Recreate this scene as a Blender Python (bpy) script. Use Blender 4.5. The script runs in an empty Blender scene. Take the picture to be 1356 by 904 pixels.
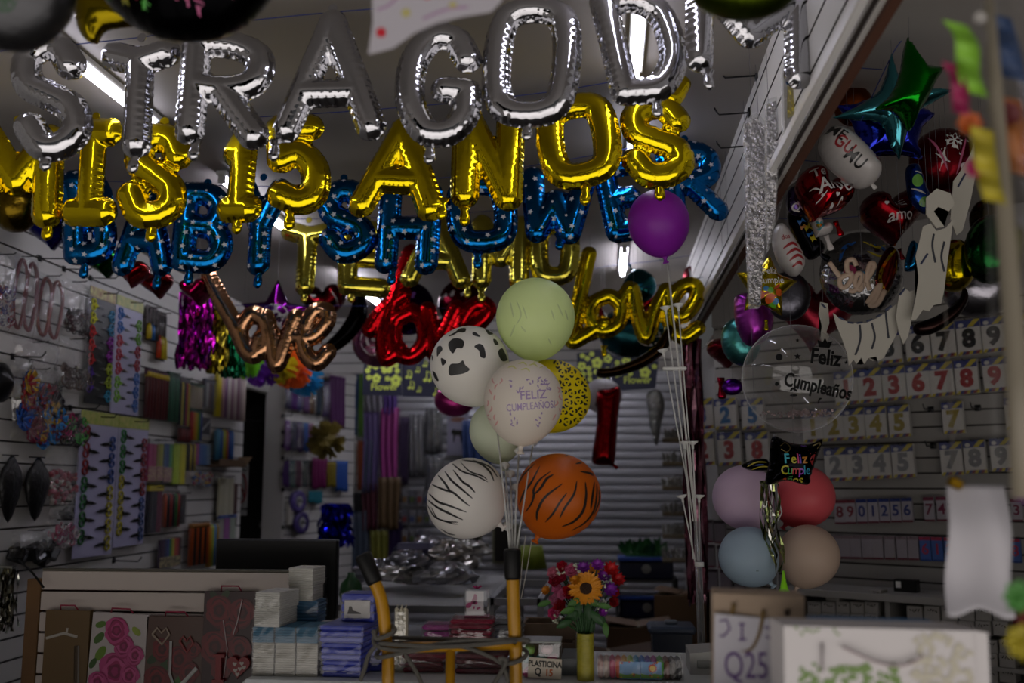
import bpy, bmesh, math, random
import numpy as np
from mathutils import Vector, Matrix, Euler
from mathutils.bvhtree import BVHTree
random.seed(5)
RS = np.random.RandomState(5)
PI = math.pi
sc = bpy.context.scene
COL = sc.collection
sc.cycles.transparent_max_bounces = 24
# ------------------------------------------------------------------ camera
FPX = 1318.0
PITCH = math.atan(190/FPX)
YAW = math.atan(124*math.cos(PITCH)/FPX)
CAMP = Vector((0, 0, 1.5))
cd = bpy.data.cameras.new('camera')
cam = bpy.data.objects.new('camera', cd)
COL.objects.link(cam)
cam.location = CAMP
cam.rotation_euler = (PI/2+PITCH, 0, YAW)
cd.sensor_width = 36
cd.lens = 36*FPX/1356
cd.clip_start = .05
cd.dof.use_dof = True
cd.dof.focus_distance = 3.3
cd.dof.aperture_fstop = 2.0
sc.camera = cam
CR = Euler((PI/2+PITCH, 0, YAW)).to_matrix()
def ray(px, py):
    return (CR @ Vector(((px-678)/FPX, (452-py)/FPX, -1))).normalized()
def at(px, py, Y):
    d = ray(px, py)
    return CAMP + d*(Y/d.y)
def atx(px, py, X):
    d = ray(px, py)
    return CAMP + d*(X/d.x)
def atp(px, py, P, n):
    d = ray(px, py)
    return CAMP + d*((P-CAMP).dot(n)/d.dot(n))
def sp(px, py, Y):                      # metres per pixel there
    return (at(px+1, py, Y)-at(px, py, Y)).length
# ------------------------------------------------------------------ materials
def lin(c):
    if isinstance(c, str):
        c = [int(c[i:i+2], 16) for i in (0, 2, 4)]
    return tuple((v/255/12.92 if v/255 <= .04045 else ((v/255+.055)/1.055)**2.4) for v in c)
_M = {}
def mat(c, rough=.5, metal=0., bump=None, spec=.5, emit=0, trans=0., var=None, sheet=0., coat=0.):
    k = (str(c), rough, metal, bump, spec, emit, trans, var, sheet, coat)
    if k in _M: return _M[k]
    m = bpy.data.materials.new('mat_%03d' % len(_M))
    _M[k] = m
    m.use_nodes = True
    nt = m.node_tree; N = nt.nodes; L = nt.links
    b = N['Principled BSDF']
    col = lin(c) + (1,)
    b.inputs['Base Color'].default_value = col
    b.inputs['Roughness'].default_value = rough
    b.inputs['Metallic'].default_value = metal
    b.inputs['Specular IOR Level'].default_value = spec
    b.inputs['Coat Weight'].default_value = coat
    if emit:
        b.inputs['Emission Color'].default_value = col
        b.inputs['Emission Strength'].default_value = emit
    tc = N.new('ShaderNodeTexCoord')
    if var:                              # blotchy second colour: (colour, scale, amount)
        n = N.new('ShaderNodeTexNoise'); n.inputs['Scale'].default_value = var[1]; n.inputs['Detail'].default_value = 4
        r = N.new('ShaderNodeValToRGB'); r.color_ramp.elements[0].position = .5-.2/max(var[2], .1)*.5; r.color_ramp.elements[1].position = .5+.2/max(var[2], .1)*.5
        r.color_ramp.elements[0].color = col; r.color_ramp.elements[1].color = lin(var[0])+(1,)
        L.new(tc.outputs['Object'], n.inputs['Vector']); L.new(n.outputs['Fac'], r.inputs['Fac']); L.new(r.outputs['Color'], b.inputs['Base Color'])
    bn = None
    if bump:                             # (scale, strength[, distance])
        n = N.new('ShaderNodeTexNoise'); n.inputs['Scale'].default_value = bump[0]; n.inputs['Detail'].default_value = 3
        bn = N.new('ShaderNodeBump'); bn.inputs['Strength'].default_value = bump[1]
        bn.inputs['Distance'].default_value = bump[2] if len(bump) > 2 else .01
        L.new(tc.outputs['Object'], n.inputs['Vector']); L.new(n.outputs['Fac'], bn.inputs['Height']); L.new(bn.outputs['Normal'], b.inputs['Normal'])
    out = N['Material Output']
    if sheet:                            # thin translucent skin (latex, paper)
        t = N.new('ShaderNodeBsdfTranslucent'); t.inputs['Color'].default_value = col
        mx = N.new('ShaderNodeMixShader'); mx.inputs['Fac'].default_value = sheet
        L.new(b.outputs[0], mx.inputs[1]); L.new(t.outputs[0], mx.inputs[2]); L.new(mx.outputs[0], out.inputs['Surface'])
    if trans:                            # clear film: see-through with a gloss, pale edge haze painted in diffuse white
        t = N.new('ShaderNodeBsdfTransparent'); t.inputs['Color'].default_value = (.97, .97, .97, 1)
        g = N.new('ShaderNodeBsdfGlossy'); g.inputs['Roughness'].default_value = rough; g.inputs['Color'].default_value = col
        lw = N.new('ShaderNodeLayerWeight'); lw.inputs['Blend'].default_value = .5
        if bn: L.new(bn.outputs['Normal'], g.inputs['Normal'])
        pw = N.new('ShaderNodeMath'); pw.operation = 'POWER'; pw.inputs[1].default_value = 5
        ma = N.new('ShaderNodeMath'); ma.operation = 'MULTIPLY_ADD'; ma.inputs[1].default_value = .22; ma.inputs[2].default_value = 1-trans
        L.new(lw.outputs['Facing'], pw.inputs[0]); L.new(pw.outputs[0], ma.inputs[0])
        df = N.new('ShaderNodeBsdfDiffuse'); df.inputs['Color'].default_value = (.8, .8, .8, 1)
        m2 = N.new('ShaderNodeMixShader'); L.new(lw.outputs['Facing'], m2.inputs['Fac']); L.new(g.outputs[0], m2.inputs[1]); L.new(df.outputs[0], m2.inputs[2]); g = m2
        mx = N.new('ShaderNodeMixShader')
        L.new(ma.outputs[0], mx.inputs['Fac']); L.new(t.outputs[0], mx.inputs[1]); L.new(g.outputs[0], mx.inputs[2]); L.new(mx.outputs[0], out.inputs['Surface'])
    return m
def foilm(c, rough=.13, b=(22, .25, .01)): return mat(c, rough, 1., bump=b)
def matte(c, **k): return mat(c, .7, spec=.25, **k)
def gloss(c, **k): return mat(c, .25, **k)
WRAP = mat('ffffff', .12, trans=.84, bump=(40, .5, .01))
FILM = mat('ffffff', .12, trans=.92, bump=(30, .5, .01))
CLEAR = mat('ffffff', .04, trans=.9)
BLACK = gloss('0a0a0b'); WHITE = matte('e8e6e2'); CHROME = mat('777777', .3, 1.)
# ------------------------------------------------------------------ mesh builder
class MB:
    def __init__(s): s.V = []; s.F = []; s.I = []
    def add(s, vs, fs, mi=0, M=None):
        n = len(s.V)
        s.V += [tuple(M @ Vector(v)) if M else tuple(v) for v in vs]
        s.F += [tuple(i+n for i in f) for f in fs]; s.I += [mi]*len(fs)
        return s
    def box(s, c, d, mi=0, rot=(0, 0, 0), bev=0):
        M = Matrix.Translation(c) @ Euler(rot).to_matrix().to_4x4()
        x, y, z = d[0]/2, d[1]/2, d[2]/2
        if not bev:
            vs = [(i*x, j*y, k*z) for i in (-1, 1) for j in (-1, 1) for k in (-1, 1)]
            return s.add(vs, [(0, 1, 3, 2), (4, 6, 7, 5), (0, 4, 5, 1), (2, 3, 7, 6), (0, 2, 6, 4), (1, 5, 7, 3)], mi, M)
        b = min(bev, x*.98, y*.98, z*.98)
        bm = bmesh.new()
        for i in (-1, 1):
            for j in (-1, 1):
                for k in (-1, 1):
                    for q in ((x, y-b, z-b), (x-b, y, z-b), (x-b, y-b, z)): bm.verts.new((i*q[0], j*q[1], k*q[2]))
        bmesh.ops.convex_hull(bm, input=bm.verts)
        bmesh.ops.dissolve_limit(bm, angle_limit=.02, verts=bm.verts, edges=bm.edges)
        bm.verts.index_update()
        vs = [v.co[:] for v in bm.verts]; fs = [[v.index for v in f.verts] for f in bm.faces]; bm.free()
        return s.add(vs, fs, mi, M)
    def tube(s, pts, r, seg=8, closed=False, caps=True, mi=0, flat=1.):
        P = [Vector(p) for p in pts]; n = len(P)
        rr = r if isinstance(r, (list, tuple)) else [r]*n
        vs = []; up = None
        for i in range(n):
            a = P[(i-1) % n] if (closed or i) else P[0]; b = P[(i+1) % n] if (closed or i < n-1) else P[-1]
            t = (b-a).normalized()
            if up is None:
                up = Vector((0, 1, 0)) if abs(t.y) < .9 else Vector((1, 0, 0))
            up = (up - t*up.dot(t))
            if up.length < 1e-5: up = t.orthogonal()
            up.normalize(); sd = t.cross(up)
            for j in range(seg):
                an = 2*PI*j/seg
                vs.append(P[i] + sd*math.cos(an)*rr[i] + up*math.sin(an)*rr[i]*flat)
        fs = []
        for i in range(n if closed else n-1):
            for j in range(seg):
                k = (i+1) % n
                fs.append((i*seg+j, i*seg+(j+1) % seg, k*seg+(j+1) % seg, k*seg+j))
        if caps and not closed: fs += [tuple(range(seg))[::-1], tuple(range((n-1)*seg, n*seg))]
        return s.add(vs, fs, mi)
    def lathe(s, prof, seg=24, mi=0, M=None, cap=True):
        vs = []; fs = []; n = len(prof)
        for r, z in prof:
            for j in range(seg):
                a = 2*PI*j/seg; vs.append((r*math.cos(a), r*math.sin(a), z))
        for i in range(n-1):
            for j in range(seg):
                fs.append((i*seg+j, i*seg+(j+1) % seg, (i+1)*seg+(j+1) % seg, (i+1)*seg+j))
        if cap: fs += [tuple(range(seg))[::-1], tuple(range((n-1)*seg, n*seg))]
        return s.add(vs, fs, mi, M)
    def ball(s, c, r, seg=12, mi=0, d=(1, 1, 1)):
        n = max(5, seg//2)
        return s.lathe([(max(1e-4, math.sin(PI*i/n))*r, -math.cos(PI*i/n)*r) for i in range(n+1)], seg, mi, Matrix.Translation(c) @ Matrix.Diagonal((d[0], d[1], d[2], 1)))
    def prism(s, poly, y0, y1, mi=0, M=None):       # outline in x,z, thickness along y
        n = len(poly)
        vs = [(p[0], y0, p[1]) for p in poly]+[(p[0], y1, p[1]) for p in poly]
        fs = [tuple(range(n)), tuple(range(n, 2*n))[::-1]]+[(i, n+i, n+(i+1) % n, (i+1) % n) for i in range(n)]
        return s.add(vs, fs, mi, M)
    def sheet(s, f, nu, nv, mi=0, th=0):
        vs = [f(i/nu, j/nv) for j in range(nv+1) for i in range(nu+1)]
        fs = [(j*(nu+1)+i, j*(nu+1)+i+1, (j+1)*(nu+1)+i+1, (j+1)*(nu+1)+i) for j in range(nv) for i in range(nu)]
        return s.add(vs, fs, mi)
    def text(s, t, size, x=0, z=0, y=0, mi=0, off=0., sx=1., rot=0, th=.0008):
        vs, fs = textm(t, off)
        c, q = math.cos(rot), math.sin(rot)
        V = [(x+(v[0]*c*sx-v[1]*q)*size, y, z+(v[0]*q*sx+v[1]*c)*size) for v in vs]
        return s.add(V, fs, mi)
    def build(s, name, m, parent=None, smooth=False, solid=0, loc=None, rot=None):
        me = bpy.data.meshes.new(name)
        me.from_pydata([tuple(v) for v in s.V], [], s.F)
        ms = m if isinstance(m, (list, tuple)) else [m]
        for q in ms: me.materials.append(q)
        if len(ms) > 1: me.polygons.foreach_set('material_index', s.I)
        if smooth: me.polygons.foreach_set('use_smooth', [True]*len(me.polygons))
        me.update()
        o = bpy.data.objects.new(name, me); COL.objects.link(o)
        if parent: o.parent = parent
        if loc is not None: o.location = loc
        if rot is not None: o.rotation_euler = rot
        if solid:
            md = o.modifiers.new('thickness', 'SOLIDIFY'); md.thickness = solid; md.offset = 0
        return o
_T = {}
def textm(t, off=0.):
    k = (t, off)
    if k in _T: return _T[k]
    c = bpy.data.curves.new('t', 'FONT'); c.body = t; c.align_x = 'CENTER'; c.align_y = 'CENTER'; c.size = 1; c.offset = off; c.resolution_u = 3
    o = bpy.data.objects.new('t', c); COL.objects.link(o)
    bpy.context.view_layer.update()
    me = o.evaluated_get(bpy.context.evaluated_depsgraph_get()).to_mesh()
    bm = bmesh.new(); bm.from_mesh(me)
    bmesh.ops.triangulate(bm, faces=bm.faces)
    bm.verts.index_update()
    _T[k] = ([v.co[:2] for v in bm.verts], [[v.index for v in f.verts] for f in bm.faces])
    bm.free(); COL.objects.unlink(o); bpy.data.objects.remove(o); bpy.data.curves.remove(c)
    return _T[k]
def tag(o, label, cat, group=None, kind=None):
    o['label'] = label; o['category'] = cat
    if group: o['group'] = group
    if kind: o['kind'] = kind
    return o
def T(name, label, cat, loc=(0, 0, 0), rot=(0, 0, 0), group=None):
    o = bpy.data.objects.new(name, None); COL.objects.link(o)
    o.location = loc; o.rotation_euler = rot; o.empty_display_size = .05
    return tag(o, label, cat, group)
def S(o):
    o['kind'] = 'structure'; return o
def spline(pts, n=6, closed=False):                 # Catmull-Rom through points of any dimension
    P = [np.array(p, float) for p in pts]; out = []; N = len(P)
    for i in range(N if closed else N-1):
        p0 = P[(i-1) % N] if closed or i > 0 else 2*P[0]-P[1]
        p1 = P[i]; p2 = P[(i+1) % N]
        p3 = P[(i+2) % N] if closed or i < N-2 else 2*P[-1]-P[-2]
        for k in range(n):
            t = k/n
            out.append(tuple(.5*(2*p1+(p2-p0)*t+(2*p0-5*p1+4*p2-p3)*t*t+(3*p1-p0-3*p2+p3)*t**3)))
    if not closed: out.append(tuple(P[-1]))
    return out
# ------------------------------------------------------------------ inflated foil shapes
class Strokes:
    """rounded strokes: inside distance measured from the centre lines"""
    def __init__(s, polys, r, rim=.1, flat=.8, puck=.16, pitch=.02):
        s.r = r; s.R = r*(1+rim); s.flat = flat; s.puck = puck; s.pitch = pitch
        A = []; B = []; S0 = []; t = 0
        for p in polys:
            for a, b in zip(p[:-1], p[1:]):
                A.append(a); B.append(b); S0.append(t); t += math.dist(a, b)
        s.A = np.array(A); s.B = np.array(B); s.S0 = np.array(S0)
        s.lo = np.minimum(s.A, s.B).min(0)-s.R; s.hi = np.maximum(s.A, s.B).max(0)+s.R
        s.g = r/6.5
    def q(s, P):
        P = np.asarray(P, float)
        D = s.B-s.A; L2 = (D*D).sum(1)+1e-12
        t = np.clip(((P[:, None]-s.A)*D).sum(2)/L2, 0, 1)
        Q = s.A+t[..., None]*D
        d = np.sqrt(((P[:, None]-Q)**2).sum(2))
        i = d.argmin(1); k = np.arange(len(P))
        dd = d[k, i]; Q = Q[k, i]
        sp_ = s.S0[i]+t[k, i]*np.sqrt(L2[i])
        side = D[i, 0]*(P[:, 1]-Q[:, 1])-D[i, 1]*(P[:, 0]-Q[:, 0])
        an = np.arctan2(P[:, 1]-Q[:, 1], P[:, 0]-Q[:, 0])
        return dd, Q, sp_+np.sign(side)*.37*s.pitch+an*s.r*.55
    def surf(s, P):
        d, Q, t = s.q(P)
        u = np.clip(d/s.r, 0, 1)
        h = s.r*s.flat*np.sqrt(np.clip(1-u*u, 0, 1))
        ph = np.sin(t*2*PI/s.pitch+1.7*np.sin(t*31))
        h = h*(1-s.puck*u**3*(.5+.5*ph))+s.r*.012
        h = np.where(d >= s.R*.999, 0, h)
        mid = s.r*.05*np.clip((d/s.r-.8)/.2, 0, 1.3)*ph
        return h, mid
    def ins(s, P): return s.R-s.q(P)[0]
    def snap(s, P):
        d, Q, t = s.q(P)
        k = np.where(d > s.R, s.R/np.maximum(d, 1e-9), 1)[:, None]
        return Q+(P-Q)*k
class Shape:
    """inflated closed outline (heart, disc, star)"""
    def __init__(s, poly, H, puck=.12, pitch=.02, n=34, pw=.5):
        s.poly = np.array(poly, float); s.A = s.poly; s.B = np.roll(s.poly, -1, 0)
        s.S0 = np.concatenate([[0], np.cumsum(np.sqrt(((s.B-s.A)**2).sum(1)))[:-1]])
        s.lo = s.poly.min(0); s.hi = s.poly.max(0); s.puck = puck; s.pitch = pitch; s.pw = pw
        s.g = max(s.hi-s.lo)/n
        X, Z = np.meshgrid(np.linspace(s.lo[0], s.hi[0], 40), np.linspace(s.lo[1], s.hi[1], 40))
        s.H = H; s.dm = 1; s.dm = s.ins(np.stack([X.ravel(), Z.ravel()], 1)).max()
    def q(s, P):
        P = np.asarray(P, float)
        D = s.B-s.A; L2 = (D*D).sum(1)+1e-12
        t = np.clip(((P[:, None]-s.A)*D).sum(2)/L2, 0, 1)
        Q = s.A+t[..., None]*D
        d = np.sqrt(((P[:, None]-Q)**2).sum(2)); i = d.argmin(1); k = np.arange(len(P))
        x, y = P[:, 0:1], P[:, 1:2]
        c = ((s.A[:, 1] > y) != (s.B[:, 1] > y)) & (x < D[:, 0]*(y-s.A[:, 1])/np.where(D[:, 1] == 0, 1e-9, D[:, 1])+s.A[:, 0])
        inside = c.sum(1) % 2 == 1
        return np.where(inside, d[k, i], -d[k, i]), Q[k, i], s.S0[i]+t[k, i]*np.sqrt(L2[i])
    def ins(s, P): return s.q(P)[0]
    def surf(s, P):
        d, Q, t = s.q(P)
        u = 1-np.clip(d/s.dm, 0, 1)
        ph = np.sin(t*2*PI/s.pitch+1.7*np.sin(t*31))
        h = s.H*np.power(np.clip(1-u*u, 0, 1), s.pw)*(1-s.puck*u**4*(.5+.5*ph))+.0006
        return np.where(d <= s.g*.02, 0, h), s.H*.04*np.clip((u-.8)/.2, 0, 1)*ph
    def snap(s, P):
        d, Q, t = s.q(P)
        return np.where((d < 0)[:, None], Q, P)
def foil_mb(f, mb=None, mi=0, back=None):
    mb = mb or MB()
    nx = int((f.hi[0]-f.lo[0])/f.g)+3; nz = int((f.hi[1]-f.lo[1])/f.g)+3
    xs = f.lo[0]-f.g+np.arange(nx+1)*f.g; zs = f.lo[1]-f.g+np.arange(nz+1)*f.g
    X, Z = np.meshgrid(xs, zs); P = np.stack([X.ravel(), Z.ravel()], 1)
    ins = f.ins(P); use = ins > 0
    cells = []
    W = nx+1
    for j in range(nz):
        for i in range(nx):
            k = (j*W+i, j*W+i+1, (j+1)*W+i+1, (j+1)*W+i)
            if use[k[0]] or use[k[1]] or use[k[2]] or use[k[3]]: cells.append(k)
    need = sorted({i for c in cells for i in c}); ix = {k: n for n, k in enumerate(need)}
    Q = f.snap(P[need]); edge = ins[need] <= 0
    h, mid = f.surf(Q)
    h = np.where(edge, 0, h)
    vs = [(Q[i, 0], -h[i]+mid[i], Q[i, 1]) for i in range(len(Q))]
    bi = {}; nb = len(vs)
    for i in range(len(Q)):
        if edge[i]: bi[i] = i
        else: bi[i] = nb; nb += 1; vs.append((Q[i, 0], h[i]+mid[i], Q[i, 1]))
    fs = []; fb = []
    for c in cells:
        c = [ix[k] for k in c]
        fs.append(tuple(c)); q = tuple(bi[k] for k in c[::-1])
        if not all(edge[k] for k in c): fb.append(q)
    n0 = len(mb.V); mb.add(vs, fs, mi)
    mb.F += [tuple(i+n0 for i in q) for q in fb]; mb.I += [mi if back is None else back]*len(fb)
    return mb
def on_foil(mb, f, vs, fs, mi, lift=.0007):          # flat print laid onto the front skin
    P = np.array([v[:2] for v in vs], float)
    h, mid = f.surf(P); ok = f.ins(P) > f.g*.3
    keep = [q for q in fs if all(ok[i] for i in q)]
    mb.add([(P[i, 0], -h[i]+mid[i]-lift, P[i, 1]) for i in range(len(P))], keep, mi)
def cuts(vs, fs, L):                                 # split long triangles so a print bends with the skin
    bm = bmesh.new(); B = [bm.verts.new((v[0], v[1], 0)) for v in vs]
    for q in fs:
        try: bm.faces.new([B[i] for i in q])
        except ValueError: pass
    for _ in range(3):
        e = [e for e in bm.edges if e.calc_length() > L]
        if not e: break
        bmesh.ops.subdivide_edges(bm, edges=e, cuts=1)
        bmesh.ops.triangulate(bm, faces=[q for q in bm.faces if len(q.verts) > 3])
    bm.verts.index_update()
    r = ([v.co[:2] for v in bm.verts], [[v.index for v in q.verts] for q in bm.faces]); bm.free()
    return r
def foil_text(mb, f, t, size, x, z, mi, rot=0, off=0., sx=1.):
    vs, fs = textm(t, off); c, q = math.cos(rot), math.sin(rot)
    V = [(x+(v[0]*c*sx-v[1]*q)*size, z+(v[0]*q*sx+v[1]*c)*size) for v in vs]
    V, fs = cuts(V, fs, f.g*1.2)
    on_foil(mb, f, V, fs, mi)
def star2(x, z, r, k=5, inner=.45, a0=0):
    return [(x+math.sin(a0+PI*i/k)*r*(1 if i % 2 == 0 else inner), z+math.cos(a0+PI*i/k)*r*(1 if i % 2 == 0 else inner)) for i in range(2*k)]
def heart2(x, z, w, n=40, rot=0):
    o = []
    for i in range(n):
        t = 2*PI*i/n; a = 16*math.sin(t)**3/33*w; b = (13*math.cos(t)-5*math.cos(2*t)-2*math.cos(3*t)-math.cos(4*t)+2.5)/33*w
        o.append((x+a*math.cos(rot)-b*math.sin(rot), z+a*math.sin(rot)+b*math.cos(rot)))
    return o
def disc2(x, z, r, n=40, sz=1., rot=0): return [(x+r*math.cos(2*PI*i/n)*math.cos(rot)-r*sz*math.sin(2*PI*i/n)*math.sin(rot), z+r*math.cos(2*PI*i/n)*math.sin(rot)+r*sz*math.sin(2*PI*i/n)*math.cos(rot)) for i in range(n)]
def fan(poly):                                       # star-shaped outline -> triangles with inner rings
    P = np.array(poly); c = P.mean(0); n = len(P)
    vs = [tuple(c)]+[tuple(c+(p-c)*k) for k in (.5, 1) for p in P]
    fs = [(0, 1+i, 1+(i+1) % n) for i in range(n)]+[(1+i, 1+n+i, 1+n+(i+1) % n, 1+(i+1) % n) for i in range(n)]
    return vs, fs
# ------------------------------------------------------------------ prints on round skins, thrown along the sight line of the design
def skin(o):
    bpy.context.view_layer.update()
    M = o.matrix_world
    return BVHTree.FromPolygons([M @ v.co for v in o.data.vertices], [p.vertices[:] for p in o.data.polygons]), o
def throw(mb, sk, vs, fs, mi=0, lift=.0006, Mi=None):
    bv, o = sk; Mi = (Mi or o.matrix_world.inverted())
    hit = []
    for v in vs:
        h = bv.ray_cast(CAMP, ray(v[0], v[1]))
        if h[0] is None: hit.append(None)
        else:
            n = h[1] if h[1].dot(h[0]-CAMP) < 0 else -h[1]
            hit.append(Mi @ (h[0]+n*lift))
    ix = {}; V = []
    for i, h in enumerate(hit):
        if h is not None: ix[i] = len(V); V.append(h)
    mb.add(V, [tuple(ix[i] for i in q) for q in fs if all(hit[i] is not None for i in q)], mi)
def brush(pts, w, n=6):                              # tapered stroke in pixels
    p = spline(pts, n); N = len(p); vs = []; fs = []
    for i in range(N):
        a = np.array(p[max(0, i-1)]); b = np.array(p[min(N-1, i+1)]); t = (b-a)/(np.linalg.norm(b-a)+1e-9)
        k = w*.5*(.25+.75*math.sin(PI*min(1, max(0, i/(N-1))))**.6)
        nn = np.array((-t[1], t[0]))*k; c = np.array(p[i])
        vs += [tuple(c+nn), tuple(c-nn)]
        if i: fs.append((2*i-2, 2*i-1, 2*i+1, 2*i))
    return vs, fs
# ------------------------------------------------------------------ the room
ZC = 2.875; ZL = 2.43; XS = .53; XL = -2.75; YB = 9.0; Y0 = .9
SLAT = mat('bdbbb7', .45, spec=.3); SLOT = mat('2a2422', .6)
def slatwall(name, w, h, z0, loc, rz, pitch=.1, phase=0., th=.02, m=None, sl=None):
    """planks with real grooves; local x along the wall, -y is the face"""
    mb = MB(); z = -phase; g = .009
    while z < h:
        a = max(0, z+g/2); b = min(h, z+pitch-g/2)
        if b > a: mb.add([(0, 0, a), (w, 0, a), (w, 0, b), (0, 0, b)], [(0, 1, 2, 3)], 0)
        for (q, s) in ((z+g/2, 1), (z+pitch-g/2, -1)):
            if 0 < q < h: mb.add([(0, 0, q), (w, 0, q), (w, .012, q), (0, .012, q)], [(0, 1, 2, 3)], 1)
        q = z+pitch
        if 0 < q < h: mb.add([(0, .012, q-.012), (w, .012, q-.012), (w, .012, q+.012), (0, .012, q+.012)], [(0, 1, 2, 3)], 1)
        z += pitch
    mb.box((w/2, .013+th/2, h/2), (w, th, h), 0)
    return S(mb.build(name, [m or SLAT, sl or SLOT], loc=(loc[0], loc[1], z0), rot=(0, 0, rz)))
CEIL = mat('8d8884', .6, spec=.3, var=('7f7a77', 1.5, .4))
S(MB().box((XL/2+XS/2, (Y0+YB)/2, ZC+.03), (XS-XL, YB-Y0, .06)).build('ceiling', CEIL))
S(MB().box(((XS+3.3)/2+.002, (Y0+6.4)/2, ZC+.03), (3.3-XS, 6.4-Y0, .06)).build('ceiling_right', CEIL))
S(MB().box((.65, 7.75, ZC+.03), (.23, 2.6, .06)).build('ceiling_rear', CEIL))
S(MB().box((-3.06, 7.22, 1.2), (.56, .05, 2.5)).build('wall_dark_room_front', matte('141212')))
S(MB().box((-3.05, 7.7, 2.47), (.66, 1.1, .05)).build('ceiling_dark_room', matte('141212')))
S(MB().box((.2, (Y0+YB)/2, -.03), (6.3, YB-Y0, .06)).build('floor', mat('5b5550', .35, var=('4a4541', 3, .5))))
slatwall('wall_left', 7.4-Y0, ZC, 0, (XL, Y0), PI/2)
S(MB().box((XL-.02, 7.75, 2.56), (.06, .7, .63)).build('wall_left_header', SLAT))
slatwall('wall_left_rear', 1.25, ZC, 0, (-2.60, 7.93), math.radians(70))
S(MB().box((-2.68, 7.95, 1.2), (.17, .05, 2.4)).build('trim_1', mat('a9a6a2', .5)))
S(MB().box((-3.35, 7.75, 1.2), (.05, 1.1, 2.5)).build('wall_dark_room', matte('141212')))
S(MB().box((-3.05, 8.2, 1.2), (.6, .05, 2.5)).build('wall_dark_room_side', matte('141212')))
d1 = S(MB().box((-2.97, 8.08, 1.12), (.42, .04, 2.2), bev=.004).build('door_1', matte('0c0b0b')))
MB().ball((-2.80, 8.045, 1.18), .03, 12).build('door_handle', CHROME, d1, True)
# roller shutter across the back
mb = MB(); z = 0
while z < 2.45:
    pr = [(0, z), (-.014, z+.012), (-.018, z+.037), (-.014, z+.062), (0, z+.073)]
    for (a, b) in zip(pr[:-1], pr[1:]):
        mb.add([(-3, a[0], a[1]), (.75, a[0], a[1]), (.75, b[0], b[1]), (-3, b[0], b[1])], [(0, 1, 2, 3)])
    z += .075
mb.box((-1.1, .05, 1.3), (3.9, .05, 2.75))
S(mb.build('wall_back', mat('a5a6aa', .45, .2), loc=(0, YB, 0)))
slatwall('wall_back_header', 3.35, ZC-2.41, 2.41, (XL, 8.0), 0, pitch=.085)
slatwall('wall_soffit', 6.4-Y0, ZC-ZL, ZL, (XS, 6.4), -PI/2, pitch=.1)
S(MB().box((XS+.036, (Y0+6.4)/2, ZL+.0), (.022, 6.4-Y0, .03)).build('trim_2', matte('4a2e22')))
S(MB().box((XS-.02, (Y0+6.4)/2, ZL+.012), (.02, 6.4-Y0, .03), bev=.003).build('trim_3', mat('c8c6c4', .4)))
# angled wall that carries the number cards
NP = Vector((2.04, 5.0, 1.5)); NU = Vector((.82, -.57, 0)).normalized(); NR = math.atan2(NU.y, NU.x); NN = Vector((NU.y, -NU.x, 0))
NL = NP - NU*1.69
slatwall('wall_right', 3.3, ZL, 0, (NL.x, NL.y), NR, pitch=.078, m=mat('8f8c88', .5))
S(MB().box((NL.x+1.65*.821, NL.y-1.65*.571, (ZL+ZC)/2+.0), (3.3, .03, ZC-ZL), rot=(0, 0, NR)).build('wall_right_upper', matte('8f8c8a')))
S(MB().box((.70, 7.5, ZL/2), (.04, 3.1, ZL)).build('wall_right_rear', matte('8b8885')))
S(MB().box((3.32, 2.5, 1.5), (.04, 3.4, 3)).build('wall_right_front', matte('6a6662')))
S(MB().box((XL-.04, .5, 1.5), (.06, .8, 3)).build('wall_left_front', matte('8a8680')))
def atn(px, py, off=0.): return atp(px, py, NP+NN*off, NN)
# ceiling tubes
TUBE = mat('f1f0ff', .5, emit=14)
def tubelight(x, y0, y1, label, e=14):
    t = T('ceiling_light', label, 'ceiling light', (x, (y0+y1)/2, ZC), group='tube lights on the ceiling')
    L = y1-y0
    MB().box((0, 0, -.012), (.05, L, .024), bev=.004).build('batten', mat('d8d8d8', .5), t)
    MB().tube([(0, -L/2+.02, -.042), (0, L/2-.02, -.042)], .013, 12).build('tube', mat('f1f0ff', .5, emit=e), t, True)
    for s in (-1, 1): MB().box((0, s*(L/2-.012), -.035), (.03, .024, .045), bev=.004).build('end_cap', mat('c0c0c0', .5), t)
tubelight(-1.67, 2.2, 3.46, 'white tube light on the ceiling behind the silver letter S')
tubelight(-1.67, 4.1, 5.35, 'white tube light on the ceiling behind the gold digits 1 and 5', 22)
tubelight(.115, 2.0, 3.17, 'white tube light on the ceiling seen through the silver letter D')
tubelight(.126, 3.45, 4.05, 'short white tube light on the ceiling between gold letters O and S')
tubelight(.126, 5.6, 6.3, 'white tube light far back on the ceiling above the gold script love', 42)
tubelight(-1.67, 6.1, 7.3, 'farthest white tube light on the ceiling over the rose gold script love', 42)
t = T('ceiling_light', 'added unseen tube light behind the rear header, brightening the shutter', 'ceiling light', (-.7, 8.55, ZC), group='tube lights on the ceiling')  # extra lamp out of sight, added to lift the shutter's brightness
MB().box((0, 0, -.012), (1.5, .05, .024), bev=.004).build('batten', mat('d8d8d8', .5), t); MB().tube([(-.72, 0, -.042), (.72, 0, -.042)], .013, 12).build('tube', mat('f1f0ff', .5, emit=55), t, True)
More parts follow.
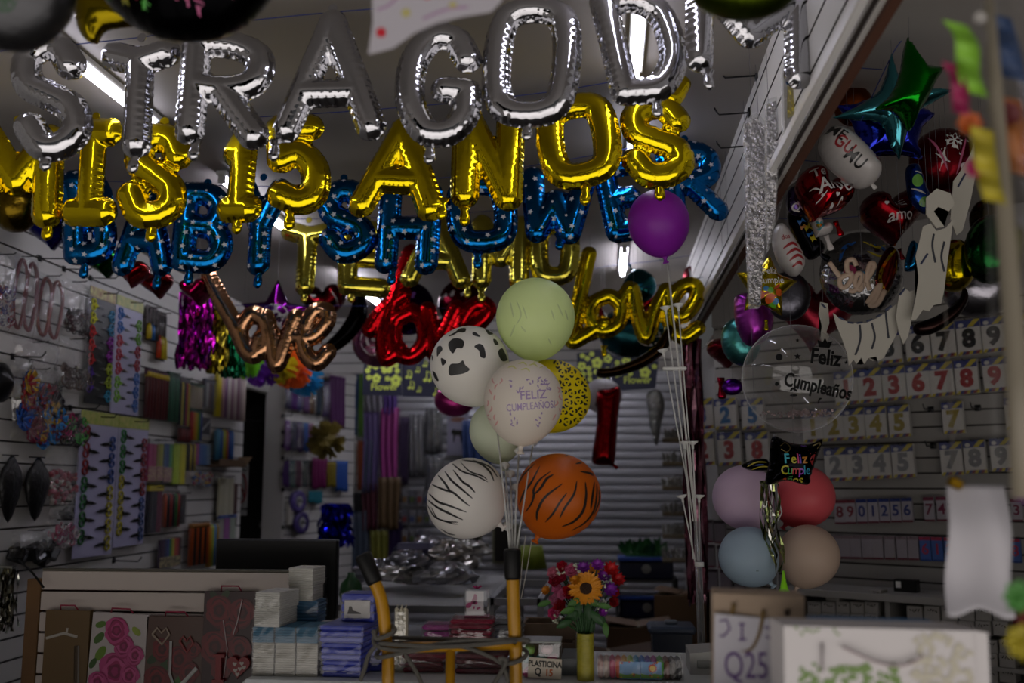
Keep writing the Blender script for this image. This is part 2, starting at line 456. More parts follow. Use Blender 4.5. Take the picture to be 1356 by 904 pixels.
# what lies outside the open shop front: bright pavement below, dull street at eye level, some sky
w = bpy.data.worlds.new('world'); sc.world = w; w.use_nodes = True
nt = w.node_tree; bg = nt.nodes['Background']
tc = nt.nodes.new('ShaderNodeTexCoord'); sx = nt.nodes.new('ShaderNodeSeparateXYZ'); mr = nt.nodes.new('ShaderNodeMapRange'); rp = nt.nodes.new('ShaderNodeValToRGB')
mr.inputs['From Min'].default_value = -1; mr.inputs['From Max'].default_value = 1
nt.links.new(tc.outputs['Generated'], sx.inputs[0]); nt.links.new(sx.outputs['Z'], mr.inputs['Value']); nt.links.new(mr.outputs[0], rp.inputs['Fac']); nt.links.new(rp.outputs['Color'], bg.inputs['Color'])
e = rp.color_ramp.elements
e[0].position = 0; e[0].color = (.50, .47, .44, 1)
e[1].position = 1; e[1].color = (.45, .48, .52, 1)
for p, c in ((.28, (1.0, .93, .88, 1)), (.42, (.9, .84, .8, 1)), (.47, (.09, .085, .08, 1)), (.55, (.03, .03, .03, 1)), (.88, (.03, .03, .03, 1)), (.95, (.4, .42, .45, 1))):
    q = e.new(p); q.color = c
bg.inputs['Strength'].default_value = 1.7
sc.view_settings.view_transform = 'Standard'; sc.view_settings.look = 'None'
sc.view_settings.gamma = 1; sc.view_settings.exposure = 0; sc.view_settings.use_curve_mapping = False
# ------------------------------------------------------------------ letter balloons
def C(*p): return ('c', p)
def CC(*p): return ('cc', p)
G = {
 'S': [C((.95, .8), (.72, .98), (.35, .99), (.06, .84), (.1, .62), (.48, .5), (.88, .37), (.96, .15), (.66, 0), (.28, 0), (.02, .2))],
 'T': [((0, .98), (.5, .9), (1, .98)), ((.5, .92), (.5, 0))],
 'R': [((0, 0), (0, 1)), C((0, 1), (.6, 1), (.97, .88), (.95, .62), (.55, .5), (.05, .5)), ((.42, .5), (1, 0))],
 'A': [((0, 0), (.5, 1), (1, 0)), ((.2, .33), (.8, .33))],
 'G': [C((.97, .8), (.72, 1), (.3, .98), (.0, .7), (0, .3), (.3, 0), (.72, 0), (1, .2), (1, .45)), ((1, .45), (.62, .45))],
 'O': [CC((.5, 1), (.9, .9), (1, .5), (.9, .1), (.5, 0), (.1, .1), (0, .5), (.1, .9))],
 'D': [((0, 0), (0, 1)), C((0, 1), (.55, 1), (.97, .78), (1, .3), (.6, 0), (0, 0))],
 'N': [((0, 0), (0, 1), (1, 0), (1, 1))],
 'I': [((.5, 0), (.5, 1)), ((0, 1), (1, 1)), ((0, 0), (1, 0))],
 'l': [((.5, 0), (.5, 1))],
 'M': [((0, 0), (0, 1), (.5, .4), (1, 1), (1, 0))],
 '1': [((.5, 0), (.5, 1), (.08, .8)), ((0, 0), (1, 0))],
 '5': [((.95, 1), (.12, 1), (.08, .58)), C((.08, .58), (.6, .65), (1, .42), (.92, .1), (.5, 0), (.0, .1))],
 'B': [((0, 0), (0, 1)), C((0, 1), (.6, 1), (.9, .8), (.7, .55), (.05, .53)), C((.3, .53), (.75, .5), (1, .27), (.75, .02), (0, 0))],
 'Y': [((0, 1), (.5, .5), (1, 1)), ((.5, .5), (.5, 0))],
 'H': [((0, 0), (0, 1)), ((1, 0), (1, 1)), ((0, .5), (1, .5))],
 'W': [((0, 1), (.2, 0), (.5, .6), (.8, 0), (1, 1))],
 'E': [((1, 1), (0, 1), (0, 0), (1, 0)), ((0, .5), (.8, .5))],
 'V': [((0, 1), (.5, 0), (1, 1))],
}
def glyph_px(ch, cx, cy, w, h, rot, r):
    out = []; c, s = math.cos(rot), math.sin(rot)
    for st in G[ch]:
        if st and st[0] == 'c': st = spline(st[1], 6)
        elif st and st[0] == 'cc': st = spline(st[1], 5, True); st = st+[st[0]]
        o = []
        for (u, v) in st:
            x = (u-.5)*(w-2*r); y = -(v-.5)*(h-2*r)
            o.append((cx+x*c-y*s, cy+x*s+y*c))
        out.append(o)
    return out
def upthread(t, x, z):                               # fine thread tying a thing to the ceiling
    L = ZC-t.location.z
    if L > z: MB().tube([(x, 0, z), (x*.8, 0, L)], .0006, 4).build('hanging_thread', matte('55555a'), t)
def foil_px(name, label, polys, r, Y, m, tilt=(0, 0), group=None, stars=0, neck=None, tab=None, flat=.8, puck=.16, cat='letter balloon', c0=None, rim=.1):
    xs = [p[0] for q in polys for p in q]; ys = [p[1] for q in polys for p in q]
    cx, cy = c0 or ((min(xs)+max(xs))/2, (min(ys)+max(ys))/2)
    O = at(cx, cy, Y); k = sp(cx, cy, Y)
    loc = [[((at(x, y, Y)-O).x, (at(x, y, Y)-O).z) for x, y in q] for q in polys]
    f = Strokes(loc, r*k, rim=rim, flat=flat, puck=puck)
    t = T(name, label, cat, O, (tilt[0], 0, tilt[1]), group)
    mb = foil_mb(f)
    if stars:
        pts = []
        for _ in range(stars*9):
            p = (RS.uniform(f.lo[0], f.hi[0]), RS.uniform(f.lo[1], f.hi[1]))
            if f.ins(np.array([p]))[0] > f.r*.25 and all(math.dist(p, q) > .04 for q in pts): pts.append(p)
        for i, p in enumerate(pts[:stars]):
            vs, fs = fan(star2(p[0], p[1], .0125 if i % 3 else .007, a0=RS.uniform(0, 1)))
            on_foil(mb, f, vs, fs, 1)
    mb.build('foil_body', [m, STARW] if stars else m, t, True)
    if cat == 'word balloon': upthread(t, -.12, f.hi[1]*.5); upthread(t, .14, f.hi[1]*.5)
    for nm, q in (('neck', neck), ('hanging_tab', tab)):
        if not q: continue
        p = at(q[0], q[1], Y)-O; s = -1 if nm == 'neck' else 1; rr = f.r
        if nm == 'neck':
            MB().tube([(p.x, 0, p.z+rr*.5), (p.x, 0, p.z), (p.x, -.004, p.z-rr*.45), (p.x, -.006, p.z-rr*.9), (p.x, -.004, p.z-rr*1.15)], [rr*.55, rr*.3, rr*.42, rr*.4, rr*.12], 10, flat=.6).build('neck', m, t, True)
        else:
            MB().prism(disc2(p.x, p.z+rr*.2, rr*.35, 10), -.001, .001).build('hanging_tab', m, t)
    return t
SILV = foilm('b9b9be', .07, (16, .16, .01)); GOLD = foilm('d8bf12', .12, (20, .2, .01)); BLUE = foilm('0d62a0', .14, (24, .2, .01)); STARW = mat('b9bcc4', .4)
LGOLD = foilm('cfc24a', .12, (20, .18, .01)); ROSE = foilm('b98a66', .15, (24, .3, .01)); RED = foilm('b80d16', .13, (24, .25, .01))
R_ = math.radians
def row(spec, Y, m, r, what, group, stars=0, flat=.8, puck=.16):
    for (ch, cx, cy, w, h, rot, tl, tw, nk, lab) in spec:
        ps = glyph_px(ch, cx, cy, w, h, R_(rot), r)
        foil_px('letter_balloon', lab or '%s foil balloon shaped as the letter %s' % (what, ch), ps, r, Y+RS.uniform(-.03, .03), m, (R_(tl), R_(tw)), group, stars, nk, (cx+math.sin(R_(rot))*h*.5, cy-h*.5), flat, puck)
# glyph, centre, width, height, roll, tilt, turn, neck, label
row([
 ('S', 68, 127, 98, 172, -6, -6, 8, (66, 210), 'silver foil letter S balloon, leftmost of the silver row'),
 ('T', 184, 130, 108, 160, 0, -4, -6, (182, 212), 'silver foil letter T balloon between silver S and R'),
 ('R', 299, 118, 118, 158, 3, -6, 6, (262, 198), 'silver foil letter R balloon with a round bowl'),
 ('A', 438, 100, 150, 180, 0, -5, -4, (366, 196), 'large silver foil letter A balloon with a wide crossbar'),
 ('G', 582, 112, 108, 168, 4, -8, 6, (570, 205), 'silver foil letter G balloon under the white dotted pennant'),
 ('O', 704, 82, 130, 182, 3, -6, -6, (700, 172), 'silver foil letter O balloon with a pointed bottom'),
 ('D', 850, 58, 112, 160, -12, -6, 10, (868, 140), 'silver foil letter D balloon with a tube light behind it'),
 ('M', 992, 36, 176, 150, 3, -6, 16, (930, 112), 'wide silver foil letter M balloon at the end of the silver row'),
], 2.45, SILV, 18, 'silver', 'silver letter balloons', flat=.95, puck=.3)
row([
 ('M', 22, 230, 112, 135, 2, 0, 10, (60, 296), 'gold foil letter M balloon, first of the gold row'),
 ('I', 122, 228, 80, 140, 4, 0, -12, None, 'gold foil letter I balloon with serifs beside gold M'),
 ('S', 206, 232, 88, 140, 8, -4, 8, (203, 302), 'gold foil letter S balloon under the silver T'),
 ('1', 321, 230, 62, 130, 3, -4, -10, (318, 292), 'gold foil digit 1 balloon with a flat foot'),
 ('5', 393, 218, 80, 134, -5, -4, 8, (385, 287), 'gold foil digit 5 balloon beside the digit 1'),
 ('A', 530, 222, 128, 138, 5, -4, -6, (588, 275), 'gold foil letter A balloon leaning under the silver G'),
 ('N', 646, 208, 92, 140, 2, -4, 6, (616, 283), 'gold foil letter N balloon between gold A and O'),
 ('O', 766, 186, 110, 134, -10, -8, -8, (777, 258), 'gold foil letter O balloon tilted under the silver D'),
 ('S', 870, 186, 98, 128, -3, -6, 6, (872, 250), 'gold foil letter S balloon directly above the purple balloon'),
], 3.2, GOLD, 17.5, 'gold', 'gold letter balloons')
foil_px('letter_balloon', 'small gold foil tilde balloon under the silver N', [spline([(868, 140), (880, 125), (893, 128), (905, 108)], 5)], 11, 3.2, GOLD, (0, .3), 'gold letter balloons')
row([
 ('B', 118, 288, 66, 122, -2, 0, 8, (112, 352), 'blue star-printed foil letter B balloon, first of the blue row'),
 ('A', 192, 302, 84, 126, 2, -3, -6, (212, 368), 'blue star-printed foil letter A balloon between the two Bs'),
 ('B', 270, 302, 76, 118, 4, -3, 6, (252, 362), 'blue star-printed foil letter B balloon left of the blue Y'),
 ('Y', 345, 300, 76, 128, 2, -3, -6, (344, 366), 'blue star-printed foil letter Y balloon'),
 ('S', 459, 292, 74, 110, -4, -4, 8, None, 'blue star-printed foil letter S balloon'),
 ('H', 541, 302, 84, 122, 3, -4, -6, (520, 362), 'blue star-printed foil letter H balloon hanging above the red love'),
 ('O', 638, 282, 92, 108, -5, -6, 6, (633, 342), 'blue star-printed foil letter O balloon behind the gold N'),
 ('W', 736, 272, 100, 104, 4, -8, -4, (742, 318), 'blue star-printed foil letter W balloon under the gold O'),
 ('E', 824, 262, 62, 116, -12, -5, 8, None, 'blue star-printed foil letter E balloon mostly behind the purple balloon'),
 ('R', 916, 240, 86, 112, -8, -6, 12, None, 'blue star-printed foil letter R balloon, last of the blue row'),
], 3.85, BLUE, 14.5, 'blue', 'blue star-printed letter balloons', stars=36, puck=.12)
row([
 ('T', 406, 342, 72, 98, 3, -2, -4, (404, 388), 'pale gold foil letter T balloon under the digit 5'),
 ('E', 484, 342, 68, 100, 3, -2, 4, (466, 388), 'pale gold foil letter E balloon behind the blue S'),
 ('A', 578, 332, 92, 98, 2, -2, -3, (620, 382), 'pale gold foil letter A balloon behind the blue H'),
 ('M', 663, 334, 74, 98, 1, -2, 3, (638, 388), 'pale gold foil letter M balloon behind the blue O'),
 ('O', 734, 332, 66, 92, 0, -2, 0, None, 'pale gold foil letter O balloon above the green latex balloon'),
], 4.8, LGOLD, 12, 'pale gold', 'pale gold letter balloons')
# script words, each one joined balloon
def script(label, parts, r, Y, m, **k):
    return foil_px('word_balloon', label, [spline(p, 6) for p in parts], r, Y, m, cat='word balloon', group='love script balloons', **k)
script('gold foil script balloon spelling love, right of the green balloon', [
 [(780, 336), (772, 372), (764, 412), (757, 450), (772, 446), (790, 434), (800, 428)],
 [(803, 392), (786, 402), (783, 424), (798, 438), (817, 430), (823, 408), (812, 394), (803, 392)],
 [(822, 402), (836, 382), (845, 420), (856, 446), (868, 412), (882, 384)],
 [(882, 384), (888, 412), (905, 418), (922, 396), (920, 378), (903, 380), (888, 402), (888, 430), (904, 446), (924, 434)]], 9.5, 5.0, GOLD, puck=.2, neck=(800, 462))
script('rose gold foil script balloon spelling love on the left', [
 [(276, 366), (292, 396), (310, 428), (326, 462), (338, 470), (345, 448)],
 [(330, 418), (318, 440), (330, 468), (352, 458), (352, 428), (338, 416), (330, 418)],
 [(352, 420), (358, 440), (362, 470), (367, 482), (374, 468), (383, 440), (392, 420)],
 [(394, 446), (414, 446), (432, 428), (432, 412), (416, 414), (402, 440), (404, 466), (420, 480), (434, 466)]], 10.5, 4.5, ROSE, puck=.22)
script('red foil script balloon spelling love behind the cow balloon', [
 [(544, 334), (532, 366), (517, 410), (508, 450), (512, 474), (528, 462)], [(490, 436), (508, 410), (534, 390)],
 [(545, 412), (522, 428), (524, 462), (545, 472), (562, 452), (560, 424), (545, 412)],
 [(566, 410), (572, 440), (578, 470), (588, 440), (604, 408)],
 [(604, 440), (628, 432), (646, 412), (636, 402), (618, 414), (606, 444), (616, 472), (640, 466)]], 10.5, 5.2, RED, puck=.22)
# threads the letters hang from
THR = matte('1b2a66')
def thread(label, pts, Y, r=.0016, m=THR):
    P = [at(p[0], p[1], p[2] if len(p) > 2 else Y) for p in pts]
    P = spline([tuple(p) for p in P], 5); c = Vector(P[0])
    o = MB().tube([Vector(p)-c for p in P], r, 5).build('hanging_thread', m, loc=c)
    return tag(o, label, 'thread', 'threads under the ceiling')
thread('dark thread strung along the tops of the silver letters', [(-20, 70), (180, 50), (350, 25), (600, 2), (900, -30)], 2.5)
thread('thread strung behind the lower half of the silver letters', [(340, 155), (480, 146), (640, 132), (800, 110), (968, 70), (1030, 58)], 3.25)
thread('blue thread strung along the tops of the blue letters', [(60, 236), (300, 246), (440, 244), (600, 234), (760, 210), (860, 190), (990, 160)], 3.9)
thread('blue thread strung above the pale gold letters', [(380, 290), (500, 288), (640, 280), (760, 268)], 4.85)
thread('bright blue thread strung behind the three love balloons', [(300, 404), (480, 405), (660, 408), (780, 392), (880, 376), (945, 364)], 5.25)
thread('dark thread strung across the rear ceiling above the gold love', [(690, 380), (790, 355), (870, 345), (925, 336)], 5.9)
# ------------------------------------------------------------------ latex balloons
def latexm(c, sh=.25): return mat(c, .42, spec=.35, sheet=sh)
PRINT = mat('111012', .5)
def reskin(body, prints, lift=.0006):                              # add printed patches to a round skin as extra materials of the same mesh
    sk = skin(body); me = body.data; mb = MB()
    mb.add([v.co[:] for v in me.vertices], [p.vertices[:] for p in me.polygons], 0)
    for i, (nm, pm, ls) in enumerate(prints):
        for vs, fs in ls: throw(mb, sk, vs, fs, i+1, lift)
    n = bpy.data.meshes.new(me.name); n.from_pydata(mb.V, [], mb.F)
    n.materials.append(me.materials[0])
    for p in prints: n.materials.append(p[1])
    n.polygons.foreach_set('material_index', mb.I); n.polygons.foreach_set('use_smooth', [True]*len(n.polygons)); n.update()
    body.data = n
def latex(label, cx, cy, rx, ry, Y, m, neck, group, knotm=None, prints=()):
    """neck = pixel the neck points to; prints = (name, material, [(verts, faces) in pixels])"""
    k = sp(cx, cy, Y); O = at(cx, cy, Y)
    a = math.atan2(neck[0]-cx, neck[1]-cy)               # 0 = straight down
    t = T('latex_balloon', label, 'balloon', O, (0, -a, 0), group)
    R = rx*k; top = ry*k*.95; bot = ry*k*1.06
    prof = []
    for i in range(29):
        u = PI*i/28; z = math.cos(u)
        r = R*math.sin(u)*(1-.13*max(0, -z)**2.2)
        prof.append((max(r, .006 if z < 0 else 1e-4), z*(top if z > 0 else bot)))
    body = MB().lathe(prof[::-1], 48).build('balloon_skin', m, t, True)
    MB().lathe([(.011, -bot-.022), (.012, -bot-.018), (.006, -bot-.014), (.0065, -bot-.006), (.012, -bot+.003)], 12).build('knot', knotm or m, t, True)
    if prints: reskin(body, prints)
    return t
def pxtext(t, size, x, y, rot=0, sx=1., off=0., L=3):
    vs, fs = textm(t, off); c, q = math.cos(rot), math.sin(rot)
    V = [(x+(v[0]*c*sx-v[1]*q)*size, y-(v[0]*q*sx+v[1]*c)*size) for v in vs]
    return cuts(V, fs, L)
def blob(cx, cy, pts): return fan(spline([(cx+p[0], cy+p[1]) for p in pts], 4, True))
GB = 'balloon bouquet on sticks'
latex('plain pale green latex balloon at the top of the bouquet', 709, 420, 52, 55, 3.08, latexm('e0f0ae', .35), (709, 490), GB,
      prints=[('faint_print', mat('b9cb90', .5), [brush([(676, 400), (680, 420)], 2), brush([(684, 398), (690, 416), (684, 430)], 2), brush([(692, 404), (698, 422)], 2), brush([(682, 430), (676, 446)], 2.4), brush([(690, 432), (697, 440)], 2.2), brush([(730, 410), (734, 424)], 2), brush([(738, 402), (746, 420)], 2), brush([(748, 410), (752, 424)], 2), brush([(726, 448), (730, 456)], 2)])])
cow = [blob(*b) for b in (
 (605, 457, [(-11, -3), (-4, -9), (6, -8), (10, -3), (7, 4), (0, 4), (-5, 11), (-10, 5)]), (636, 464, [(-8, -5), (-2, -9), (4, -6), (7, 4), (6, 10), (0, 8), (-2, 0)]),
 (607, 488, [(-13, 2), (-10, -6), (0, -7), (6, -11), (9, -5), (15, 1), (8, 6), (-2, 8), (-11, 9)]), (605, 440, [(-11, 5), (-3, 0), (4, -5), (12, -5), (10, 0), (2, 0), (-5, 4)]),
 (630, 443, [(-4, -3), (0, -3), (6, 3), (0, 2), (-4, 0)]), (647, 439, [(-6, -5), (0, -3), (6, 3), (0, 4), (-3, 0)]), (656, 452, [(-3, -3), (1, -2), (4, 4), (-1, 4)]), (582, 464, [(-3, -4), (2, -6), (4, -1), (0, 4), (-3, 8)]),
 (587, 478, [(-3, -4), (2, -2), (4, 1), (0, 6), (-2, 4)]), (665, 470, [(-5, -6), (0, -9), (4, -2), (7, 6), (0, 8), (-5, 0)]), (577, 497, [(-4, -6), (0, -3), (4, 6), (2, 7), (-2, 2)]), (572.5, 474, [(-1, -4), (1, -2), (0, 4)]),
 (640, 500, [(-7, -3), (0, -6), (8, -1), (3, 5), (-4, 4)]), (620, 520, [(-9, -2), (0, -5), (8, 0), (2, 5), (-6, 4)]))]
latex('white latex balloon with black cow spots', 622, 483, 52, 54, 3.06, latexm('efece4'), (652, 545), GB, prints=[('cow_spots', mat('232322', .5), cow[:12])])
leo = []
for (x, y) in [(738+i*13.5+(j % 2)*6.5+RS.uniform(-1.5, 1.5), 482+j*12.5+RS.uniform(-1.5, 1.5)) for j in range(7) for i in range(4)]:
    a = RS.uniform(0, 6); 
    for j in range(3):
        b = a+j*2.1; leo.append(brush([(x+4.6*math.cos(b), y+4.6*math.sin(b)), (x+5.2*math.cos(b+.6), y+5.2*math.sin(b+.6)), (x+4.6*math.cos(b+1.3), y+4.6*math.sin(b+1.3))], 2.7, 3))
    leo.append(fan(disc2(x, y, 1.3, 6)))
latex('yellow latex balloon with black leopard print', 733, 523, 50, 49, 3.14, latexm('eed80e'), (700, 575), GB, prints=[('leopard_print', PRINT, leo)])
latex('small pale mint latex balloon tucked behind the printed pink one', 657, 571, 35, 41, 3.08, latexm('e0e8d0', .4), (668, 618), GB)
pk = [pxtext('FELIZ', 16, 706, 523, .06, .95, .012), pxtext('CUMPLEAÑOS!', 13.5, 703, 538, .08, .72, .008)]
conf = []
for i in range(46):
    a = RS.uniform(0, 2*PI); r = RS.uniform(20, 37); x, y = 703+r*math.cos(a)*1.05, 532+r*math.sin(a)
    if abs(y-531) < 13: continue
    conf.append(brush([(x, y), (x+RS.uniform(-3, 3), y+RS.uniform(-4, 4)), (x+RS.uniform(-5, 5), y+RS.uniform(-5, 5))], 1.8, 3))
side = [brush([(x, y), (x+RS.uniform(-3, 3), y+4), (x+RS.uniform(-5, 5), y+8)], 2, 3) for x, y in ((648, 515), (652, 500), (656, 522), (646, 530), (659, 508), (651, 538), (656, 548), (648, 548), (660, 556), (664, 500), (738, 512), (741, 522), (737, 530), (740, 540), (736, 548))]
up = [brush([(x, y), (x+7, y-2), (x+12, y+2)], 2, 3) for x, y in ((672, 487), (686, 482), (700, 484), (714, 487), (690, 490), (706, 480))]
latex('off-white latex balloon printed FELIZ CUMPLEAÑOS in lilac, bouquet centre', 693, 530, 52, 57, 2.9, latexm('ece4d8', .3), (689, 600), GB,
      prints=[('lilac_lettering', mat('9d86b4', .5), pk+conf), ('pink_print', mat('dba39c', .5), side), ('yellow_print', mat('d3d27c', .5), up)])
zb = [brush(p, w) for p, w in (
 ([(572, 641), (580, 645), (590, 649), (600, 652), (612, 662), (622, 670)], 3), ([(580, 629), (588, 638), (594, 647), (597, 651)], 3), ([(589, 624), (598, 636), (612, 648), (626, 660)], 3), ([(600, 622), (612, 637), (622, 644), (629, 652)], 3),
 ([(567, 652), (580, 664), (594, 669), (618, 678)], 3), ([(566, 661), (580, 672), (596, 680), (613, 688)], 3), ([(566, 668), (576, 684), (592, 690), (607, 691)], 2), ([(571, 671), (580, 686), (596, 692), (606, 694)], 1.6),
 ([(597, 612), (612, 624), (630, 630), (646, 638)], 2.4), ([(610, 612), (622, 624), (638, 630), (645, 635)], 2), ([(612, 609), (634, 613), (648, 624), (654, 637)], 2.6), ([(626, 609), (648, 618), (659, 632)], 2), ([(585, 617), (590, 613), (594, 609)], 2.4), ([(574, 631), (578, 624)], 2.4), ([(566, 634), (569, 633)], 2), ([(584, 700), (594, 706), (603, 708)], 1.6), ([(634, 606), (654, 618), (664, 634)], 1.6))]
latex('white latex balloon with black zebra stripes', 617, 659, 54, 52, 2.95, latexm('f0ece6', .2), (676, 704), GB, prints=[('zebra_stripes', PRINT, zb)])
tg = [brush(p, w) for p, w in (
 ([(688, 668), (694, 652), (704, 638), (715, 617)], 3), ([(687, 640), (694, 628), (708, 614)], 2.2), ([(696, 678), (704, 666), (707, 656), (707, 648), (714, 636), (729, 624)], 3.2), ([(707, 655), (716, 646), (724, 634), (733, 628)], 3.6), ([(711, 689), (712, 676), (722, 658), (745, 640)], 3.6),
 ([(722, 691), (732, 680), (742, 664), (751, 652)], 3), ([(741, 686), (748, 672), (760, 654), (764, 636)], 3.2), ([(744, 697), (760, 690), (772, 676), (776, 656), (775, 638)], 3.6), ([(782, 674), (784, 660), (787, 638)], 3), ([(757, 702), (774, 692), (786, 676), (790, 655), (790, 640)], 2.4), ([(768, 624), (782, 627), (793, 634)], 3), ([(762, 614), (774, 612), (785, 615)], 3), ([(748, 604), (760, 602), (774, 606)], 2.4), ([(746, 601), (757, 599), (766, 601)], 1.8), ([(793, 648), (793, 664), (786, 682)], 1.8))]
latex('orange latex balloon with black tiger stripes', 740, 655, 56, 57, 2.95, latexm('d0660c', .25), (705, 722), GB, prints=[('tiger_stripes', mat('170c06', .5), tg)])
latex('purple latex balloon alone on a tall stick', 872, 294, 41, 46, 3.5, latexm('8e22a8', .25), (881, 352), GB)
NG = 'pastel latex balloons on the right'
latex('pink lilac latex balloon, upper left of the pastel four', 986, 658, 43, 45, 3.69, latexm('dcc2da'), (1015, 700), NG)
latex('coral red latex balloon, upper right of the pastel four', 1064, 656, 42, 43, 3.76, latexm('de5e66'), (1035, 700), NG)
latex('light blue latex balloon, lower left of the pastel four', 991, 736, 40, 41, 3.53, latexm('b2c8d8'), (1018, 770), NG)
latex('beige latex balloon, lower right of the pastel four', 1071, 735, 41, 43, 3.6, latexm('d4bca8'), (1048, 790), NG)
# ------------------------------------------------------------------ sticks and stands
STICK = mat('c9c9c4', .35, spec=.5); CUPM = mat('d6d6d2', .3, spec=.5)
def stick(label, a, b, Y, cup=True, r=.0022, group='white balloon sticks', yb=None):
    A = at(a[0], a[1], Y); B = at(b[0], b[1], yb or Y)
    t = T('balloon_stick', label, 'balloon stick', B, group=group)
    MB().tube([(0, 0, 0), (A-B)*.5, A-B], r, 8).build('stick', STICK, t, True)
    if cup:
        d = (A-B).normalized(); q = d.to_track_quat('Z', 'Y').to_matrix().to_4x4()
        MB().lathe([(.003, -.02), (.004, -.006), (.012, .0), (.014, .004), (.0125, .004), (.003, -.002)], 12, M=Matrix.Translation(A-B) @ q).build('cup', CUPM, t, True)
for a, b, nm in (((687, 598), (681, 728), 'under the off-white printed balloon'), ((669, 617), (677, 728), 'under the small mint balloon'), ((656, 545), (675, 727), 'rising to the cow spot balloon'), ((706, 586), (684, 728), 'rising to the leopard balloon'), ((672, 697), (678, 728), 'beside the zebra balloon'), ((676, 628), (679, 729), 'with an empty cup above the zebra balloon knot'), ((683, 646), (682, 729), 'with an empty cup touching the tiger balloon')):
    stick('white plastic balloon stick '+nm, a, b, 3.0, yb=2.64)
def cord(label, pts, Y, r=.0011, c='b9b4a8', cat='string', name='balloon_string'):
    P = [at(p[0], p[1], p[2] if len(p) > 2 else Y) for p in pts]; o = P[0]
    return tag(MB().tube([Vector(q)-o for q in spline([tuple(p) for p in P], 5)], r, 6).build(name, matte(c), loc=o), label, cat, 'balloon strings')
cord('thin pale string hanging from the tiger balloon knot', [(704, 715), (698, 752), (690, 792)], 2.95)
cord('thin pale string hanging behind the right trolley grip', [(696, 708), (691, 750), (687, 800)], 3.0)
t = T('balloon_stand', 'clear balloon stand with white sticks and cups under the purple balloon', 'balloon stand', Vector((at(929, 860, 3.5).x, 3.56, 0)))
O = t.location
def sl(a, b, Y=3.56): return at(a[0], a[1], Y+.0)-O, at(b[0], b[1], Y)-O
for i, (a, b) in enumerate((((884, 352), (921, 690)), ((881, 408), (918, 690)), ((898, 404), (922, 700)), ((878, 464), (914, 660)), ((906, 586), (918, 740)), ((917, 586), (924, 742)), ((903, 657), (921, 745)), ((926, 657), (926, 745)))):
    A, B = sl(a, b); A = A+Vector((0, (i % 4)*.006-.01, 0)); s_ = MB().tube([B, A], .0036 if i == 0 else .0026, 8).build('stick', STICK, t, True)
    if i:
        q = (A-B).to_track_quat('Z', 'Y').to_matrix().to_4x4()
        MB().lathe([(.004, -.022), (.005, -.008), (.017, .0), (.02, .005), (.018, .005), (.004, -.002)], 14, M=Matrix.Translation(A) @ q).build('cup', CUPM, s_, True)
A, B = sl((893, 488), (897, 489))
MB().box(A, (.085, .02, .012), bev=.003).build('joint', CUPM, t)
A, B = sl((923, 690), (929, 860))
MB().lathe([(.09, 0), (.09, .012), (.03, .02), (.016, .05)], 24).build('base', CUPM, t, True)
MB().tube([(0, 0, .03), B, A], [.013, .013, .011], 14).build('tube', mat('b9bcc0', .15, trans=.6), t, True)
A, B = sl((926, 744), (926, 750))
MB().tube([B, A], .016, 14).build('collar', CUPM, t, True)
# pole behind the pastel balloons, its lime green bottle top and its ribbons
t = T('balloon_pole', 'grey pole holding the pastel balloons and the clear bubble balloon', 'balloon pole', Vector((at(1024, 900, 3.6).x, 3.6, 0)))
O = t.location
MB().lathe([(.13, 0), (.13, .015), (.02, .03)], 24).build('base', mat('77777a', .4), t, True)
MB().tube([(0, 0, 0), at(1026, 575, 3.6)-O], .006, 10).build('pole', mat('77777a', .4), t, True)
for x in (-.02, .02): MB().tube([at(1026, 640, 3.6)-O, at(1026, 640, 3.6)-O+Vector((x, 0, -.1)), at(1024, 700, 3.6)-O], .003, 6).build('side_stick', STICK, t, True)
tag(MB().lathe([(.03, 0), (.03, .01), (.011, .014), (.012, .19), (.017, .195), (.017, .225), (.013, .23), (.007, .255), (.003, .285)], 14).build('balloon_pump', mat('86d414', .35), None, True, loc=(at(1039, 800, 3.2).x, 3.2, 1.5-.546)), 'lime green balloon pump with a pointed nozzle behind the paper bag', 'pump')
def tinsel(name, label, cat, x, y0, y1, wpx, Y, m, n, group=None, wav=.012, sw=.004, dep=.05, cols=None):
    O = at(x, y0, Y); k = sp(x, (y0+y1)/2, Y); L = (at(x, y0, Y)-at(x, y1, Y)).length; mb = MB()
    for i in range(n):
        a = RS.uniform(-.5, .5)*wpx*k; b = a*RS.uniform(.9, 1.25)+RS.uniform(-.01, .01); d = RS.uniform(-dep, dep)*.5; l = L*RS.uniform(.82, 1.02)
        p1, p2 = RS.uniform(0, 6, 2); N = 10
        vs = []; fs = []
        for j in range(N+1):
            u = j/N; x_ = a+(b-a)*u+wav*math.sin(p1+u*9)*u; y_ = d+wav*math.cos(p2+u*7)*u; an = p1+u*8
            vs += [(x_+sw*math.cos(an), y_+sw*math.sin(an), -l*u), (x_-sw*math.cos(an), y_-sw*math.sin(an), -l*u)]
            if j: fs.append((2*j-2, 2*j-1, 2*j+1, 2*j))
        mb.add(vs, fs, i % len(m) if isinstance(m, list) else 0)
    mb.box((0, 0, .004), (wpx*k*.9, max(.012, dep*.4), .012))
    o = mb.build(name, m, loc=O)
    return tag(o, label, cat, group)
tinsel('ribbon_tassel', 'curled green and silver metallic ribbon under the black pillow balloon', 'ribbon', 1018, 640, 760, 26, 3.46, [foilm('9aa36a'), foilm('6f7a4c'), foilm('b0b0a8')], 12, wav=.02, sw=.005)
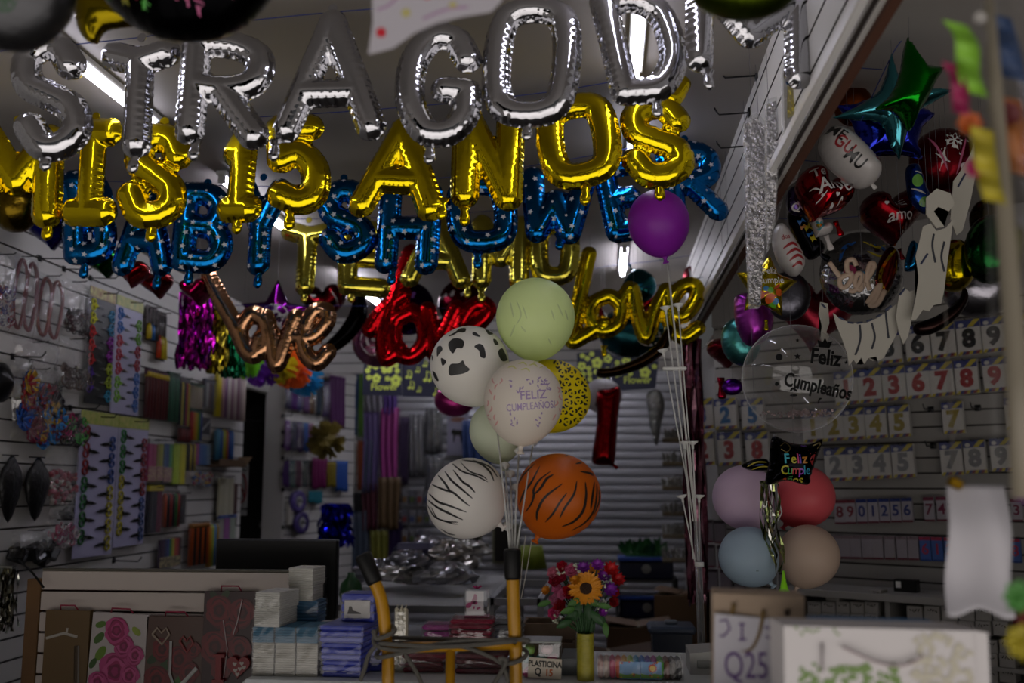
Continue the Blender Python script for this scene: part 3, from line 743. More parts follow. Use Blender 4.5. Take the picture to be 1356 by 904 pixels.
# ------------------------------------------------------------------ the counter
YF = 2.84; ZT = 1.5-.546
cx0, cx1 = at(318, 893, YF).x, at(1075, 893, YF).x
t = S(bpy.data.objects.new('trim_counter', None)); COL.objects.unlink(t) if t.name in COL.objects else None
bpy.data.objects.remove(t)
CT = T('sales_counter', 'long white sales counter across the shop', 'counter', ((cx0+cx1)/2, YF+.3, 0))
w = cx1-cx0
MB().box((0, 0, ZT-.018), (w, .6, .036), bev=.012).build('countertop', mat('c6cac8', .3), CT)
MB().box((0, .01, (ZT-.04)/2), (w-.06, .54, ZT-.04), bev=.004).build('body', mat('b3b1ac', .5), CT)
MB().box((0, -.268, .05), (w-.06, .02, .1)).build('kick_plate', matte('3a3836'), CT)
SHRINK = mat('ffffff', .10, trans=.965)
def crumple(w, dp, h, amp=.003, n=.016):               # loose shrink film round a block: facets pulled every which way
    mb = MB()
    for (o, u, v, nn) in (((-w/2, -dp/2, 0), (w, 0, 0), (0, 0, h), (0, -1, 0)), ((w/2, -dp/2, 0), (0, dp, 0), (0, 0, h), (1, 0, 0)), ((-w/2, dp/2, 0), (0, -dp, 0), (0, 0, h), (-1, 0, 0)), ((w/2, dp/2, 0), (-w, 0, 0), (0, 0, h), (0, 1, 0)), ((-w/2, -dp/2, h), (w, 0, 0), (0, dp, 0), (0, 0, 1))):
        o, u, v, nn = Vector(o), Vector(u), Vector(v), Vector(nn); a = max(2, int(u.length/n)); b = max(2, int(v.length/n))
        def f(s, t):
            e = 0 if s in (0, 1) or t in (0, 1) else RS.uniform(0, amp)
            j = 0 if e == 0 else n*.35
            return tuple(o+u*s+v*t+nn*e+u.normalized()*RS.uniform(-1, 1)*j+v.normalized()*RS.uniform(-1, 1)*j)
        mb.sheet(f, a, b)
    return mb
def ont(px, Y, dz=0.): p = at(px, 890, Y); return Vector((p.x, Y, ZT+dz))      # spot on the counter straight under a pixel column
def pxb(x0, y0, x1, y1, Y): a = at(x0, (y0+y1)/2, Y); b = at(x1, (y0+y1)/2, Y); c = at((x0+x1)/2, y0, Y); d = at((x0+x1)/2, y1, Y); return (a+b)/2, (b-a).length, c.z-d.z
def traypack(label, x0, y0, x1, y1, Y, c, dep=.1, z=None, group=None, rz=0., n=11):
    ct, w, h = pxb(x0, y0, x1, y1, Y); zz = ct.z-h/2 if z is None else z
    t = T('foam_tray_pack', label, 'foam trays', (ct.x, Y+dep/2, zz), (0, 0, rz), group)
    mb = MB(); s = h/n
    for i in range(n):
        f = .985+.015*(i % 2)
        mb.box((RS.uniform(-.0006, .0006), 0, s*(i+.5)), (w*f*.97, dep*f, s*.78), bev=s*.25)
        mb.box((0, 0, s*(i+.98)), (w*.93, dep*.95, s*.25))
    mb.build('trays', mat(c, .55, spec=.3), t)
    crumple(w*1.02, dep*1.03, h*.998, .002).build('shrink_wrap', SHRINK, t)
    return zz+h
GT = 'shrink-wrapped foam trays on the counter'
xs = ((334, 363), (363.5, 391), (391.5, 421))
z1 = [traypack('white foam tray pack at the bottom of the stack, '+n, a, 846, b, 890, 2.9, 'b9b6ae', .13, ZT, GT, 0, 14) for (a, b), n in zip(xs, ('left end', 'middle', 'right end'))]
z2 = [traypack('teal foam tray pack over white trays, '+n, a, 825, b, 846, 2.9, '3a6a86', .13, z1[0], GT, 0, 6) for (a, b), n in zip(xs, ('left end', 'middle', 'right end'))]
z3 = traypack('white foam tray pack on the left teal trays, lower one', 338, 802, 374, 825, 2.9, 'b9b8b2', .13, z2[0], GT, -.1, 9)
traypack('white foam tray pack on top of the front tray stack', 340, 779, 376, 802, 2.9, 'c2c1bb', .13, z3, GT, -.14, 9)
z4 = traypack('teal foam tray pack behind, holding up the tallest white trays', 381, 796, 421, 826, 3.05, '39698a', .1, None, GT, 0, 7)
traypack('large white foam tray stack standing under the teal pack at the rear', 381, 826, 421, 874, 3.05, 'aeaba4', .1, ZT, GT, 0, 14)
z5 = traypack('white foam tray pack second from top at the rear', 383, 775, 416, 796, 3.05, 'bdbbb2', .1, z4, GT, -.05, 8)
traypack('highest white foam tray pack of the rear stack', 383, 752, 418, 775, 3.05, 'c4c2ba', .1, z5, GT, -.12, 8)
GBX = 'blue shrink-wrapped packs on the counter'
BL = mat('1c32a8', .3)
def bluepack(label, x0, y0, x1, y1, Y, dep, z, rz=0., sticker=False):
    ct, w, h = pxb(x0, y0, x1, y1, Y)
    t = T('blue_pack', label, 'pack', (ct.x, Y+dep/2, z), (0, 0, rz), GBX)
    mb = MB()
    for i in range(3): mb.box((0, 0, h*(i+.5)/3), (w*.98, dep*.98, h/3*.93), bev=.004)
    mb.build('stacked_boxes', BL, t)
    if sticker:
        MB().box((0, -dep*.5-.002, h*.46), (w*.76, .004, h*.62), bev=.001).build('label_card', mat('b9b6b2', .4), t)
        MB().prism([(-.03, h*.3), (.012, h*.3), (.012, h*.34), (-.012, h*.42), (-.016, h*.56), (-.024, h*.56), (-.026, h*.42)], -dep*.5-.005, -dep*.5-.004).build('printed_picture', matte('5a5856'), t)
    crumple(w*1.02, dep*1.05, h*1.003, .002).build('shrink_wrap', SHRINK, t)
    return z+h
za = bluepack('bottom blue wrapped pack beside the foam trays', 427, 868, 480, 891, 2.9, .17, ZT, -.05)
za = bluepack('middle blue wrapped pack in the short stack', 426, 845, 482, 868, 2.9, .17, za, -.08)
za = bluepack('upper blue wrapped pack under the one with a picture label', 424, 822, 484, 845, 2.9, .17, za, -.06)
bluepack('blue wrapped pack with a white picture label, on top', 452, 782, 497, 820, 2.97, .1, za, -.05, True)
zb_ = bluepack('blue wrapped pack half hidden behind the left trolley post', 486, 855, 512, 884, 3.0, .14, ZT, .1)
bluepack('blue wrapped pack stacked behind the left trolley grip', 484, 826, 508, 855, 3.0, .14, zb_, .05)
# bundle of ivory candles
ct, w_, h_ = pxb(517, 801, 535, 886, 2.95)
t = T('candle_bundle', 'bundle of ivory candles standing behind the trolley', 'candles', (ct.x, 3.0, ZT))
for i in range(3):
    for j in range(2):
        o = MB().tube([(-.013+i*.013, j*.013, 0), (-.013+i*.013, j*.013, h_-.004*((i+j) % 2)), (-.013+i*.013, j*.013, h_+.004-.004*((i+j) % 2))], [.0062, .0062, .003], 10).build('candle', mat('cfc8ae', .4), t, True)
        MB().tube([(-.013+i*.013, j*.013, h_), (-.012+i*.013, j*.013, h_+.012)], .0009, 5).build('wick', matte('d8d0c0'), o)
MB().box((0, .006, h_*.5), (.043, .03, h_*.98), bev=.006).build('wrapper', WRAP, t)
# red pouches, gift box, crate, modelling clay, sign, storage box, sponge pack
def pouch(label, x0, y0, x1, y1, Y, dep, z, c, n=5, name='gift_pouch', cat='pouches', group='bagged goods behind the trolley'):
    ct, w, h = pxb(x0, y0, x1, y1, Y)
    t = T(name, label, cat, (ct.x, Y+dep/2, z), group=group); mb = MB()
    for i in range(n):
        mb.box((RS.uniform(-.01, .01), RS.uniform(-.005, .005), h*(i+.5)/n), (w*RS.uniform(.86, .98), dep*.9, h/n*.9), rot=(RS.uniform(-.05, .05), 0, RS.uniform(-.12, .12)), bev=h/n*.42)
    mb.build('folded_cloth', mat(c, .35, bump=(60, .6)), t)
    def f(u, v):
        a = 2*PI*u; q = 1+.07*math.sin(a*7+v*9)
        r = (1-.18*(2*v-1)**2)
        return (w*.53*r*q*math.copysign(abs(math.cos(a))**.5, math.cos(a)), dep*.53*r*q*math.copysign(abs(math.sin(a))**.5, math.sin(a)), h*1.06*v)
    mb = MB().sheet(f, 32, 6); mb.F.append(tuple(range(6*33, 6*33+32)))
    mb.build('clear_bag', FILM, t, True)
    return z+h
zr = pouch('dark red cloth pouches in clear bags, left of the trolley centre bar', 528, 866, 592, 893, 2.98, .14, ZT, '6a0a22', 4)
pouch('dark red pouches in clear bags, right of the trolley centre bar', 600, 866, 672, 893, 2.98, .14, ZT, '5a0a1e', 4)
z6 = pouch('layer of crimson pouches carrying the clear gift box', 592, 824, 652, 866, 3.0, .14, ZT+.062, '7a1030', 6)
pouch('magenta sachets in film beside the crimson pouches', 556, 834, 598, 866, 3.02, .12, ZT+.062, '8a2a78', 4)
pouch('silver grey film packets right of the crimson pouches', 652, 826, 690, 866, 3.05, .12, ZT+.06, '5c5f66', 5)
ct, w_, h_ = pxb(613, 786, 645, 826, 3.02)
t = T('clear_gift_box', 'small clear gift box with pink and white print and a pink bow', 'gift box', (ct.x, 3.07, z6))
MB().box((0, 0, h_*.03), (w_, .06, h_*.06), bev=.002).build('base', mat('a01a5a', .4), t)
mb = MB(); mb.box((-.004, -.02, h_*.48), (w_*.72, .003, h_*.8), bev=.001)
for i in range(9): mb.add(*[[(p[0], -.0225, p[1]) for p in fan(disc2(RS.uniform(-.024, .016), RS.uniform(.015, h_*.8), RS.uniform(.003, .008), 7, RS.uniform(.4, 1.6), RS.uniform(0, 3)))[0]], fan(disc2(0, 0, 1, 7))[1]], mi=1)
mb.build('printed_card', [mat('c5bfc4', .4), mat('a3286a', .4)], t)
MB().box((0, 0, h_*.5), (w_*.98, .058, h_*.9), bev=.003).build('clear_sides', CLEAR, t)
mb = MB()
for a in range(7): mb.tube([(0, 0, h_*.95), (math.cos(a*.9)*.014, math.sin(a*.9)*.012, h_*1.04), (math.cos(a*.9)*.004, math.sin(a*.9)*.004, h_*.97)], .0022, 5)
mb.build('bow', mat('b0246a', .4), t, True)
WOOD = mat('7b6650', .6, var=('5e4c3a', 9, .5))
ct, w_, h_ = pxb(690, 830, 762, 866, 3.2)
t = T('wooden_crate', 'plain wooden crate at the rear of the counter', 'crate', (ct.x, 3.3, ZT))
for y in (-.07, .07):
    for k in (0, 1): MB().box((0, y, .03+k*.06), (w_, .01, .05), bev=.002).build('side_board', WOOD, t)
for x in (-1, 1):
    for k in (0, 1): MB().box((x*(w_/2-.006), 0, .03+k*.06), (.01, .128, .05), bev=.002).build('end_board', WOOD, t)
MB().box((0, 0, .004), (w_-.02, .13, .008)).build('bottom', WOOD, t)
ct, w_, h_ = pxb(688, 843, 742, 890, 2.92)
t = T('clay_box', 'clear box of coloured modelling clay behind the price sign', 'clay box', (ct.x, 2.99, ZT))
for x, z, c, s in ((-.036, .012, 'c01a72', .03), (-.003, .012, 'c21c78', .03), (.03, .012, 'c9b070', .026), (-.035, .075, '84b85a', .034), (.018, .078, 'c8a2a8', .032), (-.035, .05, '2f7a7c', .03), (0, .05, '3c8a86', .03), (.033, .052, 'b84a78', .028)):
    MB().box((x, -.02, z), (s, .05, .022), bev=.006).build('clay_block', mat(c, .5), t)
MB().box((0, 0, h_/2), (w_, .1, h_), bev=.004).build('clear_shell', CLEAR, t)
MB().box((0, 0, h_+.003), (w_*1.02, .104, .006), bev=.002).build('lid', mat('9fa3a0', .3), t)
ct, w_, h_ = pxb(697, 860, 742, 887, 2.86)
mb = MB().box((0, 0, 0), (w_, .002, h_)); mb.text('PLASTICINA', .0225, 0, h_*.2, -.0014, 1, .035, .78); mb.text('Q', .028, -w_*.2, -h_*.2, -.0014, 1, .03, .85); mb.text('15', .026, w_*.13, -h_*.22, -.0014, 2, .03, .9)
tag(mb.build('price_sign', [mat('c9bfae', .6), mat('0d0d0d', .6), mat('b5581c', .6)], loc=(ct.x, 2.925, ZT+h_/2+.004), rot=(-.05, R_(3), 0)), 'handwritten price sign reading PLASTICINA Q 15', 'sign')
ct, w_, h_ = pxb(742, 868, 772, 891, 2.95)
t = T('storage_box', 'low translucent grey storage box left of the flower vase', 'box', (ct.x, 3.08, ZT))
mb = MB(); mb.box((0, 0, .003), (w_*.9, .16, .006))
for a in (-1, 1): mb.box((a*w_*.46, 0, h_/2), (.003, .17, h_)); mb.box((0, a*.083, h_/2), (w_*.92, .003, h_))
mb.build('tub', mat('6b7378', .3), t); MB().box((0, 0, h_-.002), (w_, .18, .006), bev=.002).build('rim', mat('7d868a', .3), t)
ct, w_, h_ = pxb(791, 862, 904, 891, 2.92)
t = T('clay_stick_pack', 'clear pack of coloured clay sticks with two blue picture cards', 'clay pack', (ct.x, 2.99, ZT))
cols = ('c9a8a2', 'd0c0b4', 'c65c7c', 'd86a4a', 'd8a03a', '9cc050', '4c9ac4', '3a78c0', '6a58a8', 'a8468c', '4fa23c', '6a3c2c', '55504e', '3a3a3c')
for i, c in enumerate(cols): MB().box((-w_/2+(i+.5)*w_/14, 0, h_*.48), (w_/14*.92, .1, h_*.86), bev=.006).build('clay_stick', mat(c, .5), t)
for x, sun in ((-.028, 0), (.032, 1)):
    mb = MB().box((x, -.053, h_*.46), (.058, .002, h_*.8))
    mb.add([(x+p[0], -.0545, p[1]) for p in [(-.029, .006), (.029, .006), (.029, .016), (.01, .02), (-.01, .015), (-.029, .02)]], [(0, 1, 2, 3, 4, 5)], 1)
    for k in range(7): mb.add([(v[0], -.055, v[1]) for v in fan(disc2(x+RS.uniform(-.026, .026), RS.uniform(.008, .018) if k < 4 else RS.uniform(.042, .052), .003, 6))[0]], fan(disc2(0, 0, 1, 6))[1], 3+k % 2)
    if sun: mb.add([(v[0], -.0552, v[1]) for v in fan(star2(x+.004, .034, .013, 10, .8))[0]], fan(star2(0, 0, 1, 10))[1], 3); mb.add([(v[0], -.056, v[1]) for v in fan(disc2(x+.004, .034, .008, 12))[0]], fan(disc2(0, 0, 1, 12))[1], 4)
    mb.build('picture_card', [mat('5f8fbd', .4), mat('6fa03c', .4), WHITE, mat('b5402c', .4), mat('d8b040', .4)], t)
crumple(w_*1.03, .116, h_, .002).build('clear_wrap', SHRINK, t)
ct, w_, h_ = pxb(925, 848, 1000, 891, 3.02)
t = T('desk_scale', 'white desk scale with a sloped top at the counter end', 'scale', (at(975, 880, 3.02).x, 3.12, ZT))
MB().prism([(-.13, 0), (.13, 0), (.13, .085), (.03, .085), (-.02, .07), (-.13, .06)], -.08, .08).build('housing', mat('a5a5a0', .4), t)
MB().box((-.05, -.081, .03), (.12, .003, .022), bev=.001).build('display', mat('6d6f6a', .3), t)
MB().box((.08, 0, .09), (.09, .15, .008), bev=.003).build('pan', CHROME, t)
# ------------------------------------------------------------------ vase and bouquet
V0 = ont(775.5, 2.93); V0.z = ZT
t = T('flower_vase', 'tall yellow green ribbed vase holding the artificial flowers', 'vase', V0)
hv = at(775, 838, 2.93).z-ZT; rv = 11.5*sp(775, 860, 2.93); pr = [(rv*.96, 0)]
for i in range(18): pr += [(rv, hv*(i+.2)/18), (rv, hv*(i+.7)/18), (rv*.965, hv*(i+.95)/18)]
pr += [(rv, hv), (rv*.88, hv), (rv*.86, hv*.5), (.001, hv*.45)]
MB().lathe(pr, 28, cap=False).build('vessel', mat('a79b2c', .35, var=('8d8a22', 30, .5)), t, True)
BO = V0+Vector((0, 0, hv-.02))
t = T('flower_bouquet', 'mixed bouquet of artificial roses, sunflowers and purple blooms in the vase', 'bouquet', BO)
def bl(px, py, Y=2.93): return at(px, py, Y)-BO
GREEN = mat('1f4a1c', .5); GREEN2 = mat('3c6a22', .5)
mb = MB()
heads = [('sun', 776, 778, 18), ('sun', 784, 764, 14), ('rose', 744, 750, 7, 'b3122e'), ('rose', 732, 758, 7, 'd88098'), ('rose', 757, 755, 8.5, 'd26a92'), ('rose', 735, 768, 8, '9d1430'), ('rose', 744, 764, 6, 'b01840'), ('rose', 737, 779, 6.5, 'd2709a'), ('rose', 754, 783, 8.5, 'a80c1c'), ('rose', 745, 786, 7, 'd67aa0'), ('rose', 734, 794, 7, 'd080a4'), ('rose', 741, 801, 8, 'a0101c'), ('rose', 733, 812, 7, 'c83c74'), ('rose', 738, 809, 5, 'd88aaa'),
         ('daisy', 773, 752, 8, '7a2a94'), ('daisy', 791, 749, 8, '8a2aa0'), ('daisy', 799, 763, 8, '701f84'), ('daisy', 807, 781, 9, '7c2896'), ('daisy', 798, 809, 6, '8a2a9c'), ('daisy', 808, 755, 10, 'b50f14'), ('daisy', 817, 768, 9, 'a00c12'), ('rose', 814, 784, 6, 'a20e1a'), ('rose', 813, 797, 6, '90101a'), ('daisy', 724, 782, 6, 'c07a12'), ('daisy', 762, 768, 7, 'c8820e'), ('spray', 768, 752, 6), ('spray', 804, 772, 8), ('spray', 797, 802, 7), ('spray', 744, 757, 5), ('spray', 739, 819, 5)]
for h in heads:
    p = bl(h[1], h[2]); p.y += RS.uniform(-.03, .03)+.0006*abs(h[1]-775)
    mb.tube([(RS.uniform(-.008, .008), RS.uniform(-.008, .008), -.05), (p.x*.25, p.y*.2, p.z*.4), tuple(p+Vector((0, .01, -.005)))], .0022, 5)
mb.build('stem_bundle', GREEN, t, True)
def petal(mb, M, l, w, cup, mi=0):
    vs = []; N = 4
    for i in range(N+1):
        u = i/N; ww = w*math.sin(PI*min(1, .12+u*.86))**.8
        for s in (-1, 0, 1): vs.append((s*ww*.5, u*l, cup*u*u*l+(.18*w if s else 0)))
    mb.add(vs, [(i*3+j, i*3+j+1, i*3+j+4, i*3+j+3) for i in range(N) for j in (0, 1)], mi, M)
def flower(h):
    kind, px, py, rp = h[:4]; k = sp(px, py, 2.93); r = rp*k
    r *= 1.3; p = bl(px, py); p.y += -.02+.0006*abs(px-775)+(.05 if h[1:3] == (784, 764) else 0)
    d = Vector(((px-775)*.009, -1, (790-py)*.009+.25)).normalized(); Q = Matrix.Translation(p) @ d.to_track_quat('Z', 'Y').to_matrix().to_4x4()
    mb = MB()
    if kind == 'sun':
        for ring in range(2):
            for i in range(18): petal(mb, Q @ Matrix.Translation((0, 0, -.002*ring)) @ Matrix.Rotation(2*PI*(i+.5*ring)/18+RS.uniform(-.08, .08), 4, 'Z') @ Matrix.Translation((0, r*.25, 0)), r*RS.uniform(.66, .8), r*.24, .12+.1*ring)
        o = mb.build('sunflower', mat('d98c08', .5), t, True)
        MB().ball((0, 0, 0), r*.36, 16, d=(1, 1, .35)).build('flower_centre', mat('3a2412', .8, bump=(300, 1)), o, True).matrix_local = Q
    elif kind == 'rose':
        for ring, (n, rad, l, cup) in enumerate(((3, .05, .45, 2.2), (4, .12, .6, 1.5), (5, .2, .75, .9), (6, .25, .85, .45))):
            for i in range(n): petal(mb, Q @ Matrix.Rotation(2*PI*i/n+ring*.7, 4, 'Z') @ Matrix.Translation((0, r*rad*.6, -.002*ring)) @ Matrix.Rotation(.9-.25*ring, 4, 'X'), r*l, r*.95, .25)
        mb.build('rose_head', mat(h[4], .5), t, True)
    elif kind == 'daisy':
        for ring in range(2):
            for i in range(10): petal(mb, Q @ Matrix.Translation((0, 0, .003*ring)) @ Matrix.Rotation(2*PI*(i+.5*ring)/10, 4, 'Z') @ Matrix.Rotation(.3+.3*ring, 4, 'X'), r*(1-.2*ring), r*.5, .2)
        mb.build('purple_bloom' if h[4][0] in '78' else 'carnation', mat(h[4], .5), t, True)
    else:
        for i in range(9):
            a = RS.uniform(0, 6.28); e = Vector((math.cos(a), math.sin(a), RS.uniform(.3, 1)))*r*RS.uniform(.5, 1)
            mb.tube([Q @ Vector((0, 0, -.01)), Q @ e], .0009, 4); mb.ball(Q @ e, .0032, 6)
        mb.build('white_spray', mat('c8cfb8', .5), t, True)
for h in heads: flower(h)
for px, py, a, l in ((722, 797, 1.9, 18), (757, 815, 2.2, 24), (766, 806, 2.9, 24), (779, 808, 3.2, 24), (790, 815, -2.4, 24), (797, 822, -2.8, 22), (748, 824, 2.0, 22), (786, 796, -2.0, 20), (760, 796, 2.2, 20), (802, 832, -3.0, 20), (771, 822, 3.0, 22), (783, 826, -2.9, 22), (753, 806, 1.9, 20), (800, 800, -1.8, 18)):
    p = bl(px, py); p.y += RS.uniform(-.04, .02); mb = MB(); L = l*sp(px, py, 2.93)
    petal(mb, Matrix.Translation(p) @ Matrix.Rotation(-a, 4, 'Y') @ Matrix.Rotation(PI/2-.4, 4, 'X') @ Matrix.Translation((0, -L*.5, 0)), L, L*.45, .2)
    mb.build('leaf', GREEN if l > 21 else GREEN2, t, True)
# ------------------------------------------------------------------ hand trolley and rope
YT = 2.62
def tp(px, py): return at(px, py, YT)
O = Vector((tp(595, 880).x, YT, 0))
t = T('hand_trolley', 'yellow steel hand trolley with black rubber grips at the counter', 'hand trolley', O)
YEL = mat('c08a08', .4, spec=.4, var=('a87806', 14, .35), coat=.2)
Lp = [tp(487, 749), tp(496.5, 771), tp(505, 795), tp(509, 822), tp(512, 860), tp(514, 900)]; Rp = [tp(678, 735), tp(679, 765), tp(680, 800), tp(682, 850), tp(683, 900)]
Lp.append(Vector((Lp[-1].x+.003, YT, .12))); Rp.append(Vector((Rp[-1].x+.002, YT, .12)))
f1 = MB().tube([Vector(p)-O for p in spline([tuple(p) for p in Lp], 4)], .0165, 14).build('upright_post', YEL, t, True)
f2 = MB().tube([Vector(p)-O for p in spline([tuple(p) for p in Rp], 4)], .0165, 14).build('upright_post', YEL, t, True)
a, b = tp(511, 858)-O, tp(683, 853)-O
MB().tube([a, b], .0135, 12).build('crossbar', YEL, t, True)
MB().tube([(a+b)/2+Vector((0, 0, 0)), Vector(((a.x+b.x)/2, 0, .14))], .0125, 12).build('centre_bar', YEL, t, True)
for z in (.5, .14): MB().tube([(a.x+.005, 0, z), (b.x, 0, z)], .012, 12).build('crossbar', YEL, t, True)
for q in ((tp(480, 733)-O, tp(497, 772)-O), (tp(678, 726)-O, tp(679, 767)-O)):
    d = (q[1]-q[0]); g = MB().tube([q[0], q[0]+d*.03, q[0]+d*.1, q[0]+d*.9, q[1]], [.015, .0205, .0225, .0215, .0195], 16).build('rubber_grip', mat('0b0b0b', .5, spec=.3), t, True)
    MB().tube([q[0]-d*.004, q[0]+d*.004], .008, 10).build('end_hole', matte('1c1c1c'), g, True)
MB().box((.0, -.1, .01), (.42, .2, .012), bev=.003).build('toe_plate', YEL, t)
for x in (-.2, .2): MB().tube([(x-.03, .06, .12), (x+.03, .06, .12)], .12, 24).build('wheel', matte('141414'), t, True)
ROPE = mat('6d6a63', .85, bump=(400, .8))
loops = [[(497, 832), (503, 843, -.03), (525, 834, -.02), (512, 829, .03), (498, 835, .02), (500, 852, -.025), (540, 858, -.03), (600, 848, -.022), (690, 845, -.022), (692, 852, .02), (640, 853, .018), (520, 853, .022), (503, 860, .01), (505, 868, -.025), (560, 857, -.03), (610, 853, -.028), (650, 866, -.03), (668, 876, -.025), (690, 872, -.02), (694, 862, .02), (640, 850, .02), (505, 846, .026), (500, 848, 0)],
         [(503, 850, -.028), (492, 864, -.03), (486, 884, -.03), (481, 898, -.03)], [(668, 876, -.025), (664, 868, -.04), (672, 870, -.04), (668, 882, -.035), (652, 908, -.03)], [(668, 878, -.03), (674, 896, -.035), (670, 915, -.03)],
         [(686, 846, -.03), (600, 853, -.034), (540, 851, -.034), (505, 849, -.03)], [(545, 872, -.03), (556, 890, -.03), (566, 915, -.03)], [(545, 872, -.03), (540, 862, -.03), (548, 856, .0)]]
mb = MB(); c0 = tp(505, 848)
for lp in loops: mb.tube([Vector(p) for p in spline([tuple(tp(p[0], p[1])+Vector((0, p[2] if len(p) > 2 else -.026, 0))-c0) for p in lp], 6)], .0056, 8)
tag(mb.build('tied_rope', ROPE, None, True, loc=c0), 'grey rope wound and knotted around the trolley crossbar', 'rope')
# ------------------------------------------------------------------ goods on the walls
class Fr:
    def __init__(s, P, rz): s.P = Vector(P); s.rz = rz; s.n = Vector((math.sin(rz), -math.cos(rz), 0))
    def at(s, px, py, off): return atp(px, py, s.P+s.n*off, s.n)
    def box(s, x0, y0, x1, y1, off=.02):
        xm, ym = (x0+x1)/2, (y0+y1)/2
        a = s.at(x0, ym, off); b = s.at(x1, ym, off); c = s.at(xm, y0, off); d = s.at(xm, y1, off)
        p = (a+b)/2; p.z = (c.z+d.z)/2
        return p, (b-a).length, c.z-d.z
FL = Fr((XL, 4, 0), PI/2); FM = Fr((-2.60, 7.93, 0), R_(70)); FN = Fr(NP, NR); FS = Fr((XS, 4, 0), -PI/2)
def FB(Y): return Fr((0, Y, 0), 0)
HOOKM = mat('2a2a2c', .35, .8)
def hookgeo(L=.16): return MB().box((0, -.004, 0), (.03, .008, .03), bev=.002).tube([(0, -.004, 0), (0, -L*.9, -.004), (0, -L, .012), (0, -L-.004, .022)], .0032, 6)
def hook(label, fr, px, py, L=.16, group='pegs on the slatted walls'):
    p = fr.at(px, py, 0)
    return tag(hookgeo(L).build('wall_hook', HOOKM, None, True, loc=p, rot=(0, 0, fr.rz)), label, 'hook', group)
def scis(parent, x, z, L, c, flip=1, dark=True, ang=0., y=-.008):
    mb = MB(); s = flip; r = L*.105; ca, sa = math.cos(ang), math.sin(ang)
    def P(u, v): return (x+s*(u*ca-v*sa), y, z+u*sa+v*ca)
    for e in (-1, 1):
        mb.tube([P(-L*.36+r*1.35*math.cos(a), e*r*1.15+r*math.sin(a)) for a in [2*PI*i/12 for i in range(12)]], L*.034, 6, closed=True, mi=1)
        mb.tube([P(-L*.26, e*r*.75), P(-L*.1, e*r*.2), P(0, 0)], [L*.04, L*.04, L*.035], 6, mi=0 if dark else 1)
        mb.tube([P(-L*.03, -e*.002), P(L*.2, -e*L*.028), P(L*.5, -e*L*.008)], [L*.04, L*.032, L*.004], 6, mi=0 if dark else 2, flat=.3)
    mb.box(P(0, 0), (L*.05, .006, L*.05), 0 if dark else 2)
    return mb.build('scissors', [BLACK, mat(c, .35), mat('6a6a6e', .3, .8)], parent, True)
def scicard(label, box, rows, bg, head, cols, dark, off=.03):
    p, w, h = FL.box(*box, off)
    t = T('scissors_card', label, 'scissors card', p, (0, R_(RS.uniform(-1, 1)), FL.rz), 'scissors on cards')
    MB().box((0, 0, 0), (w, .004, h), bev=.001).build('backing_card', mat(bg, .45), t)
    MB().box((0, -.003, h*.455), (w, .004, h*.09), bev=.001).text('TIJERAS' if 0 else '', 1).build('header', mat(head, .45, var=('b9b36a', 30, .6)), t)
    for i in range(rows):
        z = h*.38-(h*.82)*(i+.35)/rows; L = min(w*.56, h/rows*1.5)
        scis(t, -w*.2, z, L, cols[0][i % len(cols[0])], 1, dark, -.08); scis(t, w*.2, z-h*.41/rows, L, cols[1][i % len(cols[1])], -1, dark, -.08)
    MB().tube([(0, .03, h*.47), (0, -.08, h*.465), (0, -.09, h*.485)], .003, 6).build('hanger', HOOKM, t)
scicard('lilac card of black scissors with red and blue grips, left of the low pair', (101, 545, 152, 736), 7, 'a9a6c4', '8aa03c', (['8a1a22', '8a1a22', '8a1a22', '1f6a32', '1f6a32', '1f6a32', '1f6a32'], ['2a4a90', '2a4a90', '2a4a90', 'b3a820', 'b3a820', 'b3a820', 'b3a820']), True)
scicard('lilac card of black scissors with green and red grips, right of the low pair', (153, 552, 193, 722), 7, 'a9a6c4', '8aa03c', (['1f7a32', '1f7a32', '1f7a32', 'b3a820', 'b3a820', 'b3a820', 'b3a820'], ['8a1a22', '8a1a22', '8a1a22', '8a1a22', '2a4a80', '2a4a80', '2a4a80']), True)
scicard('black card of small scissors with neon ring grips', (115, 382, 149, 536), 7, '121214', '7a4a32', (['c2c224', 'c2c224', 'b02222', 'b02222', 'b02222', '4a2a8a', '4a2a8a'], ['3a86b0', '3a86b0', '8a2a9a', '8a2a9a', '9ab02a', '9ab02a', '2a8ab0']), False)
scicard('upper lilac card of scissors with pastel ring grips', (150, 394, 186, 549), 7, 'a6a4c0', '8a9a5a', (['3a6ab0', '3a6ab0', 'b03a4a', 'b03a4a', 'b03a4a', '7ab03a', '7ab03a'], ['6aa03a', '6aa03a', 'a03040', 'a03040', '3a6ab0', '3a6ab0', '3a6ab0']), False)
def film(w, h, d=.03, k=9):
    a, b, c = RS.uniform(0, 6, 3); nu, nv = max(8, int(w/.022)), max(10, int(h/.026))
    def f(u, v):
        e = (4*u*(1-u))**.5*(4*v*(1-v))**.35 if 0 < u < 1 and 0 < v < 1 else 0
        j = .3 if e else 0
        return ((u-.5)*w*(1-.06*math.sin(v*9+a))+RS.uniform(-j, j)*w/nu, -d*e*(1+.25*math.sin(u*k+a+3*v)*math.sin(v*k*1.3+b))-.001-RS.uniform(0, .007)*(e > 0), (v-.5)*h+RS.uniform(-j, j)*h/nv)
    return MB().sheet(f, nu, nv)
def wallbag(label, fr, box, fill, off=.03, name='hanging_bag', cat='bag', group='bagged goods on the walls', knot=True, d=.04):
    p, w, h = fr.box(*box, off)
    t = T(name, label, cat, p, (0, 0, fr.rz), group)
    fill(t, w, h)
    film(w*1.04, h*1.02, d).build('clear_bag', WRAP, t)
    if knot: MB().tube([(0, .02, h*.5), (0, -.05, h*.5), (0, -.06, h*.52)], .003, 6).build('hanger', HOOKM, t, True)
    return t
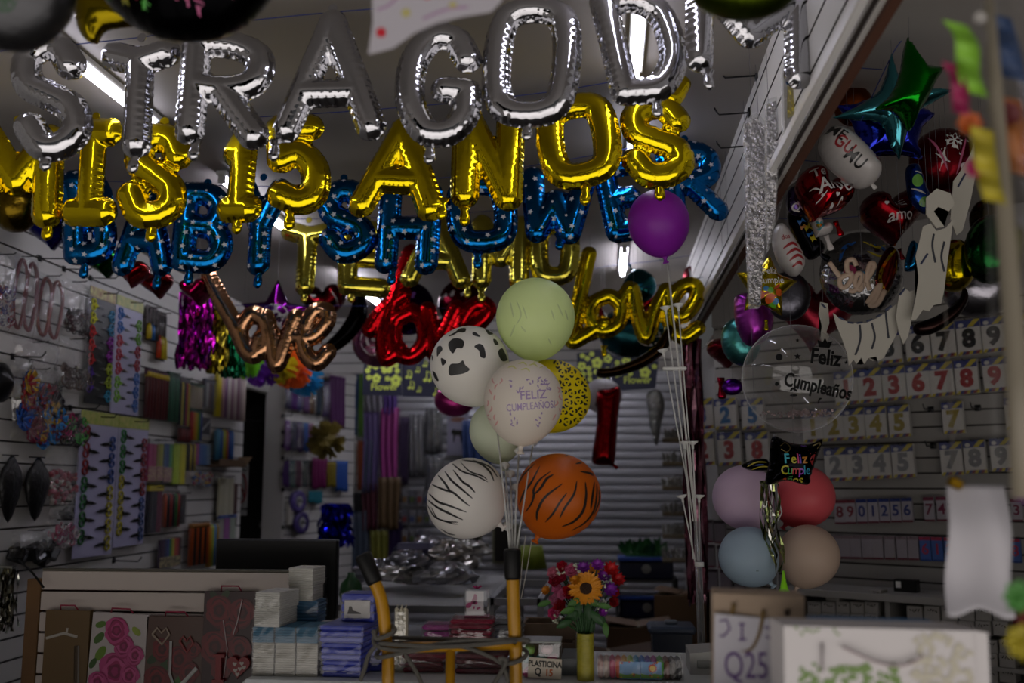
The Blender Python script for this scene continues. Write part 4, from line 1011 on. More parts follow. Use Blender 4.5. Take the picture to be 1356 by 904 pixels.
def loops(c, n):
    def f(t, w, h):
        for i in range(n):
            x = (i-(n-1)/2)*w/n*.8
            o = MB().tube([(x+w*.24*math.sin(a)*(1+.2*math.sin(2*a)), -.01-.004*i, h*(.02+.42*math.cos(a))) for a in [2*PI*k/24 for k in range(24)]], .009, 8, closed=True).build('cord_loop', mat(c, .4), t, True)
    return f
def bits(cols, n, r, shape='ball', zr=(-.45, .1), xr=.42):
    def f(t, w, h):
        for ci, c in enumerate(cols):
            mb = MB()
            for i in range(n):
                q = (RS.uniform(-xr, xr)*w, RS.uniform(-.03, -.004), h*RS.uniform(*zr)); s = r*RS.uniform(.7, 1.3)
                if shape == 'ball': mb.ball(q, s, 8)
                elif shape == 'curl': mb.tube([(q[0]+s*math.cos(a), q[1]-.002*a, q[2]+s*math.sin(a)) for a in [k*.8 for k in range(9)]], s*.22, 5)
                elif shape == 'bow':
                    for k in range(6): a = k*1.05; mb.tube([q, (q[0]+s*1.6*math.cos(a-.2), q[1]-s*.5, q[2]+s*1.6*math.sin(a-.2)), (q[0]+s*1.6*math.cos(a+.3), q[1]-s*.7, q[2]+s*1.6*math.sin(a+.3)), q], s*.28, 5, flat=.4)
                else: mb.box(q, (s*2, s, s*2.6), rot=(RS.uniform(0, 3), RS.uniform(0, 3), 0), bev=s*.2)
            o = mb.build('filling', mat(c, .35), t, shape != 'box'); o['kind'] = 'stuff'
    return f
wallbag('clear bag of coiled maroon cords, first on the upper left wall', FL, (14, 338, 46, 448), loops('5c1420', 2))
wallbag('clear bag of coiled maroon and tan cords beside the first', FL, (46, 364, 80, 456), loops('6a2420', 2))
wallbag('clear bag of dark beads and clips left of the black scissors card', FL, (81, 372, 116, 442), bits(['1c1012', '3a1216', '2a2a2c'], 26, .012, 'curl', (-.48, -.05)))
wallbag('empty looking clear bag below the coiled cords', FL, (18, 452, 74, 505), bits(['7a7a78'], 8, .008, 'curl'))
wallbag('clear bag of brown hair rings under the dark beads bag', FL, (74, 448, 116, 520), bits(['3a2a24', '5a4a42'], 16, .018, 'curl', (-.4, -.05)))
wallbag('dark bag of red, blue and yellow bows on the left wall', FL, (17, 488, 76, 585), bits(['8a1420', '1a4a9a', '2a7ab8', 'b08a1a', '6a1030', '140f14'], 7, .03, 'bow', (-.44, .3)), d=.05)
wallbag('bag of black hair bands dotted with neon, left of the scissors cards', FL, (72, 548, 108, 590), bits(['0c0c0e', '101012', '3a9a3a', 'a01a5a'], 14, .02, 'curl', (-.4, .4)))
wallbag('bag of pink and white beads under the hair bands', FL, (60, 588, 99, 668), bits(['b06a7a', 'a8a09a', '9a3a4a'], 34, .012, 'ball', (-.48, .05)))
wallbag('bag of pink brushes beside the lower scissors card', FL, (58, 688, 100, 726), bits(['a83a5a', 'b0527a', 'b8b0b0'], 12, .016, 'curl', (-.4, .3)))
wallbag('low packet of black blocks at the bottom of the left wall', FL, (15, 702, 66, 742), bits(['0c0c0e', '121014'], 9, .03, 'box', (-.4, -.05)))
wallbag('small grey packet above the pink brushes', FL, (66, 664, 92, 686), bits(['5a5c5e'], 10, .012, 'box'))
wallbag('clear bag of red trinkets at the far left edge', FL, (-12, 335, 14, 440), bits(['7a1a22', '2a2a6a', 'a0a0a0'], 20, .012, 'curl'))
def hanger_black(label, box):
    p, w, h = FL.box(*box, .05)
    t = T('hair_piece', label, 'hair piece', p, (0, 0, FL.rz), 'black hair pieces')
    MB().lathe([(.001, -h*.5), (w*.14, -h*.42), (w*.34, -h*.15), (w*.44, h*.08), (w*.36, h*.25), (w*.16, h*.4), (w*.05, h*.48)], 16, M=Matrix.Diagonal((1, .35, 1, 1))).build('hair', mat('070708', .35, bump=(60, .5)), t, True)
    MB().tube([(0, .05, h*.48), (0, -.03, h*.47)], .003, 6).build('hanger', HOOKM, t)
hanger_black('black pointed hair piece in a bag at the left edge', (-4, 600, 30, 692)); hanger_black('black pointed hair piece right of the edge one', (31, 603, 66, 690))
p, w_, h_ = FL.box(-14, 480, 17, 532, .06)
tag(MB().tube([(0, .06, 0), (0, .0, 0)], .004, 6).lathe([(.001, -.03), (w_*.5, -.02), (w_*.52, 0), (w_*.3, .03), (.001, .06)], 24, M=Matrix.Rotation(PI/2, 4, 'X')).build('black_hat', mat('08080a', .3), None, True, loc=p, rot=(0, 0, FL.rz)), 'round glossy black hat hanging at the left edge', 'hat')
p, w_, h_ = FL.box(-6, 752, 26, 838, .08)
tinsel('tinsel_garland', 'silver tinsel garland at the bottom left edge', 'garland', 8, 752, 838, 24, p.y, [foilm('b8b8b0'), foilm('8a8672')], 40, wav=.01, sw=.006, dep=.08)
for px, py, n in ((52, 342, 'above the coiled cord bags'), (84, 356, 'right of the cord bags'), (119, 368, 'over the black scissors card'), (16, 472, 'left of the clear bags'), (92, 540, 'above the black hair bands'), (58, 588, 'under the bag of bows'), (150, 742, 'under the scissors cards'), (290, 376, 'behind the rose gold love'), (328, 392, 'right of the rose gold letters'), (232, 470, 'above the maroon pencils'), (245, 478, 'above the green pencil pack'), (322, 556, 'at the wall end beside the dark doorway')):
    hook('dark metal peg on the left wall, '+n, FL, px, py)
# stationery
def sticks(label, box, cols, fr=FL, cat='pencil pack', name='pencil_pack', tip=None, head=None, r=None, foot=None, off=.03, boxy=False, group='stationery packs on the left wall'):
    p, w, h = fr.box(*box, off)
    t = T(name, label, cat, p, (0, 0, fr.rz), group); n = len(cols)
    for i, c in enumerate(cols):
        x = (i-(n-1)/2)*w/n; rr = r or w/n*.46
        if boxy: MB().box((x, -.008, -h*.02), (w/n*.94, .016, h*.93), bev=.003).build('strip', mat(c, .4), t)
        else:
            o = MB().tube([(x, -rr, -h*.48), (x, -rr, h*.36), (x, -rr, h*.44)], [rr, rr, rr*.35 if not tip else rr], 8).build('stick', mat(c, .4), t, True)
            if tip: MB().tube([(x, -rr, h*.36), (x, -rr, h*.46)], [rr*1.1, rr*1.1], 8).build('tip', mat(tip, .4), o, True)
    if head: MB().box((0, -.012, h*.46), (w, .022, h*.12), bev=.002).build('header', mat(head, .4), t)
    if foot: MB().box((0, -.016, -h*.3), (w*.96, .006, h*.34), bev=.002).build('printed_foot', mat(foot, .4, var=('b8a87a', 60, .8)), t)
    MB().box((0, -.014, 0), (w*1.02, .03, h), bev=.006).build('film', FILM, t)
    MB().tube([(0, .03, h*.49), (0, -.06, h*.488), (0, -.068, h*.5)], .003, 6).build('hanger', HOOKM, t)
    return t
sticks('pack of maroon pencils with yellow bands', (189, 492, 217, 556), ['4a0f14', '56141a', '4a0f14', '5a1a18', '4a0f14', '56141a', '4a0f14'], tip='b8a01a', head='4a1440')
sticks('green pack of pencils next to the maroon ones', (218, 494, 232, 560), ['1c4a34', '235a40', '1c4a34', '235a40'], head='173a28')
sticks('pack of pencils with black and yellow pattern', (233, 500, 247, 565), ['14141c', 'b0a01a', '14141c', 'a01a2a', 'b8a01a'], head='5a5a5c')
sticks('tan eraser blocks in two rows on the left wall', (249, 508, 266, 542), ['9a8a6a', '9a8a6a'], boxy=True, head='2a4a34', cat='eraser pack', name='eraser_pack')
sticks('small dark pack striped with white, right of the tan erasers', (267, 503, 281, 541), ['24242e', '8a8a88', '3a1a1a', '24242e'], boxy=True, head='2a2a3a', cat='marker pack', name='marker_pack')
sticks('wide bag of pastel drinking straws by the doorway', (281, 492, 318, 556), ['b0a01a', '9a7a7a', '6a4a6a', 'a8a09a', '7a5a6a', '9a9088', '6a4a5a', '8a7a7a', 'a89a90'], cat='straw pack', name='straw_pack')
sticks('pack of red pencils above the fluorescent markers', (233, 566, 247, 586), ['5a1418', '6a1a1e', '5a1418', '7a2024'], cat='pencil pack')
sticks('green-headed pack of rainbow crayons under the erasers', (248, 542, 263, 584), ['b02020', 'c07a1a', 'b0a01a', '3a7a2a', '2a3a8a'], head='23502f', cat='crayon pack', name='crayon_pack')
t = T('ruler_set', 'clear triangle ruler set beside the rainbow crayons', 'ruler set', FL.box(262, 552, 279, 578, .03)[0], (0, 0, FL.rz))
w_, h_ = FL.box(262, 552, 279, 578, .03)[1:]
mb = MB()
for a, b in (((-.5, -.45), (.45, .4)), ((.45, .4), (.45, -.45)), ((.45, -.45), (-.5, -.45))): mb.tube([(a[0]*w_, -.004, a[1]*h_), (b[0]*w_, -.004, b[1]*h_)], .009, 4, flat=.3)
mb.build('set_square', mat('9a9a9c', .3), t); MB().box((0, .004, 0), (w_, .002, h_)).build('backing', mat('3a3a44', .5), t)
sticks('pack of pink fluorescent markers with printed feet', (193, 582, 204, 638), ['a03a6a', '9a2a5a'], foot='8a3a6a', head='a8a8a8', boxy=True, cat='marker pack', name='marker_pack')
sticks('pack of yellow markers with printed feet', (204.5, 582, 213, 638), ['8a8a2a', '9a9a30'], foot='8a3a6a', head='a8a8a8', boxy=True, cat='marker pack', name='marker_pack')
sticks('pack of blue and green markers with printed feet', (213.5, 582, 225, 640), ['3a5a8a', '2a4a7a', '3a8a4a'], foot='7a3a6a', head='a8a8a8', boxy=True, cat='marker pack', name='marker_pack')
sticks('lime green highlighter pack', (226, 584, 235, 642), ['9ab81a', 'a8c020'], boxy=True, cat='highlighter pack', name='highlighter_pack')
sticks('bright yellow highlighter pack', (235.5, 584, 243, 642), ['c8c414', 'c0b810'], boxy=True, cat='highlighter pack', name='highlighter_pack')
sticks('pack of black and yellow pens with a red band', (244, 585, 255, 624), ['1a1a1c', 'b8a01a', '1a1a1c', 'b8a01a'], foot='6a1a1a', cat='pen pack', name='pen_pack')
sticks('pack with a pink and blue printed card', (256, 586, 276, 616), ['a8408a', '3a6ab0', '3a78b8', '7a9ab8'], boxy=True, cat='sticker pack', name='sticker_pack')
sticks('bag of blue and yellow brushes in a cardboard tray', (281, 566, 303, 610), ['3a7a9a', '2a5a9a', 'a8b03a', 'b0602a', '2a4a9a', '3a6aa8'], cat='brush pack', name='brush_pack')
p, w_, h_ = FL.box(280, 608, 314, 618, .08)
t = T('cardboard_tray', 'brown cardboard tray fixed under the blue brushes', 'tray', p, (0, 0, FL.rz))
MB().box((0, 0, -h_*.4), (w_, .12, .004)).box((0, -.058, 0), (w_, .004, h_)).box((0, .058, 0), (w_, .004, h_)).build('tray_sides', mat('6a523a', .7), t); MB().box((w_*.62, -.02, h_*.35), (w_*.3, .1, .004), rot=(0, -.5, 0)).build('flap', mat('7a6244', .7), t)
wallbag('clear bag of tiny coloured beads under the sticker pack', FL, (250, 616, 278, 646), bits(['8a2a4a', '2a5a9a', '8a8a8a', 'b08a3a'], 16, .01, 'ball', (-.45, .2)))
sticks('cream paper pack hanging beside the no-smoking sign', (287, 630, 307, 684), ['a8a488', 'b0ac92', 'a8a488'], boxy=True, cat='paper pack', name='paper_pack')
tag(MB().box((0, 0, 0), (FL.box(307, 640, 313, 695, .03)[1], .012, FL.box(307, 640, 313, 695, .03)[2]), bev=.003).build('maroon_strip', matte('3a1014'), loc=FL.box(307, 640, 313, 695, .03)[0], rot=(0, 0, FL.rz)), 'narrow maroon strip at the end of the left wall', 'strip')
sticks('pack of yellow topped dark markers in a low row', (192, 644, 211, 706), ['16161e', '1c1c2a', '6a1a3a'], head='b8a81a', boxy=True, cat='marker pack', name='marker_pack')
sticks('open box of coloured pens with a printed front', (212, 650, 233, 698), ['a0401a', '1a1a1c', '8a1a1a', '1a1a1c', '2a6a2a', '7a1a1a'], foot='1c1c1c', cat='pen pack', name='pen_pack')
sticks('black pack with a silver badge beside the coloured pens', (233.5, 652, 243, 694), ['121214', '1a1a1c'], boxy=True, cat='pen pack', name='pen_pack')
sticks('rainbow pencil pack with a black printed foot', (208, 711, 237, 751), ['2a1030', '3a1440', '14285a', '1a3a8a', '2a7a2a', 'b0a81a', 'b0401a', 'a01a2a', '3a1010'], foot='181818', boxy=True, cat='pencil pack')
sticks('pack of orange glitter glue tubes', (247, 690, 271, 748), ['a8480e', '1a1410', 'a8480e', '1a1410', 'b0500e', '1a1410', 'a8480e'], tip='8a5a1a', cat='glue pack', name='glue_pack')
sticks('pack of yellow brushes right of the glitter glue', (271, 690, 284, 750), ['a8780e', '8a9a3a', '3a6a9a', '8a6a1a'], cat='brush pack', name='brush_pack')
sticks('packet with a blue header and a purple flower', (286, 682, 309, 716), ['8a8a80', '8a3a8a', '8a9a84'], boxy=True, head='1a4aa0', cat='sticker pack', name='sticker_pack')
def plier(label, box, c):
    p, w, h = FL.box(*box, .03)
    t = T('tool_set', label, 'tool set', p, (0, 0, FL.rz), 'tool sets on the left wall')
    MB().box((0, 0, 0), (w, .004, h), bev=.001).build('backing_card', mat('2a1416', .5), t)
    for i, cc in enumerate(c):
        x = (i-(len(c)-1)/2)*w/len(c)
        MB().tube([(x, -.01, -h*.46), (x, -.01, -h*.1), (x, -.01, 0)], [w/len(c)*.42, w/len(c)*.36, .004], 8).build('grip', mat(cc, .4), t, True); MB().tube([(x, -.01, 0), (x, -.01, h*.42)], .004, 6).build('shaft', CHROME, t, True)
    MB().tube([(0, .03, h*.47), (0, -.06, h*.465)], .003, 6).build('hanger', HOOKM, t)
plier('red card of small tools with yellow and blue grips', (193, 405, 207, 452), ['b09a1a', '1a5a9a', '2a2a2c']); plier('red card of small tools with yellow and orange grips', (207, 412, 219, 478), ['b03a1a', 'b0a01a', 'b0a01a'])
# no-smoking sign on the dark door
p, w_, h_ = FB(7.6).box(313, 614, 328, 682, 0)
mb = MB().box((0, 0, 0), (w_, .004, h_))
mb.tube([(w_*.36*math.cos(a), -.003, h_*.02+h_*.27*math.sin(a)) for a in [2*PI*k/24 for k in range(24)]], .007, 6, closed=True, mi=1, flat=.3)
mb.tube([(-w_*.25, -.003, h_*.2), (w_*.25, -.003, -h_*.16)], .006, 6, mi=1, flat=.3); mb.box((0, -.003, -h_*.02), (w_*.4, .002, .014), 2); mb.text('NO', w_*.6, 0, h_*.4, -.003, 2, .02); mb.text('FUMAR', w_*.36, 0, -h_*.38, -.003, 2, .02)
tag(mb.build('no_smoking_sign', [mat('a8a8a4', .5), mat('8a1418', .5), BLACK], loc=p), 'white no-smoking sign with a red ring beside the doorway', 'sign')
# ------------------------------------------------------------------ slatted display stand, posters, screen
YP = 3.55
a, b = at(58, 755, YP), at(400, 755, YP)
st = T('display_stand', 'white slatted display stand behind the counter on the left', 'display stand', ((a.x+b.x)/2, YP, 0))
w_ = b.x-a.x; mb = MB(); z = a.z
for i in range(15):
    if z-.066 < .02: break
    mb.box((0, 0, z-.034), (w_, .018, .066), bev=.002); z -= .0735
mb.build('slat_panel', mat('b3a8a0', .5), st); MB().box((0, .015, a.z*.5), (w_, .012, a.z-.02)).build('dark_backing', matte('2a1614'), st)
MB().box((0, .01, a.z+.004), (w_, .04, .008), bev=.002).build('top_edge', mat('4a463a', .5), st)
MB().box((-w_/2-.028, .012, a.z*.49), (.052, .05, a.z*.97), bev=.003).build('wooden_post', mat('6a4a22', .6, var=('563a1a', 6, .5)), st)
cord('black cable hanging over the top of the wooden post', [(25, 742, 3.6), (42, 757, 3.5), (58, 778, 3.5)], 3.5, .004, '0a0a0a', 'cable', 'power_cable')
def rosecard(label, box, bg, flowers, greens=(), extra=(), rz=0.):
    p, w, h = FB(YP-.045).box(*box, 0)
    t = T('gift_bag', label, 'gift bag', p, (0, rz, 0), 'printed gift bags on the stand')
    mb = MB().box((0, .012, 0), (w, .024, h), bev=.001); ms = [mat(bg, .35)]; y = -.0008
    for (u, v, r, c) in greens:
        ms.append(mat(c, .35)); mb.add([(q[0], y, q[1]) for q in fan(disc2(u*w, v*h, r*w, 10, .55, RS.uniform(0, 3)))[0]], fan(disc2(0, 0, 1, 10))[1], len(ms)-1); y -= .0001
    for (u, v, r, cs) in flowers:
        for k in range(7):                          # overlapping petals from rim to heart
            ms.append(mat(cs[k % len(cs)], .35)); rr = r*w*(1-.13*k)
            po = [(u*w+rr*(1+.12*math.sin(5*a+k*1.7))*math.cos(a)*(.8+.2*(k % 2)), v*h+rr*(1+.1*math.sin(3*a+k))*math.sin(a)) for a in [2*PI*i/20 for i in range(20)]]
            mb.add([(q[0], y, q[1]) for q in fan(po)[0]], fan(po)[1], len(ms)-1); y -= .00012
    for q in extra:
        ms.append(mat(q[1], .35)); mb.tube([(e[0]*w, y-.001, e[1]*h) for e in q[0]], q[2], 6, mi=len(ms)-1, flat=.3)
    mb.build('printed_face', ms, t)
    MB().tube([(-w*.2, .01, h*.5), (-w*.16, -.004, h*.56), (w*.16, -.004, h*.56), (w*.2, .01, h*.5)], .003, 6).build('handle', mat('8a1a3a', .5), t, True)
PKc = ['8a1e56', 'a0366c', '7a1248', 'ac4478', '8a1850', '6a0e3c']; RDc = ['4a060c', '600a12', '42060a', '6a0c14', '52080e', '360408']
rosecard('gift bag printed with magenta roses on white, second on the stand', (118, 812, 193, 925), 'a8a09e', [(-.02, -.18, .34, PKc), (.1, .12, .2, PKc), (-.05, .3, .24, ['8a1a50', 'a83a70', '6a0e3c']), (.32, .02, .17, PKc), (-.3, -.32, .2, PKc), (.25, -.22, .2, PKc)], [(-.35, .2, .12, '3a5a1a'), (-.3, .02, .14, '5a7a1a'), (.3, .3, .1, '7a8a2a'), (-.42, -.1, .1, '2a4a14'), (-.34, .36, .1, '4a6a1a'), (-.05, -.46, .07, '141414')], rz=R_(2))
rosecard('gift bag printed with red roses and wire hearts on brown', (192, 816, 268, 925), '4a3026', [(-.28, -.28, .26, RDc), (.1, -.02, .24, RDc), (.28, -.18, .2, RDc), (-.2, .1, .2, RDc), (.35, .1, .14, RDc)], [(-.15, -.1, .14, '24401a'), (.12, -.28, .12, '2f5a1a'), (-.36, -.02, .12, '1c3414')],
         [([(-.38, .28), (-.3, .36), (-.22, .3), (-.14, .36), (-.08, .28), (-.2, .16), (-.38, .28)], '8a7a6a', .004), ([(.1, .2), (.16, .26), (.22, .2), (.28, .26), (.34, .18), (.24, .06), (.1, .2)], '7a2a2a', .004), ([(-.05, .2), (-.04, -.2), (.1, -.45)], '9a9a98', .005), ([(.05, -.42), (.42, -.12)], 'a8a8a4', .007)])
rosecard('gift bag printed with crowded dark red roses beside the foam trays', (268, 783, 337, 910), '2a060a', [(-.2, .3, .3, RDc), (.25, .28, .28, RDc), (-.25, -.08, .32, RDc), (.22, -.1, .26, RDc), (0, .1, .2, RDc), (-.1, -.3, .24, RDc)], [(-.3, .45, .12, '1a2a0c'), (-.1, .46, .12, '22340e')], [([(.25, .42), (.18, .2), (.1, .05)], 'a89a9a', .002), ([(-.1, .2), (0, -.1), (-.05, -.4)], '9a8a8a', .002)])
rosecard('plain kraft paper gift bag with a white ribbon, first on the stand', (57, 808, 116, 925), '5a4422', [], [], [([(-.45, .18), (-.05, .24), (.25, .2)], '9a948a', .005), ([(0, .24), (.02, .3)], '9a948a', .004), ([(.25, .1), (.3, -.4)], '3a2a14', .01)])
p, w_, h_ = FB(3.485).box(281, 862, 332, 904, 0)
t = T('love_ornament', 'red ornament with a heart full of small white hearts beside the counter', 'ornament', p)
mb = MB().prism([(-w_*.48, -h_*.5), (-w_*.18, -h_*.5), (-w_*.18, -h_*.4), (-w_*.26, -h_*.4), (-w_*.26, h_*.3), (-w_*.18, h_*.3), (-w_*.18, h_*.4), (-w_*.48, h_*.4), (-w_*.48, h_*.3), (-w_*.4, h_*.3), (-w_*.4, -h_*.4), (-w_*.48, -h_*.4)], -.006, .006)
mb.build('letter_I', mat('7a1016', .4), t); mb = MB().prism(heart2(w_*.18, -h_*.02, w_*.62), -.006, .006)
for q in ((.1, .1), (.28, .12), (.12, -.1), (.24, -.05), (.18, -.22), (.34, 0)): mb.prism(heart2(w_*q[0], h_*q[1], w_*.12, 14), -.0075, -.006, 1)
mb.build('heart', [mat('7a1016', .4), mat('b0a8a0', .4)], t)
t = T('monitor', 'black flat screen monitor seen from behind the stand', 'monitor', at(368, 800, 3.95))
O = t.location; a, b = at(289, 713, 3.95), at(446, 820, 3.95); cz = (a.z+b.z)/2-O.z; ww = b.x-a.x; hh = a.z-b.z
MB().box(((a.x+b.x)/2-O.x, 0, cz), (ww, .04, hh), bev=.006).build('casing', mat('0b0b0c', .4), t)
MB().prism([(-ww*.42, cz+hh*.02), (-ww*.2, cz+hh*.1), (ww*.2, cz+hh*.1), (ww*.42, cz+hh*.02), (ww*.42, cz-hh*.3), (-ww*.42, cz-hh*.3)], -.045, -.02).build('rear_bulge', mat('121214', .35), t)
MB().box((0, 0, cz-hh*.7), (.08, .04, hh*.5), bev=.005).build('stand_neck', BLACK, t); MB().box((0, 0, cz-hh*.95), (.3, .2, .015), bev=.004).build('stand_foot', BLACK, t)

zd = O.z+cz-hh*.95-.0075
dk = T('cash_desk', 'plain desk behind the slatted stand carrying the monitor', 'desk', (O.x, 3.98, 0))
MB().box((0, 0, zd-.015), (.7, .4, .03), bev=.003).build('desk_top', mat('8a8680', .5), dk)
for x in (-.32, .32): MB().box((x, 0, (zd-.03)/2), (.03, .36, zd-.03)).build('side_panel', mat('7a766f', .5), dk)
# ------------------------------------------------------------------ number cards and small packs on the angled wall
CARDW = mat('b6b3ae', .45); HDB = mat('1c2a6a', .45); HDY = mat('a8981a', .45); STRR = mat('6a1420', .45); DK = mat('1a1410', .5)
ORD = ('first', 'second', 'third', 'fourth', 'fifth', 'sixth', 'seventh', 'eighth', 'ninth', 'tenth')
DIGC = {'black': '0c0c0c', 'red': '8a1014', 'gold': '8a7a1a', 'silver': '77787c', 'blue': '1a5a8a', 'purple': '3a2a6a'}
def numcard(d, col, px, yb, wpx, hpx, label, off=.05, rz=0., fr=None):
    fr = fr or FN
    p, w, h = fr.box(px-wpx/2, yb-hpx, px+wpx/2, yb, off)
    t = T('number_card', label, 'number card', p, (0, R_(-2.2), fr.rz+rz), 'party number cards on the angled wall')
    mb = MB().box((0, 0, 0), (w, .03, h), bev=.002)
    y = -.0155
    mb.add([(-w/2, y, h*.28), (w/2, y, h*.28), (w/2, y, h/2), (-w/2, y, h/2)], [(0, 1, 2, 3)], 1)
    mb.add([(-w*.05, y-.0004, h*.29), (w*.2, y-.0004, h*.29), (w*.5, y-.0004, h*.46), (w*.5, y-.0004, h*.5), (w*.28, y-.0004, h*.5)], [(0, 1, 2, 3, 4)], 2)
    mb.add([(v[0], y-.0005, v[1]) for v in fan(disc2(-w*.28, h*.36, w*.12, 10, .8))[0]], fan(disc2(0, 0, 1, 10))[1], 0)
    n = 7
    for i in range(n):
        x0 = -w/2+w*i/n; mb.add([(x0, y, -h/2), (x0+w/n, y, -h/2), (min(w/2, x0+w/n*1.6), y, -h*.4), (x0+w/n*.6, y, -h*.4)], [(0, 1, 2, 3)], (2, 1, 3)[i % 3])
    mb.text(d, h*.70, 0, -h*.06, y-.001, 4, .055, 1.0)
    o = mb.build('card', [CARDW, HDB, HDY, STRR, mat(DIGC[col], .35, .6 if col in ('silver', 'gold') else 0)], t)
    MB().box((0, -.006, -.003), (w*1.02, .036, h*1.01), bev=.004).build('clear_sleeve', FILM, t)
    MB().tube([(0, .05, h*.48), (0, -.05, h*.48), (0, -.06, h*.5)], .003, 6).build('peg', HOOKM, t)
def yrow(base, sl, x): return base+sl*(x-1200)
for d, x in (('3', 1178), ('6', 1216), ('7', 1250), ('8', 1284), ('9', 1317), ('0', 1350)): numcard(d, 'black', x, yrow(479, -.112, x), 32, 46, 'white number card with a black %s in the top row' % d)
for d, x in (('1', 1122), ('2', 1153), ('3', 1185), ('6', 1217), ('7', 1248), ('8', 1281), ('9', 1318), ('0', 1349)): numcard(d, 'red', x, yrow(529, -.092, x), 31, 45, 'white number card with a red %s in the second row' % d)
for d, x in (('1', 1078), ('2', 1105), ('3', 1132), ('4', 1161), ('5', 1192), ('7', 1263)): numcard(d, 'gold', x, yrow(578, -.0625, x), 28, 42, 'white number card with a gold %s in the third row' % d)
numcard('0', 'red', 1347, 568, 30, 42, 'white number card with a red 0 below the second row at the right end')
for d, x in (('2', 1108), ('3', 1137), ('4', 1166), ('5', 1197), ('7', 1261), ('8', 1292), ('9', 1327), ('0', 1356)): numcard(d, 'silver', x, yrow(632, -.052, x) if x < 1230 else yrow(634, -.08, x), 29, 44, 'white number card with a silver %s in the fourth row' % d)
for d, x in (('3', 931), ('2', 962), ('5', 998)): numcard(d, 'blue', x, 568, 29, 40, 'white number card with a blue %s left of the bubble balloon' % d)
for d, x in (('2', 932), ('3', 967), ('8', 1004)): numcard(d, 'red', x, 616, 30, 44, 'white number card with a red %s above the lilac balloon' % d)
def smallpack(d, px, yb, wpx, hpx, c, ink, label, off=.04, strip='5a1028'):
    p, w, h = FN.box(px-wpx/2, yb-hpx, px+wpx/2, yb, off)
    mb = MB().box((0, 0, 0), (w, .02, h), bev=.002)
    y = -.0105; mb.add([(-w/2, y, -h/2), (w/2, y, -h/2), (w/2, y, -h*.42), (-w/2, y, -h*.42)], [(0, 1, 2, 3)], 2)
    mb.add([(-w/2, y, h*.36), (w/2, y, h*.36), (w/2, y, h*.5), (-w/2, y, h*.5)], [(0, 1, 2, 3)], 1)
    if d: mb.text(d, h*.62, 0, -h*.02, y-.0008, 1, .02)
    mb.tube([(0, .04, h*.46), (0, -.04, h*.46), (0, -.046, h*.5)], .002, 5, mi=1)
    return tag(mb.build('candle_pack', [mat(c, .4), mat(ink, .4), mat(strip, .4)], None, loc=p, rot=(0, R_(-1.2), FN.rz)), label, 'candle pack', 'small packs above the shelf')
for d, x, c in (('8', 1113, '6a1a2a'), ('9', 1127, '6a1a2a'), ('0', 1142, '1a2a6a'), ('1', 1157, '1a2a6a'), ('2', 1172, '1a2a6a'), ('5', 1187, '1a2a6a'), ('6', 1202, '1a2a6a'), ('7', 1231, '6a1a3a'), ('4', 1248, '6a1a3a')):
    smallpack(d, x, yrow(691, -.03, x), 14, 32, '9a959c', c, 'small pale candle pack with the digit %s in the upper row of small packs' % d)
smallpack('3', 1347, 690, 15, 30, '9a959c', '6a1a3a', 'small pale candle pack with a digit 3 right of the hanging white paper')
for x in (1106, 1120, 1134, 1149, 1163, 1179, 1195, 1210): smallpack('', x, yrow(741, .02, x), 14, 31, '8f888e', '7a6a70', 'plain pale candle pack in the row just above the shelf')
for d, x in (('6', 1226), ('1', 1242), ('2', 1259), ('8', 1345)): smallpack(d, x, yrow(742, .02, x), 15, 32, '3a5a9a', '9a2a4a', 'blue candle pack with a pink digit %s just above the shelf' % d, strip='1a3a7a')
for i, (x, y) in enumerate(((938, 718), (954, 719), (940, 751), (958, 752), (944, 783), (962, 784), (980, 785))): smallpack('', x, y, 14, 30, '6d666c', '2a1e24', 'dark wrapped candle pack left of the light blue balloon, %s' % ('upper left', 'upper right', 'middle left', 'middle right', 'lowest left', 'lowest middle', 'lowest right')[i])
for px, py, n in ((1233, 542, 'left of the gold 7 card'), (1295, 540, 'right of the gold 7 card'), (1236, 590, 'between the gold and silver cards')): hook('dark peg without goods on the angled wall, '+n, FN, px, py, .12)
# shelf unit under the cards
p0 = FN.at(1070, 770, 0); p1 = FN.at(1400, 770, 0)
t = T('shelf_unit', 'white shelf unit with open cubbyholes under the number cards', 'shelf unit', ((p0.x+p1.x)/2, (p0.y+p1.y)/2, 0), (0, 0, NR))
wS = (p1-p0).length; zs = p0.z; D = .34; SH = mat('9a9792', .45); inv = Matrix.Rotation(-NR, 4, 'Z')
def ls(p): return inv @ (Vector(p)-t.location)
MB().box((0, -D/2, zs-.02), (wS, D, .035), bev=.003).build('shelf_top', SH, t)
for x in (-wS/2+.01, ls(FN.at(1176, 800, .3)).x, wS/2-.01): MB().box((x, -D/2+.01, zs/2-.02), (.022, D-.03, zs-.04)).build('upright_panel', SH, t)
MB().box((0, -.01, zs/2-.02), (wS-.02, .012, zs-.05)).build('back_panel', mat('5a5652', .6), t)
for z in (zs-.30, zs-.62): MB().box((0, -D/2+.01, z), (wS-.03, D-.03, .018)).build('inner_shelf', SH, t)
MB().box((0, -D+.03, .05), (wS-.03, .02, .1)).build('plinth', matte('3a3836'), t)
p = FN.at(1200, 762, .15); bx = T('black_box', 'small black box standing on the shelf under the candle packs', 'box', (p.x, p.y, zs-.0025), (0, 0, NR))
MB().box((0, 0, .03), (.11, .06, .06), bev=.003).build('body', BLACK, bx); MB().box((-.03, -.031, .035), (.025, .003, .03)).build('white_label', WHITE, bx)
